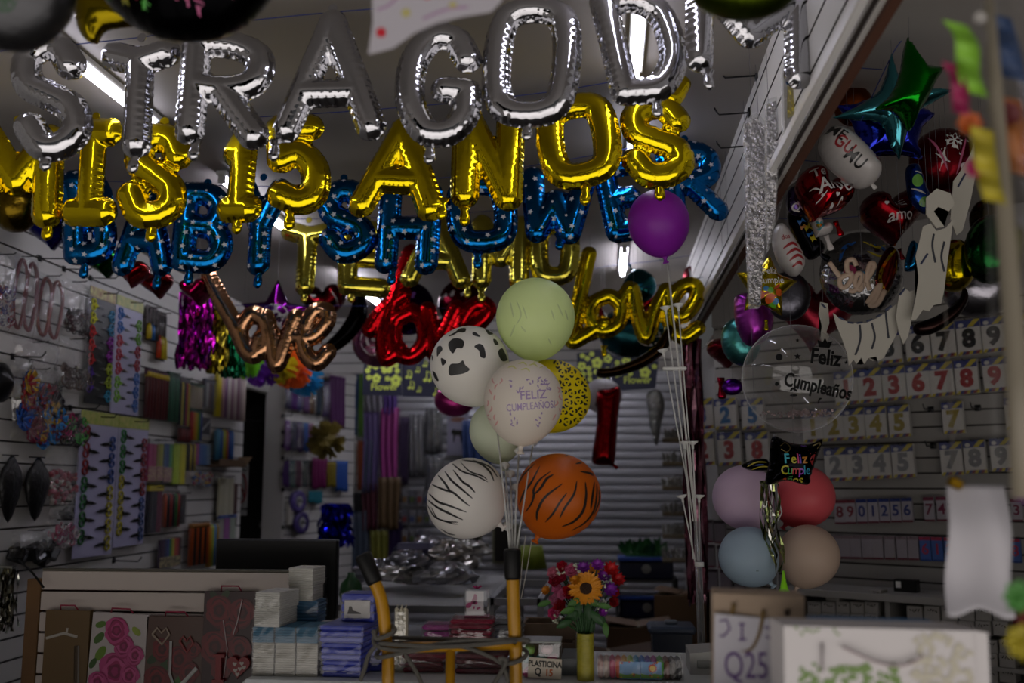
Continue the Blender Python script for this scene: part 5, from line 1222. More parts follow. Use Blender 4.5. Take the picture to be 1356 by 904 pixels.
def wbox(px, yb, wpx, hpx, off, label):
    p, w, h = FN.box(px-wpx/2, yb-hpx, px+wpx/2, yb, off)
    mb = MB().box((0, .045, 0), (w*.97, .09, h*.97), bev=.002); y = -.0012
    x = -w*.3
    for i in range(4):
        mb.tube([(x+RS.uniform(0, .004), y, h*.2+RS.uniform(-.006, .006)) for _ in range(2)]+[(x+.008, y, h*.2+RS.uniform(-.01, .01))], .0016, 5, mi=1, flat=.4); x += w*.17
    tag(mb.build('carton', [mat('a29e98', .55), BLACK], loc=p, rot=(0, 0, NR)), label, 'carton', 'white cartons in the shelf unit')
def boxrow(xs, yb, w, h, nm, off=.3):
    for i, x in enumerate(xs): wbox(x, yb, w, h, off, 'white carton, %s from left, %s' % (ORD[i], nm))
boxrow((1078, 1097, 1116, 1135, 1154), 827, 18, 15, 'bottom row of the left cubbyhole'); boxrow((1078, 1097, 1116, 1135, 1154), 812, 18, 15.5, 'second row of the left cubbyhole'); boxrow((1102, 1158), 796, 18, 15.5, 'top row of the left cubbyhole')
boxrow((1211, 1234, 1257, 1280, 1302, 1325), 842, 21, 20, 'second row of the right cubbyhole'); boxrow((1211, 1234, 1257, 1280, 1302, 1325), 822, 21, 20, 'top row of the right cubbyhole')
boxrow((1310, 1334), 904, 22, 19, 'lowest row right of the gift bag', .3); boxrow((1310, 1334), 884, 22, 19, 'row above the lowest, right of the gift bag', .3); boxrow((1310, 1334), 865, 22, 18, 'third row up, right of the gift bag', .3)
# ------------------------------------------------------------------ foil picture balloons
def fshape(label, outline, Y, m, H=None, tail=None, tilt=(0, 0), group='foil picture balloons', prints=None, name='foil_balloon', puck=.12, n=32, pw=.5, c=None, clear=False, tailm=None):
    xs = [p[0] for p in outline]; ys = [p[1] for p in outline]
    cx, cy = c or ((min(xs)+max(xs))/2, (min(ys)+max(ys))/2); O = at(cx, cy, Y); k = sp(cx, cy, Y)
    def L(x, y): q = at(x, y, Y)-O; return (q.x, q.z)
    f = Shape([L(*p) for p in outline], H or .3*min(max(xs)-min(xs), max(ys)-min(ys))*k, puck=puck, n=n, pw=pw)
    t = T(name, label, 'foil balloon', O, (tilt[0], 0, tilt[1]), group)
    mb = foil_mb(f); ms = [m] if not isinstance(m, list) else list(m)
    for q in prints or ():
        kind = q[0]
        if q[1] not in ms: ms.append(q[1])
        i = ms.index(q[1])
        if kind == 't':                                  # text, size px, x, y, rot, squeeze
            foil_text(mb, f, q[2], q[3]*k, *L(q[4], q[5]), i, q[6] if len(q) > 6 else 0, .015, q[7] if len(q) > 7 else .9)
        elif kind == 'p':
            for po in q[2]: v, s = fan([L(*a) for a in po]); on_foil(mb, f, v, s, i, .0005)
        elif kind == 'b':
            for pts, w in q[2]: v, s = brush(pts, w); on_foil(mb, f, [L(*a) for a in v], s, i)
    mb.build('foil_body', ms, t, True)
    upthread(t, 0, f.hi[1]*.7)
    if tail:
        a = at(tail[0], tail[1], Y)-O; b = at(tail[2], tail[3], Y)-O; d = (b-a).length
        MB().tube([a, a+(b-a)*.4, a+(b-a)*.85, b], [d*.2, d*.13, d*.22, d*.18], 10, flat=.5).build('neck', tailm or ms[0], t, True)
    return t
WP = mat('b9b6b4', .35); W2 = mat('8f8c8a', .4); BK = mat('0a0a0b', .3); PKP = mat('a04a6a', .4); RDP = mat('7a1018', .35); GLP = foilm('b09a1a', .25); TEALF = foilm('2f7f86', .14); DRED = foilm('6e0a12', .16)
def P_star(x, y, r, a=0, inner=.42, sy=1.): return [(x+p[0], y-p[1]*sy) for p in star2(0, 0, r, 5, inner, a)]
def P_heart(x, y, w, rot=0): return [(x+p[0], y-p[1]) for p in heart2(0, 0, w, 44, rot)]
def P_disc(x, y, r, s=1., rot=0): return [(x+p[0], y-p[1]) for p in disc2(0, 0, r, 40, s, rot)]
# right side cluster
def concave_star(pts, c, k=.38):
    o = []; n = len(pts)
    for i in range(n):
        a, b = np.array(pts[i]), np.array(pts[(i+1) % n]); m = (a+b)/2+(np.array(c)-(a+b)/2)*k
        o += spline([tuple(a), tuple((a*.5+m*.5)+(np.array(c)-(a+m)/2)*.06), tuple(m), tuple((b*.5+m*.5)+(np.array(c)-(b+m)/2)*.06), tuple(b)], 4)[:-1]
    return o
fshape('shiny green foil star hanging upper right', [(1199, 48), (1207, 70), (1222, 86), (1252, 88), (1238, 110), (1228, 132), (1216, 150), (1207, 175), (1197, 155), (1184, 147), (1156, 147), (1176, 130), (1187, 112), (1194, 90), (1196, 68)], 2.9, foilm('0d7a14', .12), .07, tilt=(.1, .2), pw=.6)
fshape('teal foil star tilted below the green star', [(1179, 72), (1188, 98), (1202, 116), (1262, 122), (1234, 138), (1206, 152), (1201, 178), (1192, 211), (1178, 188), (1168, 162), (1140, 158), (1104, 153), (1140, 137), (1164, 122), (1172, 102)], 3.06, foilm('4c9ca8', .12), .05, tilt=(.1, -.1), pw=.6)
fshape('dark blue violet foil star lowest of the three stars', [(1104, 144), (1130, 140), (1160, 128), (1200, 128), (1242, 148), (1224, 166), (1218, 188), (1226, 209), (1198, 204), (1170, 206), (1136, 211), (1134, 186), (1126, 164)], 3.2, foilm('2a34b4', .12), .06, tilt=(.05, .15), pw=.6)
fshape('round amber brown foil balloon behind the blue star', P_disc(1130, 140, 27), 3.45, foilm('7a3a12', .16), tilt=(.1, .1))
fshape('tilted white foil balloon lettered ME GU MU in black and red', spline([(1084, 188), (1100, 170), (1124, 176), (1150, 200), (1166, 224), (1158, 242), (1140, 248), (1118, 236), (1094, 214)], 5, True), 3.1, mat('9a9694', .3), .09, (1150, 238, 1160, 250), prints=[('t', BK, 'ME', 22, 1101, 186, -.75), ('t', RDP, 'GU', 22, 1110, 203, -.75), ('t', BK, 'MU', 22, 1124, 221, -.75), ('p', RDP, [P_disc(1140, 190, 9, .7), P_disc(1158, 216, 6, .6)])])
fshape('bright red foil heart lettered Te Amo in white script', P_heart(1087, 264, 78, -.35), 3.34, foilm('a80e1a', .14), .1, (1105, 294, 1112, 314), tilt=(-.15, .2), prints=[('t', W2, 'Te', 17, 1070, 244, .15), ('t', WP, 'Amo', 26, 1090, 258, .22, .8), ('b', WP, [([(1075, 268), (1065, 262), (1063, 272), (1072, 278), (1080, 268)], 2), ([(1108, 258), (1103, 255), (1103, 262), (1109, 266), (1115, 260), (1111, 256)], 2), ([(1105, 276), (1102, 274), (1102, 280), (1107, 283), (1111, 278)], 2)]), ('p', WP, [P_heart(1097, 266, 5), P_heart(1094, 273, 6), P_heart(1092, 283, 6), P_disc(1118, 255, 3), P_heart(1076, 273, 4)])])
fshape('white foil heart with a teal printed heart under the red Te Amo heart', P_heart(1086, 304, 30, -.5), 3.42, mat('a8a4a2', .25), .04, (1094, 312, 1101, 331), prints=[('p', mat('2a7a86', .4), [P_heart(1082, 303, 15)]), ('p', GLP, [P_heart(1082, 303, 8)])])
fshape('purple foil balloon edge left of the Te Amo heart printed QUE', P_disc(1058, 266, 19, 1.1), 3.45, foilm('4a3a66', .2), tilt=(0, .3), prints=[('t', WP, 'Que', 15, 1056, 276, .2)])
fshape('dark red foil heart lettered TE amo in cream', P_heart(1181, 292, 84, .08), 3.45, foilm('6a0a12', .25), .1, (1190, 330, 1194, 345), tilt=(-.1, .1), puck=.3, prints=[('t', W2, 'TE', 17, 1178, 279, .05, 1.0), ('t', W2, 'amo', 20, 1180, 297, .08, .9), ('p', W2, [P_heart(1160, 283, 6), P_heart(1186, 315, 5), P_heart(1166, 312, 6), P_heart(1196, 310, 4)])])
fshape('foil balloon with curved red and white stripes', spline([(1036, 296), (1050, 312), (1066, 345), (1054, 366), (1034, 354), (1022, 322), (1026, 302)], 5, True), 3.25, mat('9a9694', .3), .05, prints=[('t', RDP, 'dos', 9, 1037, 318, .2), ('b', RDP, [([(1034, 333), (1046, 326), (1054, 330)], 4), ([(1038, 341), (1050, 334), (1060, 338)], 4), ([(1042, 349), (1053, 342), (1062, 346)], 4), ([(1046, 357), (1055, 351), (1060, 354)], 4)])])
fshape('black foil balloon printed with yellow and blue squares', spline([(1042, 284), (1062, 284), (1082, 312), (1092, 330), (1072, 344), (1054, 318)], 5, True), 3.54, foilm('101014', .2), .05, (1080, 332, 1098, 344), prints=[('p', mat('a8981a', .4), [[(1060, 302), (1068, 298), (1074, 308), (1064, 312)], [(1068, 318), (1074, 314), (1078, 322), (1072, 325)]]), ('p', mat('1a5a9a', .4), [[(1052, 296), (1059, 292), (1064, 298), (1056, 303)], [(1064, 314), (1072, 310), (1074, 314), (1067, 319)]]), ('p', mat('9a5a1a', .4), [[(1056, 304), (1062, 301), (1064, 306), (1058, 309)]])])
fshape('yellow edged foil star lettered Feliz Cumple with balloons and a smiley', P_star(1014, 380, 44, .12, .55), 3.15, [foilm('b8a31a', .2)], .04, (1014, 424, 1014, 438), tilt=(-.05, .1), prints=[('p', mat('962a14', .4), [[(990, 376), (1040, 368), (1044, 384), (1030, 404), (1006, 412), (994, 396)]]), ('t', WP, 'Feliz', 12, 1016, 362, .1), ('t', WP, 'Cumple', 13, 1016, 375, .05), ('p', mat('b0480e', .4), [P_disc(1004, 394, 5), P_disc(1016, 398, 6), P_disc(1028, 390, 5)]), ('p', mat('2a6a9a', .4), [P_disc(1010, 386, 3.5), P_disc(1024, 402, 4), P_disc(1002, 404, 3)]), ('p', mat('4a8a1a', .4), [P_disc(1016, 388, 4), P_disc(1020, 408, 5)]), ('p', mat('c0a81a', .4), [P_disc(1030, 356, 6)])])
fshape('grey translucent round foil balloon behind the Feliz Cumple star', P_disc(1044, 392, 30, 1.1), 3.5, foilm('55545c', .3))
fshape('magenta purple foil balloon left of the bubble balloon', spline([(972, 398), (984, 388), (1010, 392), (1024, 420), (1016, 448), (992, 458), (976, 436)], 5, True), 3.75, foilm('a03aa4', .3), .08, prints=[])
fshape('teal foil balloon tucked left of the magenta one', P_disc(981, 452, 26, 1.25, .2), 3.95, foilm('4f9a98', .3), .07)
fshape('dark crimson foil heart low on the left of the bubble balloon', P_heart(962, 468, 48, .15), 4.15, foilm('8a0c26', .25), .08, (954, 500, 956, 528), tilt=(0, .3))
fshape('small violet foil balloon under the crimson heart', P_disc(970, 512, 14, .8), 4.05, foilm('5a1a8a', .25))
fshape('large maroon foil heart behind the bubble balloon', P_heart(1078, 420, 110, -.1), 4.25, foilm('8a2434', .35), .11, puck=.25)
fshape('red and white patterned foil balloon at the upper right', P_disc(1248, 215, 44), 3.6, foilm('5e0e16', .3), .1, prints=[('p', WP, [P_star(1252, 196, 22, .3, .5), [(1228, 214), (1240, 206), (1246, 226), (1234, 236)], P_disc(1268, 230, 8, .6)]), ('b', PKP, [([(1222, 190), (1232, 210), (1244, 236)], 3), ([(1270, 190), (1262, 214), (1256, 240)], 3)])])
fshape('green and blue printed foil balloon strip over the TE amo heart', spline([(1200, 222), (1216, 218), (1228, 250), (1238, 272), (1226, 284), (1206, 268), (1200, 246)], 5, True), 3.3, foilm('1a3a86', .25), .03, prints=[('p', mat('4a7a2a', .4), [P_disc(1212, 242, 7, 1.2), P_disc(1222, 270, 8, .8)]), ('b', W2, [([(1204, 252), (1214, 256), (1222, 260)], 2.4), ([(1208, 230), (1218, 232)], 2)])])
fshape('silver round foil balloon with blue print behind the paper fringe', P_disc(1140, 362, 55), 3.85, foilm('8a8a8c', .2, (14, .6, .02)), .1, puck=.3, prints=[('b', mat('1a4a8a', .4), [([(1106, 352), (1112, 334), (1128, 326)], 5), ([(1150, 330), (1166, 338), (1176, 354)], 4)]), ('b', mat('9a8a1a', .4), [([(1136, 326), (1154, 334), (1166, 330)], 3), ([(1140, 340), (1156, 346), (1172, 342)], 3)]), ('p', mat('8a1a4a', .4), [P_disc(1118, 366, 8)]), ('p', mat('1a6a8a', .4), [P_disc(1132, 372, 6), P_disc(1110, 384, 5)])])
fshape('bright blue foil balloon showing beside the paper fringe', spline([(1206, 320), (1218, 328), (1222, 352), (1198, 358)], 5, True), 3.6, foilm('1a7ab0', .2), .03)
fshape('round gold foil balloon at the right under the streamers', P_disc(1264, 352, 28, 1.25), 3.5, foilm('b09a0a', .16), .07)
fshape('dark green foil balloon at the far right', P_disc(1312, 330, 34, 1.35), 3.4, foilm('0f4a1e', .2), .08)
fshape('large silver grey foil balloon at the right above the top number row', P_disc(1296, 382, 48, .8), 3.85, foilm('8a8890', .25), .1)
fshape('black and gold foil balloon above the green one at the right', P_disc(1306, 290, 22, 1.2), 3.55, foilm('3a3010', .2), .05)
fshape('dark brown foil banana shape under the paper fringe', spline([(1210, 430), (1240, 418), (1268, 398), (1276, 380), (1282, 396), (1268, 420), (1240, 440), (1216, 444)], 5, True), 3.4, foilm('2a1c1a', .3), .03)
fshape('gold and maroon foil oval hoop in front of the silver balloon', spline([(1180, 326), (1190, 338), (1186, 366), (1174, 390), (1164, 396), (1158, 380), (1162, 352), (1170, 334)], 5, True), 3.5, foilm('5a1614', .25), .03, prints=[('b', GLP, [([(1190, 326), (1172, 346), (1163, 370), (1172, 395)], 4), ([(1184, 345), (1184, 366), (1174, 388)], 3)])])
# white paper fringe pieces with ragged hems, beige script sign
PAPER = mat('a9a59a', .7, sheet=.15)
def paper(label, outline, Y, dashes=(), lines=(), group='white paper fringe cut-outs', c='a9a59a', name='paper_cutout', th=.006, cat='paper cut-out'):
    xs = [p[0] for p in outline]; ys = [p[1] for p in outline]; cx, cy = (min(xs)+max(xs))/2, (min(ys)+max(ys))/2; O = at(cx, cy, Y)
    def L(p): q = at(p[0], p[1], Y)-O; return (q.x, q.z)
    mb = MB(); P = [L(p) for p in outline]; bm = bmesh.new(); vs = [bm.verts.new((p[0], 0, p[1])) for p in P]
    fc = bm.faces.new(vs); bmesh.ops.triangulate(bm, faces=[fc]); bm.verts.index_update()
    fs = [[v.index for v in q.verts] for q in bm.faces]; bm.free(); n = len(P)
    mb.add([(p[0], -th/2, p[1]) for p in P]+[(p[0], th/2, p[1]) for p in P], fs+[[i+n for i in q[::-1]] for q in fs]+[(i, (i+1) % n, n+(i+1) % n, n+i) for i in range(n)])
    for a, b in dashes: mb.tube([(L(a)[0], -th/2-.001, L(a)[1]), (L(b)[0], -th/2-.001, L(b)[1])], .0035, 5, mi=1, flat=.4)
    for ln in lines: mb.tube([(L(a)[0], -th/2-.001, L(a)[1]) for a in spline(ln, 4)], .0035, 5, mi=2, flat=.4)
    o = tag(mb.build(name, [mat(c, .7, sheet=.15), mat('1a2440', .5), mat('20242e', .5)], loc=O), label, cat, group); upthread(o, 0, max(p[1] for p in P)*.9); return o
paper('wide white paper cut-out with a curved dashed line and ragged hem', [(1103, 414), (1112, 422), (1128, 428), (1146, 428), (1164, 420), (1180, 408), (1190, 400), (1190, 420), (1188, 440), (1182, 452), (1176, 462), (1170, 474), (1162, 478), (1160, 472), (1156, 478), (1150, 474), (1144, 482), (1140, 474), (1134, 482), (1130, 476), (1124, 484), (1122, 470), (1116, 452), (1108, 432)], 3.3,
      [((1110, 420), (1118, 424)), ((1122, 427), (1130, 428)), ((1134, 428), (1142, 427)), ((1147, 426), (1155, 423)), ((1160, 420), (1167, 416)), ((1172, 411), (1180, 405))], [[(1138, 430), (1139, 446), (1136, 460), (1132, 470)], [(1154, 428), (1158, 446), (1154, 462)], [(1172, 412), (1174, 430), (1176, 448)]])
paper('middle white paper cut-out with a jagged top beside the gold hoop', [(1190, 392), (1196, 380), (1204, 386), (1212, 384), (1208, 408), (1206, 428), (1202, 446), (1196, 456), (1190, 440), (1186, 420)], 3.28, [((1191, 391), (1198, 382))])
paper('large white paper cut-out with a torn hem left of the gold balloon', [(1222, 300), (1232, 296), (1240, 306), (1252, 302), (1262, 290), (1258, 320), (1254, 350), (1250, 385), (1246, 402), (1236, 404), (1230, 412), (1222, 410), (1212, 424), (1206, 424), (1212, 396), (1216, 368), (1212, 340), (1218, 316)], 3.25, [((1219, 350), (1228, 336))], [[(1236, 310), (1234, 326), (1238, 348)], [(1250, 320), (1246, 340), (1250, 360)]])
paper('tall white paper cut-out at the upper right beside the streamers', [(1262, 240), (1272, 226), (1284, 206), (1290, 190), (1292, 230), (1284, 270), (1274, 306), (1266, 312), (1258, 290)], 3.4, [((1268, 248), (1278, 230))])
paper('narrow white paper cut-out on the maroon heart', [(1086, 400), (1096, 402), (1098, 428), (1094, 440), (1098, 446), (1092, 456), (1086, 448), (1088, 432), (1084, 416)], 3.42, [((1087, 402), (1093, 408))])
paper('white looped paper ribbon above the large paper cut-out', [(1226, 262), (1240, 250), (1258, 256), (1264, 270), (1256, 280), (1242, 274), (1236, 280), (1250, 300), (1240, 302), (1226, 284)], 3.24)
t = T('script_sign', 'beige cut-out script sign reading Feliz on the silver balloon', 'sign', at(1140, 372, 3.45))
O = t.location; mb = MB()
for pl in ([(1098, 347), (1106, 358), (1112, 366)], [(1134, 352), (1130, 344), (1122, 346), (1122, 358), (1128, 366), (1122, 378), (1114, 380), (1112, 370), (1120, 364), (1130, 362)], [(1124, 384), (1132, 384), (1142, 366), (1136, 362), (1132, 374), (1138, 384), (1146, 374)], [(1146, 374), (1158, 352), (1152, 350), (1148, 370), (1152, 384)], [(1148, 402), (1156, 390), (1166, 376), (1160, 394), (1152, 404), (1162, 402), (1172, 384)]):
    mb.tube([at(p[0], p[1], 3.45)-O for p in spline(pl, 5)], .009, 8, flat=.5)
mb.build('lettering', mat('a58f7c', .5), t, True)
# clear bubble balloon and black pillow balloon of the pastel group
k_ = sp(1055, 501, 3.5); O = at(1055, 501, 3.5)
t = T('bubble_balloon', 'clear bubble balloon lettered Feliz Cumpleaños in black', 'balloon', O, group='balloons over the pastel four')
bub = MB().ball((0, 0, 0), 73*k_, 48).build('bubble_skin', mat('ffffff', .03, trans=.94), t, True)
[setattr(n.inputs[1], 'default_value', .7) for n in bub.data.materials[0].node_tree.nodes if n.type == 'MATH' and n.operation == 'MULTIPLY_ADD']  # stronger painted white edge, standing in for the bubble's rim reflection
reskin(bub, [('lettering', matte('060606'), [pxtext('Feliz', 28, 1093, 474, -.12, .8, .03), pxtext('Cumpleaños', 25, 1083, 512, -.22, .72, .03), fan([(1084, 460), (1082, 450), (1088, 455), (1092, 448), (1096, 455), (1102, 452), (1098, 461)]), fan(P_disc(1032, 473, 4.5)), fan(P_disc(1029, 508, 2.6)), fan(P_star(1056, 472, 5)), fan(P_star(1056, 451, 3)), brush([(1046, 518), (1050, 514), (1056, 518)], 3), brush([(1046, 523), (1056, 523)], 3), brush([(1083, 534), (1085, 528), (1088, 527)], 2.5), fan(P_star(1120, 480, 3))])], .002)
mb = MB()
for i in range(90): a = RS.uniform(0, 6.28); r = RS.uniform(0, 52)*k_; mb.add(*[[(r*math.cos(a)+p[0], r*math.sin(a)*.9, -52*k_+.012*abs(math.sin(i))+p[1]) for p in ((0, 0), (.008, .002), (.006, .01), (-.002, .008))], [(0, 1, 2, 3)]])
o = mb.build('confetti', foilm('b09a9a', .2), t); o['kind'] = 'stuff'
MB().tube([(0, 0, -72*k_), (0, 0, -78*k_)], .006, 8).build('neck', CLEAR, t, True)
for nm, x, y, r, c in (('magenta', 1008, 475, 12, '8a2a7a'), ('gold', 1020, 524, 11, '8a7a2a'), ('violet', 1010, 536, 12, '3a2a8a')): pass
WR = [('t', mat(c, .4), s, sz, x, y, .05) for s, sz, x, y, c in (('F', 18, 1036, 607, '2a9aa8'), ('e', 18, 1045, 607, 'a8a020'), ('l', 18, 1051, 607, 'b03a6a'), ('i', 18, 1054, 607, '5a3aa8'), ('z', 18, 1060, 607, 'b0701a'), ('C', 17, 1034, 622, 'a8a020'), ('u', 17, 1041, 622, '3a9a5a'), ('m', 17, 1049, 622, 'a83a3a'), ('p', 17, 1056, 622, '8a3aa8'), ('le', 17, 1064, 622, '2a8aa8'), ('a', 16, 1037, 635, 'b0401a'), ('ñ', 16, 1044, 635, '3a7a3a'), ('os', 16, 1054, 635, 'a8a020'))]
fshape('black pillow foil balloon with colourful Feliz Cumple años lettering', spline([(1022, 578), (1046, 586), (1072, 588), (1090, 581), (1082, 606), (1074, 630), (1070, 642), (1042, 636), (1014, 641), (1018, 610)], 4, True), 3.34, foilm('0c0c0f', .16), .05, tilt=(.05, .1), puck=.3, group='balloons over the pastel four', prints=WR+[('b', mat('8a7a4a', .3, 1.), [([(1028, 590), (1036, 586), (1042, 592), (1036, 598), (1029, 594)], 1.5), ([(1074, 590), (1084, 586), (1078, 594)], 1.5)]), ('p', mat('7a1a1a', .4), [[(1066, 596), (1076, 598), (1072, 616), (1067, 608)]]), ('p', mat('4a1a7a', .4), [P_disc(1062, 588, 5, .7)])])
fshape('black and yellow striped foil balloon end beside the lilac balloon', spline([(982, 616), (998, 608), (1016, 608), (1020, 622), (1004, 624), (990, 622)], 4, True), 3.5, foilm('14141a', .16), .03, group='balloons over the pastel four', prints=[('b', mat('a89a1a', .4), [([(988, 618), (1000, 612), (1014, 612)], 2), ([(994, 622), (1006, 618), (1016, 618)], 2)]), ('b', mat('2a4a9a', .4), [([(998, 616), (1010, 615)], 2)])])
# silver wrapped packs hung on the soffit edge
def flatpack(label, pts, Y, m, th=.03, extra=None):
    xs = [p[0] for p in pts]; ys = [p[1] for p in pts]; O = at(sum(xs)/len(xs), sum(ys)/len(ys), Y)
    t = T('wrapped_pack', label, 'wrapped pack', O, group='wrapped packs along the soffit'); P = [((at(p[0], p[1], Y)-O).x, (at(p[0], p[1], Y)-O).z) for p in pts]
    MB().prism(P, -th/2, th/2).build('pack', m, t); upthread(t, 0, max(p[1] for p in P)*.9)
    if extra:
        for q, mm in extra: MB().prism([((at(p[0], p[1], Y)-O).x, (at(p[0], p[1], Y)-O).z) for p in q], -th/2-.006, -th/2-.001).build('printed_card', mm, t)
    c = np.mean(np.array(P), 0); MB().prism([tuple(c+(np.array(p)-c)*1.04) for p in P], -th/2-.016, th/2+.004).build('clear_wrap', WRAP, t)
CR1 = foilm('b0aeb0', .18, (40, 1., .03)); DKP = mat('2a1a1c', .5)
flatpack('long crinkled silver pack hanging at the soffit corner', [(985, 166), (1000, 158), (1012, 170), (1013, 300), (1005, 402), (992, 402), (988, 300)], 3.05, CR1)
flatpack('second crinkled silver pack right of the long one', [(1014, 140), (1026, 136), (1030, 200), (1024, 300), (1016, 330), (1014, 240)], 2.95, CR1)
flatpack('clear pack with gold and blue crinkled lining behind the silver M', [(1036, 96), (1086, 88), (1090, 146), (1080, 160), (1038, 186)], 2.7, mat('8a8884', .4), .03, [([(1041, 104), (1066, 98), (1066, 150), (1041, 160)], foilm('a8982a', .2, (40, 1., .03))), ([(1068, 98), (1082, 96), (1084, 142), (1068, 150)], foilm('4a6a86', .2, (30, 1., .03)))])
for i, (x, y) in enumerate(((1022, 186), (1034, 184), (1046, 182))): flatpack('dark slanted pack behind the silver packs, %s' % ('first', 'middle', 'last')[i], [(x, y+62), (x+8, y+56), (x+22, y+16), (x+20, y), (x+10, y+4), (x+2, y+40)], 3.1+.06*i, DKP, .015)
for i, (x, y) in enumerate(((1012, 236), (1020, 246))): flatpack('dark slanted pack lower on the soffit edge, %s' % ('left', 'right')[i], [(x, y+60), (x+8, y+48), (x+20, y+4), (x+16, y), (x+6, y+14)], 3.35+.06*i, DKP, .015)
flatpack('crumpled silver bag at the top behind the end of the silver letters', [(1046, -12), (1098, -14), (1098, 20), (1082, 56), (1066, 90), (1056, 60)], 2.66, CR1)
thread('thread from the soffit to the foil stars', [(1098, 60), (1104, 86), (1140, 90), (1168, 92)], 3.1); thread('dark thread running up from the green star', [(1140, 160), (1180, 75), (1200, 44), (1226, -10)], 3.05); thread('thread above the red Te Amo heart', [(1060, 212), (1084, 214)], 3.4); thread('thread behind the Te Amo hearts', [(1012, 288), (1080, 290), (1140, 286), (1160, 282)], 3.6)
for px, py, n in ((995, 100, 'nearest the silver letters'), (985, 149, 'over the crinkled silver packs'), (988, 193, 'lowest over the silver packs')): hook('thin wire peg on the soffit strip, '+n, FS, px+8, py, .12)
# ------------------------------------------------------------------ foil balloons on the left and at the back
fshape('deep blue foil heart under the gold letter M', P_heart(66, 308, 56, .1), 4.3, foilm('10147a', .14), .1, tilt=(-.1, .2))
fshape('dark gold foil balloon at the left edge behind gold M', P_disc(18, 262, 34, 1.35), 3.9, foilm('5a4810', .2), .1)
fshape('green foil heart behind the first two blue letters', P_heart(138, 350, 44, .2), 4.5, foilm('0c5018', .16), .08)
fshape('red foil heart under the blue A, left one', P_heart(176, 364, 42, -.1), 4.24, foilm('8a0c12', .16), .08, tilt=(-.1, .2)); fshape('red foil heart under the blue A, right one', P_heart(208, 378, 42, .15), 4.48, foilm('7a0a10', .16), .08)
fshape('hot pink foil heart above the magenta tinsel', P_heart(262, 388, 40, .1), 4.6, foilm('a00c4a', .14), .1, (262, 408, 262, 418))
fshape('purple foil star lettered Feliz Quince', P_star(366, 420, 50, .05, .5), 5.3, foilm('6a1476', .16), .06, prints=[('p', W2, [P_disc(368, 424, 20)]), ('t', mat('3a1a6a', .4), 'FELIZ', 8, 362, 410, 0), ('t', BK, 'Quince', 13, 368, 424, .06), ('p', RDP, [P_heart(372, 438, 6)])])
fshape('dark red foil heart with white hearts left of the black boot shape', P_heart(430, 404, 62, .1), 5.5, foilm('5a0a10', .2), .09, prints=[('p', W2, [P_heart(420, 396, 7), P_heart(440, 408, 6), P_heart(428, 416, 6)]), ('b', W2, [([(444, 388), (450, 400), (448, 412)], 2)])])
fshape('black foil balloon leaning behind the red script love', spline([(470, 390), (482, 388), (486, 420), (470, 446), (448, 464), (424, 474), (420, 466), (446, 440), (462, 416)], 5, True), 5.35, foilm('0a0a0b', .2), .05)
fshape('pink and white foil balloon under the red script L', P_disc(500, 452, 34), 5.6, foilm('a86a8a', .25), .08, prints=[('p', WP, [P_disc(498, 452, 17, 1.2)]), ('b', PKP, [([(488, 452), (496, 448), (506, 452)], 2), ([(488, 462), (498, 460), (508, 462)], 2)])])
fshape('violet dotted foil balloon behind the red script o', P_disc(540, 408, 36), 5.7, foilm('2c1040', .2), .08, prints=[('p', mat('6a3a8a', .4), [P_disc(530+RS.uniform(-18, 26), 400+RS.uniform(-14, 24), 2.5) for _ in range(12)])])
fshape('maroon foil balloon with pale flowers behind the red script e', P_disc(612, 402, 32), 5.7, foilm('4a0a16', .2), .08, prints=[('p', W2, [P_star(604+RS.uniform(-16, 22), 394+RS.uniform(-10, 20), 4) for _ in range(7)])])
fshape('dark red foil balloon left of the gold script o', P_disc(782, 424, 20, 1.4), 5.4, foilm('6a0c14', .2), .06, prints=[('b', WP, [([(776, 404), (772, 420), (776, 440)], 4)])])
fshape('teal foil dolphin shape above the gold script v', spline([(826, 372), (842, 356), (862, 362), (870, 380), (862, 396), (846, 400), (832, 398), (828, 420), (820, 400)], 5, True), 5.5, foilm('1f5a60', .16), .06, (836, 358, 834, 350))
fshape('large round teal foil balloon behind the gold love', P_disc(838, 440, 46, .75), 5.8, foilm('1e4a50', .25), .12, prints=[('p', WP, [P_disc(858, 448, 16, .8)]), ('b', DK, [([(848, 446), (854, 442), (860, 450), (866, 444)], 2)])])
fshape('red foil heart glimpsed through the gold script v', P_heart(853, 402, 40), 5.6, foilm('8a1020', .2), .06)
fshape('long dark brown foil sausage hanging right of the leopard balloon', spline([(792, 488), (812, 486), (842, 474), (868, 456), (884, 430), (892, 436), (884, 462), (858, 484), (826, 496), (802, 500), (790, 498)], 5, True), 4.9, foilm('2c1d10', .22), .05)
fshape('red foil digit 1 balloon hanging in front of the shutter', spline([(790, 520), (808, 514), (822, 514), (818, 560), (814, 612), (806, 616), (786, 614), (784, 600), (790, 560)], 5, True), 6.0, foilm('7c0a10', .2), .06, (808, 612, 818, 620), pw=.45)
fshape('round white foil balloon with a dark print above the red digit 1', P_disc(798, 524, 26, .9), 6.1, mat('9a989a', .4), .05, prints=[('p', DK, [[(786, 512), (800, 518), (814, 512), (806, 524), (798, 530), (790, 522)], P_disc(792, 536, 4, 1.4)])])
fshape('bright pink foil balloon under the cow balloon', P_disc(602, 530, 27, .8), 6.0, foilm('a8347a', .3), .07, prints=[('p', mat('5a1a4a', .4), [[(592, 524), (596, 536), (600, 524)]])])
fshape('red striped foil balloon far back at the soffit corner', P_disc(916, 366, 12, 1.2), 5.95, foilm('6a2a30', .3), .03, prints=[('b', W2, [([(912, 356), (914, 366), (912, 378)], 2)])])
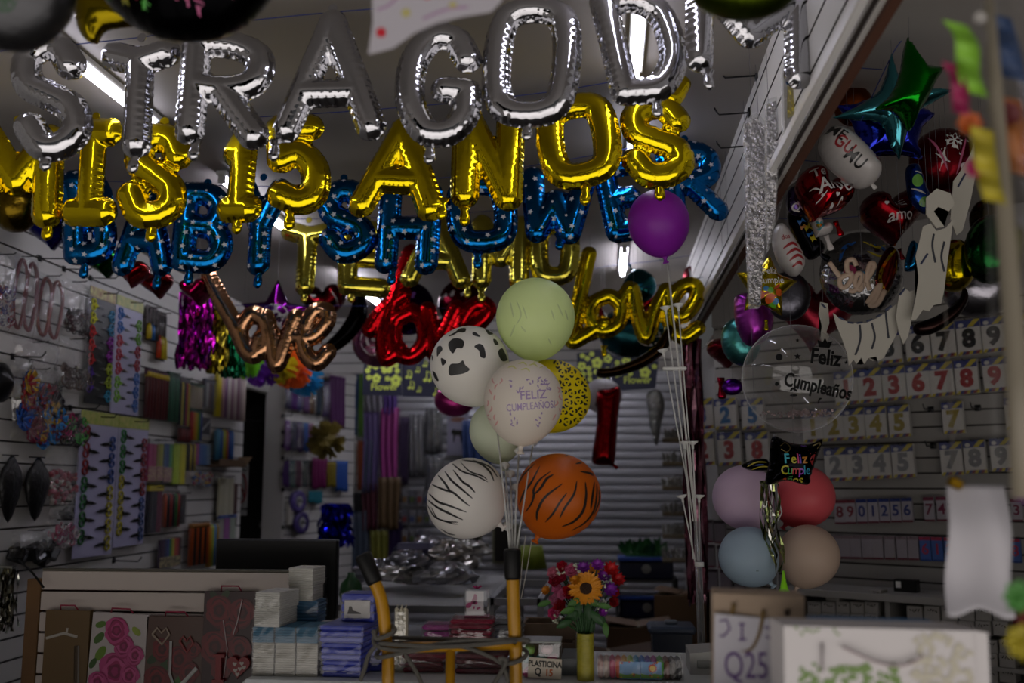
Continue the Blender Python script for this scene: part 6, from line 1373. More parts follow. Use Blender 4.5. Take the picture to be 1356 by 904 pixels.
# flower print sheets hung from the header
def sheetcard(label, pts, Y, kind):
    xs = [p[0] for p in pts]; ys = [p[1] for p in pts]; O = at((min(xs)+max(xs))/2, (min(ys)+max(ys))/2, Y)
    def L(p): q = at(p[0], p[1], Y)-O; return (q.x, q.z)
    mb = MB().prism([L(p) for p in pts], -.006, .006); y = -.007; k = sp(xs[0], ys[0], Y)
    def ok(x, z, r):
        f = Shape([L(p) for p in pts], 1, n=4); return f.ins(np.array([(x, z)]))[0] > r
    f = Shape([L(p) for p in pts], 1, n=4); got = []; tries = 0
    base = L((0, max(ys)))[1]
    while tries < 700 and len(got) < 24:
        tries += 1; r = (RS.choice([9, 7.5, 6, 3.5]) if kind[0] == 'f' else RS.choice([9, 7, 5]))*k
        p = (RS.uniform(f.lo[0], f.hi[0]), RS.uniform(base+(13 if kind == 'fw' else 2)*k, f.hi[1]))
        if f.ins(np.array([p]))[0] < r*.95 or any(math.dist(p, q[:2]) < (r+q[2])*.98 for q in got): continue
        got.append((p[0], p[1], r))
    for x, z, r in got:
        if kind[0] == 'f':
            a0 = RS.uniform(0, 1)
            for j in range(5): a = a0+j*2*PI/5; v, s = fan(disc2(x+r*.58*math.cos(a), z+r*.58*math.sin(a), r*.48, 10)); mb.add([(q[0], y-.0003*(j % 3), q[1]) for q in v], s, 1)
            v, s = fan(disc2(x, z, r*.2, 8)); mb.add([(q[0], y-.0015, q[1]) for q in v], s, 2)
        else:
            v, s = fan(disc2(x-r*.35, z-r*.5, r*.3, 8)); mb.add([(q[0], y, q[1]) for q in v], s, 1); mb.tube([(x-r*.08, y, z-r*.5), (x-r*.08, y, z+r*.8), (x+r*.55, y, z+r*.55)], r*.1, 5, mi=1, flat=.2)
            if r > 4.5*k: v, s = fan(disc2(x+r*.3, z-r*.55, r*.28, 8)); mb.add([(q[0], y, q[1]) for q in v], s, 1); mb.tube([(x+r*.55, y, z-r*.5), (x+r*.55, y, z+r*.55)], r*.1, 5, mi=1, flat=.2)
    if kind == 'fw': mb.text('Flower', 13*k, 0.02, base+7*k, y-.001, 1, .02)
    o = tag(mb.build('printed_sheet', [mat('262a44', .45), mat('e4f46a', .45), mat('262a44', .5)], loc=O), label, 'printed sheet', 'dark blue printed sheets under the rear header'); upthread(o, 0, f.hi[1]*.8)
sheetcard('dark blue sheet with lime flowers and the word Flower, left pair', [(480, 523), (532, 524), (532, 476), (516, 470), (500, 476), (482, 478)], 7.0, 'fw')
sheetcard('dark blue sheet with lime music notes left of the cow balloon', [(533, 525), (588, 526), (584, 490), (566, 478), (544, 462), (533, 474)], 7.02, 'n')
sheetcard('dark blue sheet with lime flowers right of the leopard balloon', [(765, 516), (806, 518), (812, 470), (800, 462), (764, 468)], 7.0, 'f'); sheetcard('dark blue sheet with large lime flowers and Flower lettering at the right', [(808, 518), (868, 514), (872, 478), (812, 470)], 7.03, 'fw')
# tinsel curtains and net pom-poms along the left wall
tinsel('tinsel_curtain', 'magenta tinsel curtain hanging left of the gold one', 'tinsel', 262, 388, 488, 36, 5.3, [foilm('8a0a7a', .2), foilm('5a0a6a', .2), foilm('b01a9a', .2)], 150, 'tinsel curtains', .012, .009, .12)
tinsel('tinsel_curtain', 'gold tinsel curtain between the magenta and the green', 'tinsel', 287, 410, 494, 20, 5.6, [foilm('8a7a1a', .2), foilm('b0a03a', .2)], 110, 'tinsel curtains', .012, .009, .1)
tinsel('tinsel_curtain', 'green tinsel curtain beside the lime pom-pom', 'tinsel', 309, 428, 500, 24, 5.8, [foilm('0c5a34', .2), foilm('1a7a4a', .2), foilm('3aa07a', .2)], 130, 'tinsel curtains', .012, .009, .12)
tinsel('tinsel_curtain', 'royal blue tinsel bunch hanging above the monitor', 'tinsel', 446, 668, 724, 34, 7.6, [foilm('0a1290', .2), foilm('141ab0', .2), foilm('2a2a8a', .2)], 130, 'tinsel curtains', .03, .012, .14)
tinsel('tinsel_curtain', 'pink metallic strip curtain on the right behind the balloon stand', 'tinsel', 916, 450, 800, 22, 5.3, [foilm('8a5a6a', .2), foilm('6a3a4a', .2), foilm('a87a8a', .2)], 60, 'tinsel curtains', .012, .012, .1)
def pompom(label, cx, cy, r, Y, c):
    O = at(cx, cy, Y); k = sp(cx, cy, Y)*r*1.25; mb = MB()
    for i in range(140):
        d = Vector(RS.normal(size=3)).normalized(); e = (d+Vector(RS.normal(size=3))*.35).normalized(); q = d.cross(Vector((.3, .5, .8))).normalized()*.14
        a, b, c2 = d*k*.25, (d*.7+e*.1)*k, (d*.8+e*.3)*k*RS.uniform(.85, 1.05)
        mb.add([a-q*k*.3, a+q*k*.3, b+q*k, b-q*k, c2+q*k*1.3, c2-q*k*1.3], [(0, 1, 2, 3), (3, 2, 4, 5)])
    mb.ball((0, 0, 0), k*.55, 12)
    upthread(tag(mb.build('net_pompom', mat(c, .6, sheet=.3), loc=O), label, 'pom-pom', 'net pom-poms under the rose gold love'), 0, k*.5)
for a in (('lime green net pom-pom beside the green tinsel', 326, 478, 17, 6.3, '8ad038'), ('purple net pom-pom right of the lime one', 348, 488, 19, 6.5, '7a2ab8'), ('yellow net pom-pom under the rose gold letters', 370, 484, 18, 6.6, 'dccc2c'), ('orange net pom-pom right of the yellow one', 388, 488, 20, 6.75, 'e86a28'), ('blue net pom-pom at the end of the row', 404, 500, 18, 7.0, '2a9ad0')): pompom(*a)
# ------------------------------------------------------------------ goods on the rear left wall and the back
def cloth(label, fr, box, c, off=.04, folds=5, name='hanging_cloth', cat='cloth', group='hanging goods at the rear', wrap=False, taper=.9, metal=0.):
    p, w, h = fr.box(*box, off); a, b = RS.uniform(0, 6, 2)
    t = T(name, label, cat, p, (0, 0, fr.rz), group)
    def f(u, v):
        k = 1-(1-taper)*(1-v); q = .5+.5*abs(2*v-1)
        return ((u-.5)*w*k+.004*math.sin(v*6+b), -.012*math.sin(u*2*PI*folds+a+v*1.5)*(1.2-v*.7)-.01, (v-.5)*h-.008*math.sin(u*7+a)*(1-v))
    MB().sheet(f, 10*folds if folds < 4 else 36, 8).build('fabric', mat(c, .3 if metal else .6, metal), t, True, .004)
    MB().box((0, .0, h*.49), (w*1.02, .012, h*.03), bev=.002).build('hanging_bar', mat('8a8a88', .5), t)
    if wrap: film(w*1.05, h, .04).build('clear_bag', WRAP, t, True)
    return t
for i, (x, c, n) in enumerate(((380, '3a3a5a', 'dull blue'), (388, '4a1a6a', 'purple'), (396, '2a2a6a', 'navy'), (404, '6a4a7a', 'lilac'), (412, '6a4a2a', 'brown'), (421, '2a3a4a', 'slate'), (430, '4a3a6a', 'dark violet'))): cloth('narrow %s ribbon pack, top row of the rear left wall' % n, FM, (x-3.6, 497+i*1.2, x+3.6, 540+i*1.8), c, folds=2, name='ribbon_pack', cat='ribbon pack', wrap=i % 2 == 0)
for i, (x, c, n) in enumerate(((380, '5a1a7a', 'violet'), (388, '4a4a5a', 'grey'), (396, '3a1a5a', 'dark purple'), (404, '2a4a8a', 'blue'), (411, '7a2a5a', 'plum'))): cloth('narrow %s ribbon pack, second row of the rear left wall' % n, FM, (x-3.4, 557+i*.8, x+3.4, 596+i*.6), c, folds=2, name='ribbon_pack', cat='ribbon pack', wrap=i % 2 == 0)
for i, (x, c, n) in enumerate(((378, '3a1a5a', 'dark purple'), (386, '4a6a6a', 'grey green'), (394, '5a3a4a', 'mauve'), (402, '3a4a4a', 'dark teal'))): cloth('narrow %s ribbon pack, third row of the rear left wall' % n, FM, (x-3.4, 610, x+3.4, 644), c, folds=2, name='ribbon_pack', cat='ribbon pack', wrap=i % 2 == 1)
def roll(label, px, py, r, c):
    p = FM.at(px, py, .06); k = sp(px, py, p.y)*r; t = T('ribbon_roll', label, 'ribbon roll', p, (0, 0, FM.rz), 'ribbon rolls on the rear left wall'); M = Matrix.Rotation(PI/2, 4, 'X')
    MB().lathe([(k*.5, -.02), (k, -.02), (k, .02), (k*.5, .02), (k*.5, -.02)], 28, M=M, cap=False).build('wound_ribbon', mat(c, .4), t, True); MB().lathe([(k*.25, -.022), (k*.5, -.022), (k*.5, .022), (k*.25, .022), (k*.25, -.022)], 24, M=M, cap=False).build('core', mat('8a8a8a', .4), t, True)
    MB().tube([(0, .06, 0), (0, -.06, 0)], .004, 6).build('peg', HOOKM, t)
roll('purple ribbon roll, upper of the two beside the white switch', 394, 664, 14, '4a3a7a'); roll('violet ribbon roll, lower of the two beside the white switch', 398, 692, 14, '3a2a6a')
for y, x in ((550, 374), (572, 374), (590, 374), (606, 374), (628, 374), (648, 374), (698, 374)): hook('black peg at the edge of the rear left wall, %s' % ('highest', 'second highest', 'third highest', 'middle', 'third lowest', 'second lowest', 'lowest')[(550, 572, 590, 606, 628, 648, 698).index(y)], FM, x, y, .1)
p, w_, h_ = FM.box(378, 664, 389, 694, .01); t = T('wall_switch', 'white wall switch box under the ribbon packs', 'switch', p, (0, 0, FM.rz))
MB().box((0, -.02, 0), (w_, .04, h_), bev=.005).build('box', mat('a8a49a', .4), t); MB().box((0, -.043, .02), (w_*.4, .008, h_*.2), bev=.002).build('rocker', WHITE, t)
pompom('gold and silver foil pom-pom between the ribbon rows', 432, 582, 19, 8.0, '8a7a3a')
for lab, fr, box, c in (
 ('magenta sequin bag in the third ribbon row', FM, (411, 606, 431, 646), '7a0a5a'), ('gold sequin bag right of the magenta one', FM, (431, 612, 443, 644), '8a7a14'), ('blue sequin bag right of the gold one', FM, (443, 610, 459, 650), '144a9a'), ('small teal foil bow above the blue tinsel', FM, (408, 650, 426, 666), '1a7a8a'),
 ('wide purple cloth hanging left of the coloured ribbons', FM, (434, 498, 455, 566), '4a0a52')):
    cloth(lab, fr, box, c, folds=4)
BW = FB(8.97); BW2 = FB(8.93)
for lab, box, c in (('white ribbon length among the coloured ribbons', (448, 490, 455, 570), '8a8a86'), ('yellow ribbon length among the coloured ribbons', (455.5, 490, 461, 572), '9a941c'), ('orange ribbon length among the coloured ribbons', (462, 490, 468, 574), '8a4a1c'), ('blue ribbon length among the coloured ribbons', (468.5, 490, 475, 576), '1a3a6a'), ('green ribbon length among the coloured ribbons', (475.5, 490, 482, 578), '5a8a2a'),
 ('white cloth roll below the coloured ribbons', (462, 582, 472, 650), '8a8680'), ('orange cloth roll below the coloured ribbons', (474, 584, 481, 648), '8a421c'), ('grey blue cloth roll below the coloured ribbons', (483, 582, 492, 652), '4a5a6a'),
 ('lilac net cloth hanging under the Flower sheet', (481, 545, 502, 650), '5a4a7a'), ('bright pink net cloth hanging under the Flower sheet', (503, 540, 528, 642), '8a2a72'), ('white packed bag row under the Flower sheet', (482, 522, 506, 545), '77747e'), ('purple packed bag row under the Flower sheet', (507, 522, 526, 548), '4a2a7a'),
 ('dim violet cloth beside the pink net', (529, 552, 541, 640), '3a2a4a'), ('silver grey bag column behind the cow balloon', (542, 548, 562, 630), '55565c'), ('dark grey bag column behind the cow balloon', (563, 540, 586, 600), '33353a'), ('pale grey bag beside the horse picture', (563, 602, 588, 650), '4a4c54'),
 ('tan cloth hanging below the pink net', (500, 632, 530, 700), '5a4426'), ('maroon cloth left of the tan one', (480, 640, 500, 702), '4a1424'), ('yellow green cloth low by the trolley', (490, 702, 514, 768), '6a6a1a'), ('dark purple bag low by the trolley', (514, 690, 534, 762), '2e1a52'), ('slate blue cloth above the blue packs', (464, 676, 488, 760), '3a4658'), ('black cloth between the pale rolls', (468, 652, 484, 676), '0e0c10'), ('cream cloth pair beside the black one', (444, 646, 466, 668), '8a8458')):
    cloth(lab, BW if box[0] > 500 else BW2, box, c, folds=3, wrap=box[0] > 540)
for i, y in enumerate((660, 686, 712)):
    for j, x in enumerate((536, 546, 556, 566)):
        p, w_, h_ = BW.box(x-4, y-11, x+4, y+9, .08)
        tag(MB().box((0, 0, 0), (w_, .03, h_), bev=.003).box((0, -.017, -h_*.1), (w_*.7, .004, h_*.35), 1).build('wrapped_packet', [mat(('6a6a70', '5a5a64', '77757a')[(i+j) % 3], .4), mat(('6a4a1a', '4a5a2a', '7a2a2a', '2a3a6a')[(i*2+j) % 4], .4)], loc=p), 'small pale packet left of the zebra balloon, %s of the %s row' % (ORD[j], ('top', 'middle', 'bottom')[i]), 'packet', 'small packets at the rear')
p, w_, h_ = BW.box(592, 545, 621, 602, .06)
mb = MB().box((0, 0, 0), (w_, .02, h_)); k = sp(600, 570, 8.9)
mb.prism([(-6*k, 6*k), (-9*k, 2*k), (-8*k, -2*k), (-6*k, -1*k), (-6*k, -12*k), (-4.5*k, -12*k), (-3.5*k, -3*k), (3*k, -3*k), (4*k, -12*k), (5.5*k, -12*k), (6*k, 0), (8*k, -4*k), (7*k, 3*k), (2*k, 4*k), (-3*k, 4*k)], -.013, -.011, 1); mb.prism(disc2(0, 18*k, 10*k, 16, .35), -.013, -.011, 2)
tag(mb.build('horse_poster', [mat('6a6878', .5), BLACK, mat('5a3a2a', .5)], loc=p), 'pale poster of a dark horse behind the mint balloon', 'poster')
cloth('deep blue plastic cloth behind the mint balloon', BW2, (612, 556, 652, 625), '0e2a58', folds=4)
# hanging brush packs right of the shutter
for i, y in enumerate((575, 606, 638, 672, 702, 733)):
    p = at(893, y, 7.2); t = T('brush_pack', 'clear pack of bristle brushes by the shutter, %s from the top' % ORD[i], 'brush pack', p, group='brush packs by the shutter'); k = sp(893, y, 7.2); mb = MB()
    for j in range(40): a = RS.uniform(-15, 15)*k; mb.tube([(a, RS.uniform(-.03, .03), -9*k), (a*1.1+RS.uniform(-.01, .01), RS.uniform(-.05, .03), RS.uniform(2, 8)*k)], .004, 4)
    o = mb.build('bristles', mat(('5a564c', '4e4a42')[i % 2], .7), t); o['kind'] = 'stuff'
    MB().box((0, 0, -8*k), (32*k, .06, 6*k), bev=.003).build('handle_block', mat('5a4a2a', .6), t); MB().box((0, -.01, 0), (34*k, .09, 20*k), bev=.01).build('clear_wrap', FILM, t)
    MB().tube([(0, .0, 9*k), (.25, .0, 9*k)], .004, 6).build('peg', HOOKM, t)
fshape('silver wrapped gift tuft with a gold glint beside the shutter', spline([(856, 522), (872, 516), (880, 534), (876, 560), (870, 590), (862, 572), (858, 545)], 4, True), 7.0, foilm('8a8a86', .2, (30, 1., .03)), .05, group='brush packs by the shutter')
# glass counter, stands and stored goods deep in the shop
t = T('display_counter', 'glass display counter in the middle of the shop behind the trolley', 'display counter', (at(575, 830, 5.0).x-.12, 5.6, 0)); a = at(540, 835, 4.4); zt = .93
w_ = .86; GF = mat('8a8a8c', .35, .6)
MB().box((0, 0, zt), (w_, 1.7, .012), bev=.002).build('glass_top', mat('bcc4c4', .06, trans=.75), t)
for x in (-.43, .43):
    for y in (-.85, .85): MB().box((x, y, zt/2), (.03, .03, zt)).build('corner_post', GF, t)
    MB().box((x, 0, zt-.005), (.03, 1.7, .03)).build('side_rail', GF, t)
for y in (-.85, .85): MB().box((0, y, zt-.005), (w_, .03, .03)).build('cross_rail', GF, t)
MB().box((0, 0, .25), (w_-.04, 1.66, .5), bev=.004).build('lower_cabinet', mat('3a3836', .5), t)
for z in (.62,): MB().box((0, 0, z), (w_-.04, 1.6, .01)).build('glass_shelf', mat('9aa4a4', .1, trans=.7), t)
DC = t.location
for i in range(16):
    x, y = RS.uniform(-.3, .2), RS.uniform(-.5, .7); r = RS.uniform(.09, .15); q = []
    def f(u, v, r=r, s=RS.uniform(0, 9)):
        a = 2*PI*u; b = PI*v; k = r*(1+.16*math.sin(5*a+s)*math.sin(3*b+s)+(RS.uniform(-.1, .1) if u < 1 and 0 < v < 1 else 0)); return (k*math.sin(b)*math.cos(a)*1.2, k*math.sin(b)*math.sin(a), max(-.02, -k*math.cos(b)*.6)+.045+r*.3)
    tag(MB().sheet(f, 26, 16).build('plastic_bag', mat(('9a9a9e', 'aaa8a4', '85858c', '94908a')[i % 4], .2, .55), None, False, loc=(DC.x+x, DC.y+y, zt+.006+(.10 if i % 3 == 0 else 0))), 'crumpled plastic bag of goods in the heap on the glass counter', 'plastic bag', 'heap of bagged goods on the glass counter')
p = at(550, 742, 5.6); tag(MB().box((0, 0, 0), (.24, .16, .1), bev=.03).build('cloth_bundle', mat('1a1440', .5), loc=(p.x, p.y, zt+.20)), 'dark blue cloth bundle on top of the bagged heap', 'cloth')
tag(MB().lathe([(.001, 0), (.05, 0), (.06, .04), (.05, .09), (.02, .12), (.018, .14)], 14).build('green_bottle', mat('0d4a10', .3), None, True, loc=(at(465, 778, 4.9).x, 4.9, zt+.006)), 'green bottle behind the blue wrapped packs', 'bottle')
def frame_rack(label, box, Y, dep):
    p, w, h = FB(Y).box(*box, 0); t = T('metal_rack', label, 'rack', (p.x, Y+dep/2, 0)); zt = p.z+h/2
    for x in (-1, 1):
        for y in (-1, 1): MB().box((x*w/2, y*dep/2, zt/2), (.03, .03, zt)).build('post', mat('9a9a9c', .35, .3), t)
        MB().box((x*w/2, 0, zt-.015), (.03, dep, .03)).build('side_rail', mat('9a9a9c', .35, .3), t)
    for y in (-1, 1): MB().box((0, y*dep/2, zt-.015), (w, .03, .03)).build('cross_rail', mat('9a9a9c', .35, .3), t)
    for z in (zt*.35, zt*.7): MB().box((0, 0, z), (w, dep, .015)).build('shelf_board', mat('4a4846', .5), t)
    return t
r1 = frame_rack('light metal frame rack behind the right trolley post', (650, 792, 716, 850), 4.6, .9)
for i, (x, z, c, s) in enumerate(((-.1, .75, '2a3a6a', .1), (.03, .75, '5a1a3a', .1), (.1, .75, '3a5a2a', .08), (-.05, .39, '6a5a2a', .12), (.08, .39, '2a2a5a', .1))):
    tag(MB().box((0, 0, .05), (s*.9, .3, .1), bev=.005).box((0, -.152, .05), (s*.6, .004, .05), 1).build('stored_box', [mat(c, .5), WHITE], loc=(r1.location.x+x, r1.location.y-.2, r1.location.z+(.676 if z > .5 else .342))), 'coloured box stored in the metal frame rack, %s' % ORD[i], 'box', 'boxes in the metal frame rack')
for i, (x0, c, lab) in enumerate(((602, '14100c', 'dark framed picture left of the zebra balloon knot'), (652, '181410', 'dark framed picture right of the zebra balloon'))):
    p, w_, h_ = FB(8.95).box(x0, 694, x0+36, 746, 0); t = T('framed_picture', lab, 'picture', p, group='dark framed pictures at the rear')
    MB().box((0, 0, 0), (w_, .03, h_), bev=.004).build('frame', mat('6a6a52', .5), t); MB().box((0, -.018, 0), (w_*.82, .006, h_*.88)).build('picture', mat(c, .3), t)
tag(MB().lathe([(.1, 0), (.07, .14), (.065, .14), (.001, .145)], 20).build('lime_lampshade', mat('7a8a1e', .6), None, True, loc=at(704, 752, 6.5)), 'lime green shade behind the trolley grip', 'shade')
sh = T('storage_shelf', 'low storage shelf with trays in front of the shutter', 'shelf', (at(857, 800, 7.6).x, 7.8, 0)); zs1 = at(857, 770, 7.6).z
for z in (zs1, zs1-.28, .1): MB().box((0, 0, z), (.44, .4, .02)).build('shelf_board', mat('3a3836', .5), sh)
for x in (-.22, .22): MB().box((x, 0, (zs1+.02)/2), (.02, .4, zs1+.02)).build('side_panel', mat('2a2a2c', .5), sh)
for i, z in enumerate((zs1+.01, zs1-.27)):
    t = T('plastic_tray', ('upper', 'lower')[i]+' dark blue tray with a silver badge on the storage shelf', 'tray', (sh.location.x, 7.78, z)); MB().box((0, 0, .07), (.40, .3, .14), bev=.015).build('tub', mat('0e1430', .35), t); MB().box((0, -.01, .15), (.42, .32, .03), bev=.006).build('rim', mat('24408a', .35), t); MB().lathe([(.001, 0), (.035, 0), (.035, .006), (.001, .008)], 14, M=Matrix.Translation((0, -.152, .08)) @ Matrix.Rotation(PI/2, 4, 'X')).build('badge', mat('8a8a86', .3, .5), t)
mb = MB()
for i in range(30): a = RS.uniform(-.14, .14); petal(mb, Matrix.Translation((a, RS.uniform(-.08, .08), 0)) @ Matrix.Rotation(RS.uniform(-.8, .8), 4, 'Y') @ Matrix.Rotation(PI/2+RS.uniform(-.5, .5), 4, 'X'), RS.uniform(.08, .14), .04, .3)
mb.box((0, 0, .0), (.3, .16, .02)); tag(mb.build('green_plant', mat('1f5a22', .5), loc=(sh.location.x, 7.78, zs1+.185)), 'bunch of green leaves on the upper tray', 'plant')
def carton(label, px, py, Y, d, rz=0, c='5a4026', z=0.):
    p = at(px, py, Y); t = T('cardboard_box', label, 'cardboard box', (p.x, Y, z), (0, 0, rz), 'cardboard boxes by the shutter')
    MB().box((0, 0, d[2]/2), d, bev=.004).build('body', mat(c, .7), t); MB().box((0, 0, d[2]), (.05, d[1]*1.003, .003)).build('tape', mat('7a6a4a', .4), t)
    for s in (-1, 1): MB().box((s*d[0]*.27, 0, d[2]+.02), (d[0]*.5, d[1], .004), rot=(0, -s*.15, 0)).build('flap', mat(c, .7), t)
carton('brown cardboard box below the storage shelf', 845, 860, 6.6, (.4, .3, .62)); carton('long brown cardboard box behind the flower vase', 808, 870, 5.6, (.5, .3, .60), .1, '4a3018'); carton('tan cardboard box behind the long one, right of the vase', 905, 840, 6.95, (.34, .3, .78), -.2, '5e4428')
t = T('storage_bin', 'dark blue plastic bin with a grey lid near the balloon stand', 'bin', (at(889, 850, 4.9).x, 4.9, 0)); zb1 = at(889, 825, 4.9).z
MB().lathe([(.10, .01), (.13, zb1-.05), (.13, zb1-.03)], 4, M=Matrix.Rotation(PI/4, 4, 'Z')).build('tub', mat('1c2638', .35), t); MB().box((0, 0, zb1-.02), (.22, .22, .035), bev=.012).build('lid', mat('4a5568', .35), t); MB().box((0, 0, .02), (.19, .19, .04)).build('foot', mat('1c2638', .35), t); MB().box((0, 0, zb1+.006), (.06, .04, .02), bev=.006).build('handle', mat('77808c', .3), t)
# ------------------------------------------------------------------ things close to the lens, at the open shop front
YN = 1.75; zt_ = at(1170, 990, 1.6).z
p, w_, h_ = FB(YN).box(945, 787, 1068, 960, 0); h_ = p.z+h_/2-zt_
t = T('kraft_bag', 'beige paper gift bag with a rope handle carrying a Q25 note', 'paper bag', (p.x, YN+.05, zt_), (0, R_(1.5), R_(-4)))
k = sp(1000, 850, YN)
MB().box((0, 0, h_/2), (w_, .09, h_), bev=.002).build('bag', mat('9a8672', .7), t)
mb = MB()
def kx(px, py, y=-.05): q = at(px, py, YN)-Vector(t.location); return (q.x, y, q.z)
mb.tube([kx(*q) for q in spline([(971, 800), (968, 820), (966, 838), (972, 856), (984, 862), (996, 858), (1004, 842), (1008, 824), (1010, 808)], 5)], .0032, 8); mb.build('rope_handle', mat('6a5220', .7), t, True)
MB().tube([kx(1041, 806, -.047), kx(1041, 814, -.047)], .004, 8).build('handle_hole', matte('2a1c14'), t)
p2 = [kx(946, 812), kx(1032, 820), kx(1036, 960), kx(944, 960)]
nt_ = T('price_note', 'white paper note marked Q25 in purple pen clipped on the beige bag', 'sign', Vector(kx(990, 870, 0))+Vector(t.location)+Vector((0, -.052, 0)))
nO = Vector(nt_.location)-Vector(t.location)
MB().add([(q[0]-nO.x, .001, q[2]-nO.z) for q in p2]+[(q[0]-nO.x, .003, q[2]-nO.z) for q in p2], [(0, 1, 2, 3), (7, 6, 5, 4), (0, 4, 5, 1), (1, 5, 6, 2), (2, 6, 7, 3), (3, 7, 4, 0)]).build('paper', mat('b9b6be', .6), nt_)
mb = MB(); q = kx(988, 882)
mb.text('Q25', 50*k, q[0]-nO.x, q[2]-nO.z, -.0005, 0, .0, .66, .0); q = kx(990, 838)
for ln in ([(953, 822), (962, 820), (966, 832), (958, 842), (953, 841)], [(978, 826), (986, 826), (982, 826), (982, 846), (978, 847), (988, 846)], [(1012, 830), (1024, 832), (1030, 842), (1028, 858)], [(1014, 842), (1022, 846)]):
    mb.tube([(a[0]-nO.x, -.0005, a[2]-nO.z) for a in [kx(*e) for e in ln]], .0018, 5, flat=.3)
mb.build('pen_lettering', mat('5a3a78', .6), nt_)
p, w_, h_ = FB(1.6).box(1034, 832, 1312, 990, 0)
gb = T('gift_bag', 'large white gift bag with green and gold foliage print in front', 'gift bag', (p.x, 1.65, zt_), (0, R_(1.2), R_(3)))
mb = MB().prism([(-w_*.5, 0), (w_*.42, 0), (w_*.42, h_), (-w_*.5, h_)], -.05, .05); mb.prism([(w_*.42, 0), (w_*.5, 0), (w_*.5, h_*.985), (w_*.42, h_)], -.045, .045, 0)
for (u, v, r, c) in [(RS.uniform(-.42, .06), RS.uniform(.44, .68), RS.uniform(.012, .03), 1) for _ in range(80)]+[(RS.uniform(.12, .4), RS.uniform(.5, .96), RS.uniform(.015, .035), 2) for _ in range(60)]+[(RS.uniform(-.46, -.22), RS.uniform(.93, .99), .012, 1) for _ in range(8)]:
    v_, s_ = fan(disc2(u*w_, v*h_, r*w_, 7, .5, RS.uniform(0, 3))); mb.add([(q[0], -.0505-.0004*c-RS.uniform(0, .0004), q[1]) for q in v_], s_, c)
mb.build('bag', [mat('c9c4c4', .5), mat('6f8a4a', .5), mat('bab4a2', .5)], gb)
k = sp(1170, 850, 1.6); O = Vector(gb.location)
def gx(px, py, y): q = at(px, py, 1.6)-O; return (q.x, y, q.z)
MB().tube([gx(*q, -.058) for q in spline([(1108, 856), (1130, 866), (1155, 876), (1180, 880), (1200, 876), (1216, 866)], 5)], .0022, 6).build('handle', mat('a89a9c', .6), gb, True)
MB().tube([gx(1082, 852, -.054), gx(1083, 890, -.054)], .002, 6).build('side_fold', mat('9a9294', .6), gb, True)
p, w_, h_ = FB(1.72).box(1076, 824, 1248, 985, 0); h_ = p.z+h_/2-zt_; bb = T('gift_bag', 'blue gift bag showing as a strip behind the large white one', 'gift bag', (p.x, 1.76, zt_), (0, R_(1), 0)); MB().box((0, 0, h_/2), (w_, .06, h_), bev=.002).build('bag', mat('2a6a9a', .5), bb); MB().tube([(-w_*.2, -.032, h_*.98), (-w_*.2, -.034, h_*.9), (w_*.2, -.034, h_*.9), (w_*.2, -.032, h_*.98)], .003, 6).build('handle', mat('1a4a7a', .5), bb, True)
# low display table under those bags
ft = T('display_table', 'display table at the shop front carrying the gift bags', 'table', (at(1130, 850, 1.7).x, 1.73, 0))
for o in (gb, t, bb): pass
MB().box((0, 0, zt_-.012), (.56, .34, .024), bev=.004).build('table_top', mat('8a8784', .5), ft)
for x in (-.25, .25):
    for y in (-.14, .14): MB().box((x, y, (zt_-.024)/2), (.03, .03, zt_-.024)).build('leg', mat('5a5856', .5), ft)
# hanging white paper with a gold clip
YH = 1.6; O = at(1300, 725, YH)
def f(u, v):
    q = at(1258+u*76+(1-v)*10*(u-.3), 810-v*168+4*math.sin(u*9)*(1-v)+(10*(1-v)*abs(u-.5)), YH)-O; return (q.x, .012*math.sin(u*5+v*2)+.01*math.sin(v*7), q.z)
t = T('hanging_paper', 'white curled paper hanging from a gold clip at the right', 'paper', O); MB().sheet(f, 16, 24).build('paper', mat('bdbac0', .6, sheet=.25), t, True, .0012)
q = at(1264, 643, YH)-O; MB().box((q.x, -.004, q.z+.004), (.022, .014, .016), rot=(0, .5, 0), bev=.003).build('clip', mat('8a6a1a', .3, 1.), t)
MB().tube([(q.x, 0, q.z+.01), (q.x+.01, .02, q.z+.3)], .001, 5).build('hanging_cord', matte('55504a'), t)
# clear sleeve with bright cut flowers and streamers at the right edge
YR = 1.25
t = T('plastic_sleeve', 'tall tan clear plastic sleeve hanging at the right edge', 'sleeve', at(1335, 300, YR)); O = t.location
MB().tube([at(1304, -60, YR)-O, at(1318, 120, YR)-O, at(1332, 300, YR)-O, at(1348, 500, YR)-O, at(1356, 660, YR)-O], [.006, .009, .011, .014, .014], 10).build('rolled_edge', mat('8a8272', .4, sheet=.3), t, True)
MB().sheet(lambda u, v: tuple(at(1300+u*80+14*(1-v), 620-v*640, YR+.02*math.sin(u*5))-O), 8, 10).build('film', FILM, t, True)
def petalfl(label, cx, cy, r, c, n=8, Y=YR-.02, tail=None):
    O = at(cx, cy, Y); k = sp(cx, cy, Y)*r; mb = MB()
    for i in range(n):
        a = 2*PI*i/n; petal(mb, Matrix.Rotation(a, 4, 'Y') @ Matrix.Rotation(PI/2-.3, 4, 'X'), k, k*.8, .3)
    tag(mb.build('paper_flower', mat(c, .5, sheet=.2), loc=O), label, 'paper flower', 'bright paper flowers at the right edge')
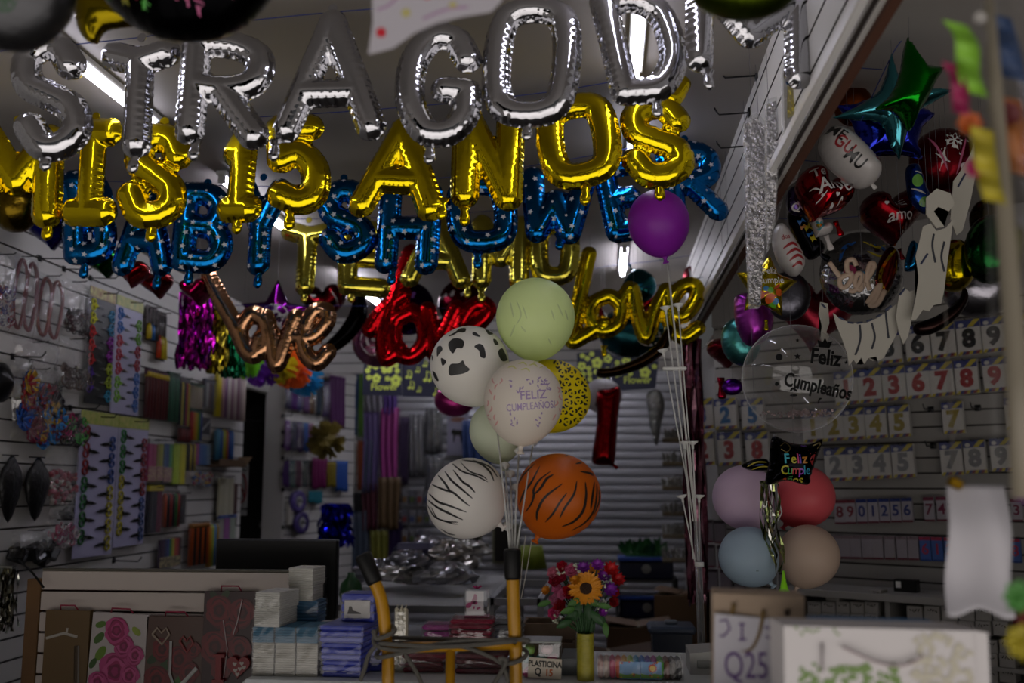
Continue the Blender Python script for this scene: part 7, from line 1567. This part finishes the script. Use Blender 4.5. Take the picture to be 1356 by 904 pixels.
def streamer(label, pts, wd, c, Y=YR-.03):
    P = spline(pts, 6); O = at(P[0][0], P[0][1], Y); mb = MB(); vs = []; fs = []
    for i, (x, y) in enumerate(P):
        for s in (-1, 1): q = at(x+s*wd, y+s*wd*.25, Y+.012*math.sin(i*.8+s))-O; vs.append(tuple(q))
        if i: fs.append((2*i-2, 2*i-1, 2*i+1, 2*i))
    tag(mb.add(vs, fs).build('paper_streamer', mat(c, .5, sheet=.2), None, True, .0012, loc=O), label, 'streamer', 'bright streamers at the right edge')
streamer('broad lime green streamer at the upper right', [(1264, 30), (1280, 55), (1282, 95), (1292, 125)], 16, '7aae2e'); streamer('blue ribbon streamer at the top right corner', [(1322, 20), (1334, 60), (1344, 105)], 17, '1c3a66', YR+.03)
streamer('yellow streamer hanging along the sleeve', [(1300, 170), (1304, 205), (1310, 240), (1318, 268)], 15, 'a89a24'); streamer('magenta streamer behind the lime green one', [(1258, 84), (1270, 110), (1272, 150)], 11, '8a1048'); streamer('orange streamer right of the sleeve edge', [(1338, 130), (1346, 170), (1350, 230)], 14, 'a05a14', YR+.03)
petalfl('orange paper flower under the lime streamer', 1284, 164, 17, 'b8581a'); petalfl('pink paper flower beside the yellow streamer', 1292, 222, 15, 'a81c5a'); petalfl('dark red paper flower at the right edge', 1336, 150, 17, '6a0e18', Y=YR+.02); petalfl('small green paper flower low at the right edge', 1350, 790, 22, '4a8a3a', Y=1.2); petalfl('yellow paper flower at the lower right corner', 1354, 850, 24, 'a89a1c', Y=1.2); petalfl('crimson paper flower at the lower right corner', 1362, 822, 18, '7a1420', Y=1.22); petalfl('violet paper flower right of the hanging paper', 1356, 650, 18, '5a1a6a', Y=1.3)
streamer('olive tissue streamer low on the sleeve', [(1344, 300), (1340, 380), (1346, 470), (1350, 560)], 12, '5a5636', YR+.03)
petalfl('small white flower at the top of the sleeve', 1298, 24, 9, 'a8a4a0')
# things over the silver letters
YT2 = 1.7
fl = []
for (x, y, r, c) in ((252, 12, 14, '8a2a5a'), (275, 26, 13, '9a3a6a'), (200, 14, 8, '7a1430'), (184, 16, 9, '8a8a2a'), (212, 27, 7, '3a8a2a'), (300, 4, 10, '6a8a2a'), (290, -8, 12, 'a04a78'), (160, 6, 9, '2a6a1a'), (228, 4, 10, '7a7a22'), (320, 10, 6, '6a1a3a')): fl.append(('p', mat(c, .4), [P_star(x, y, r, .3, .6)]))
fshape('black round foil balloon with flower print at the top left', P_disc(245, -78, 132), YT2, foilm('060607', .3), .11, group='things hanging at the shop front', prints=fl)
fshape('crumpled gold foil balloon edge beside the black flowered one', spline([(92, -30), (130, -20), (170, 10), (180, 32), (140, 40), (126, 58), (108, 46), (100, 20)], 5, True), YT2+.25, foilm('7a6a0c', .2), .03, group='things hanging at the shop front')
fshape('grey and green blurred foil balloon in the top left corner', P_disc(10, -20, 86), 1.5, foilm('4a4a4c', .4), .08, group='things hanging at the shop front', prints=[('p', mat('14381e', .5), [P_disc(32, 12, 20, 1.3)]), ('p', mat('2a1020', .5), [P_disc(0, 40, 16)])])
YB2 = 1.35; O = at(560, 20, YB2)
PN = [(492, -40), (494, 30), (488, 72), (520, 64), (548, 44), (580, 30), (612, 22), (650, 16), (664, 2), (676, -40)]
def L2(p): q = at(p[0], p[1], YB2)-O; return (q.x, q.z)
mb = MB().prism([L2(p) for p in PN], -.0015, .0015)
for x, y, r, mi in ((505, 44, 6.5, 1), (538, 18, 6, 2), (600, 8, 5, 2), (566, -6, 6, 1)): v_, s_ = fan([L2(q) for q in P_disc(x, y, r)]); mb.add([(q[0], -.0025, q[1]) for q in v_], s_, mi)
for pts in ([(500, 14), (515, 8), (528, -4)], [(560, 26), (590, 14), (620, 10)]): mb.tube([(L2(q)[0], -.002, L2(q)[1]) for q in spline(pts, 4)], .0022, 5, mi=3, flat=.3)
upthread(tag(mb.build('party_pennant', [mat('b4b0b8', .6, sheet=.2), mat('b01828', .5), mat('a8a068', .5), mat('9a7a9a', .5)], loc=O), 'white pennant with red and yellow dots at the top', 'pennant', 'things hanging at the shop front'), 0, .03)
fshape('olive green foil balloon at the top right of centre', P_disc(985, -30, 80, .68), 1.5, foilm('4a5a10', .3), .06, group='things hanging at the shop front')
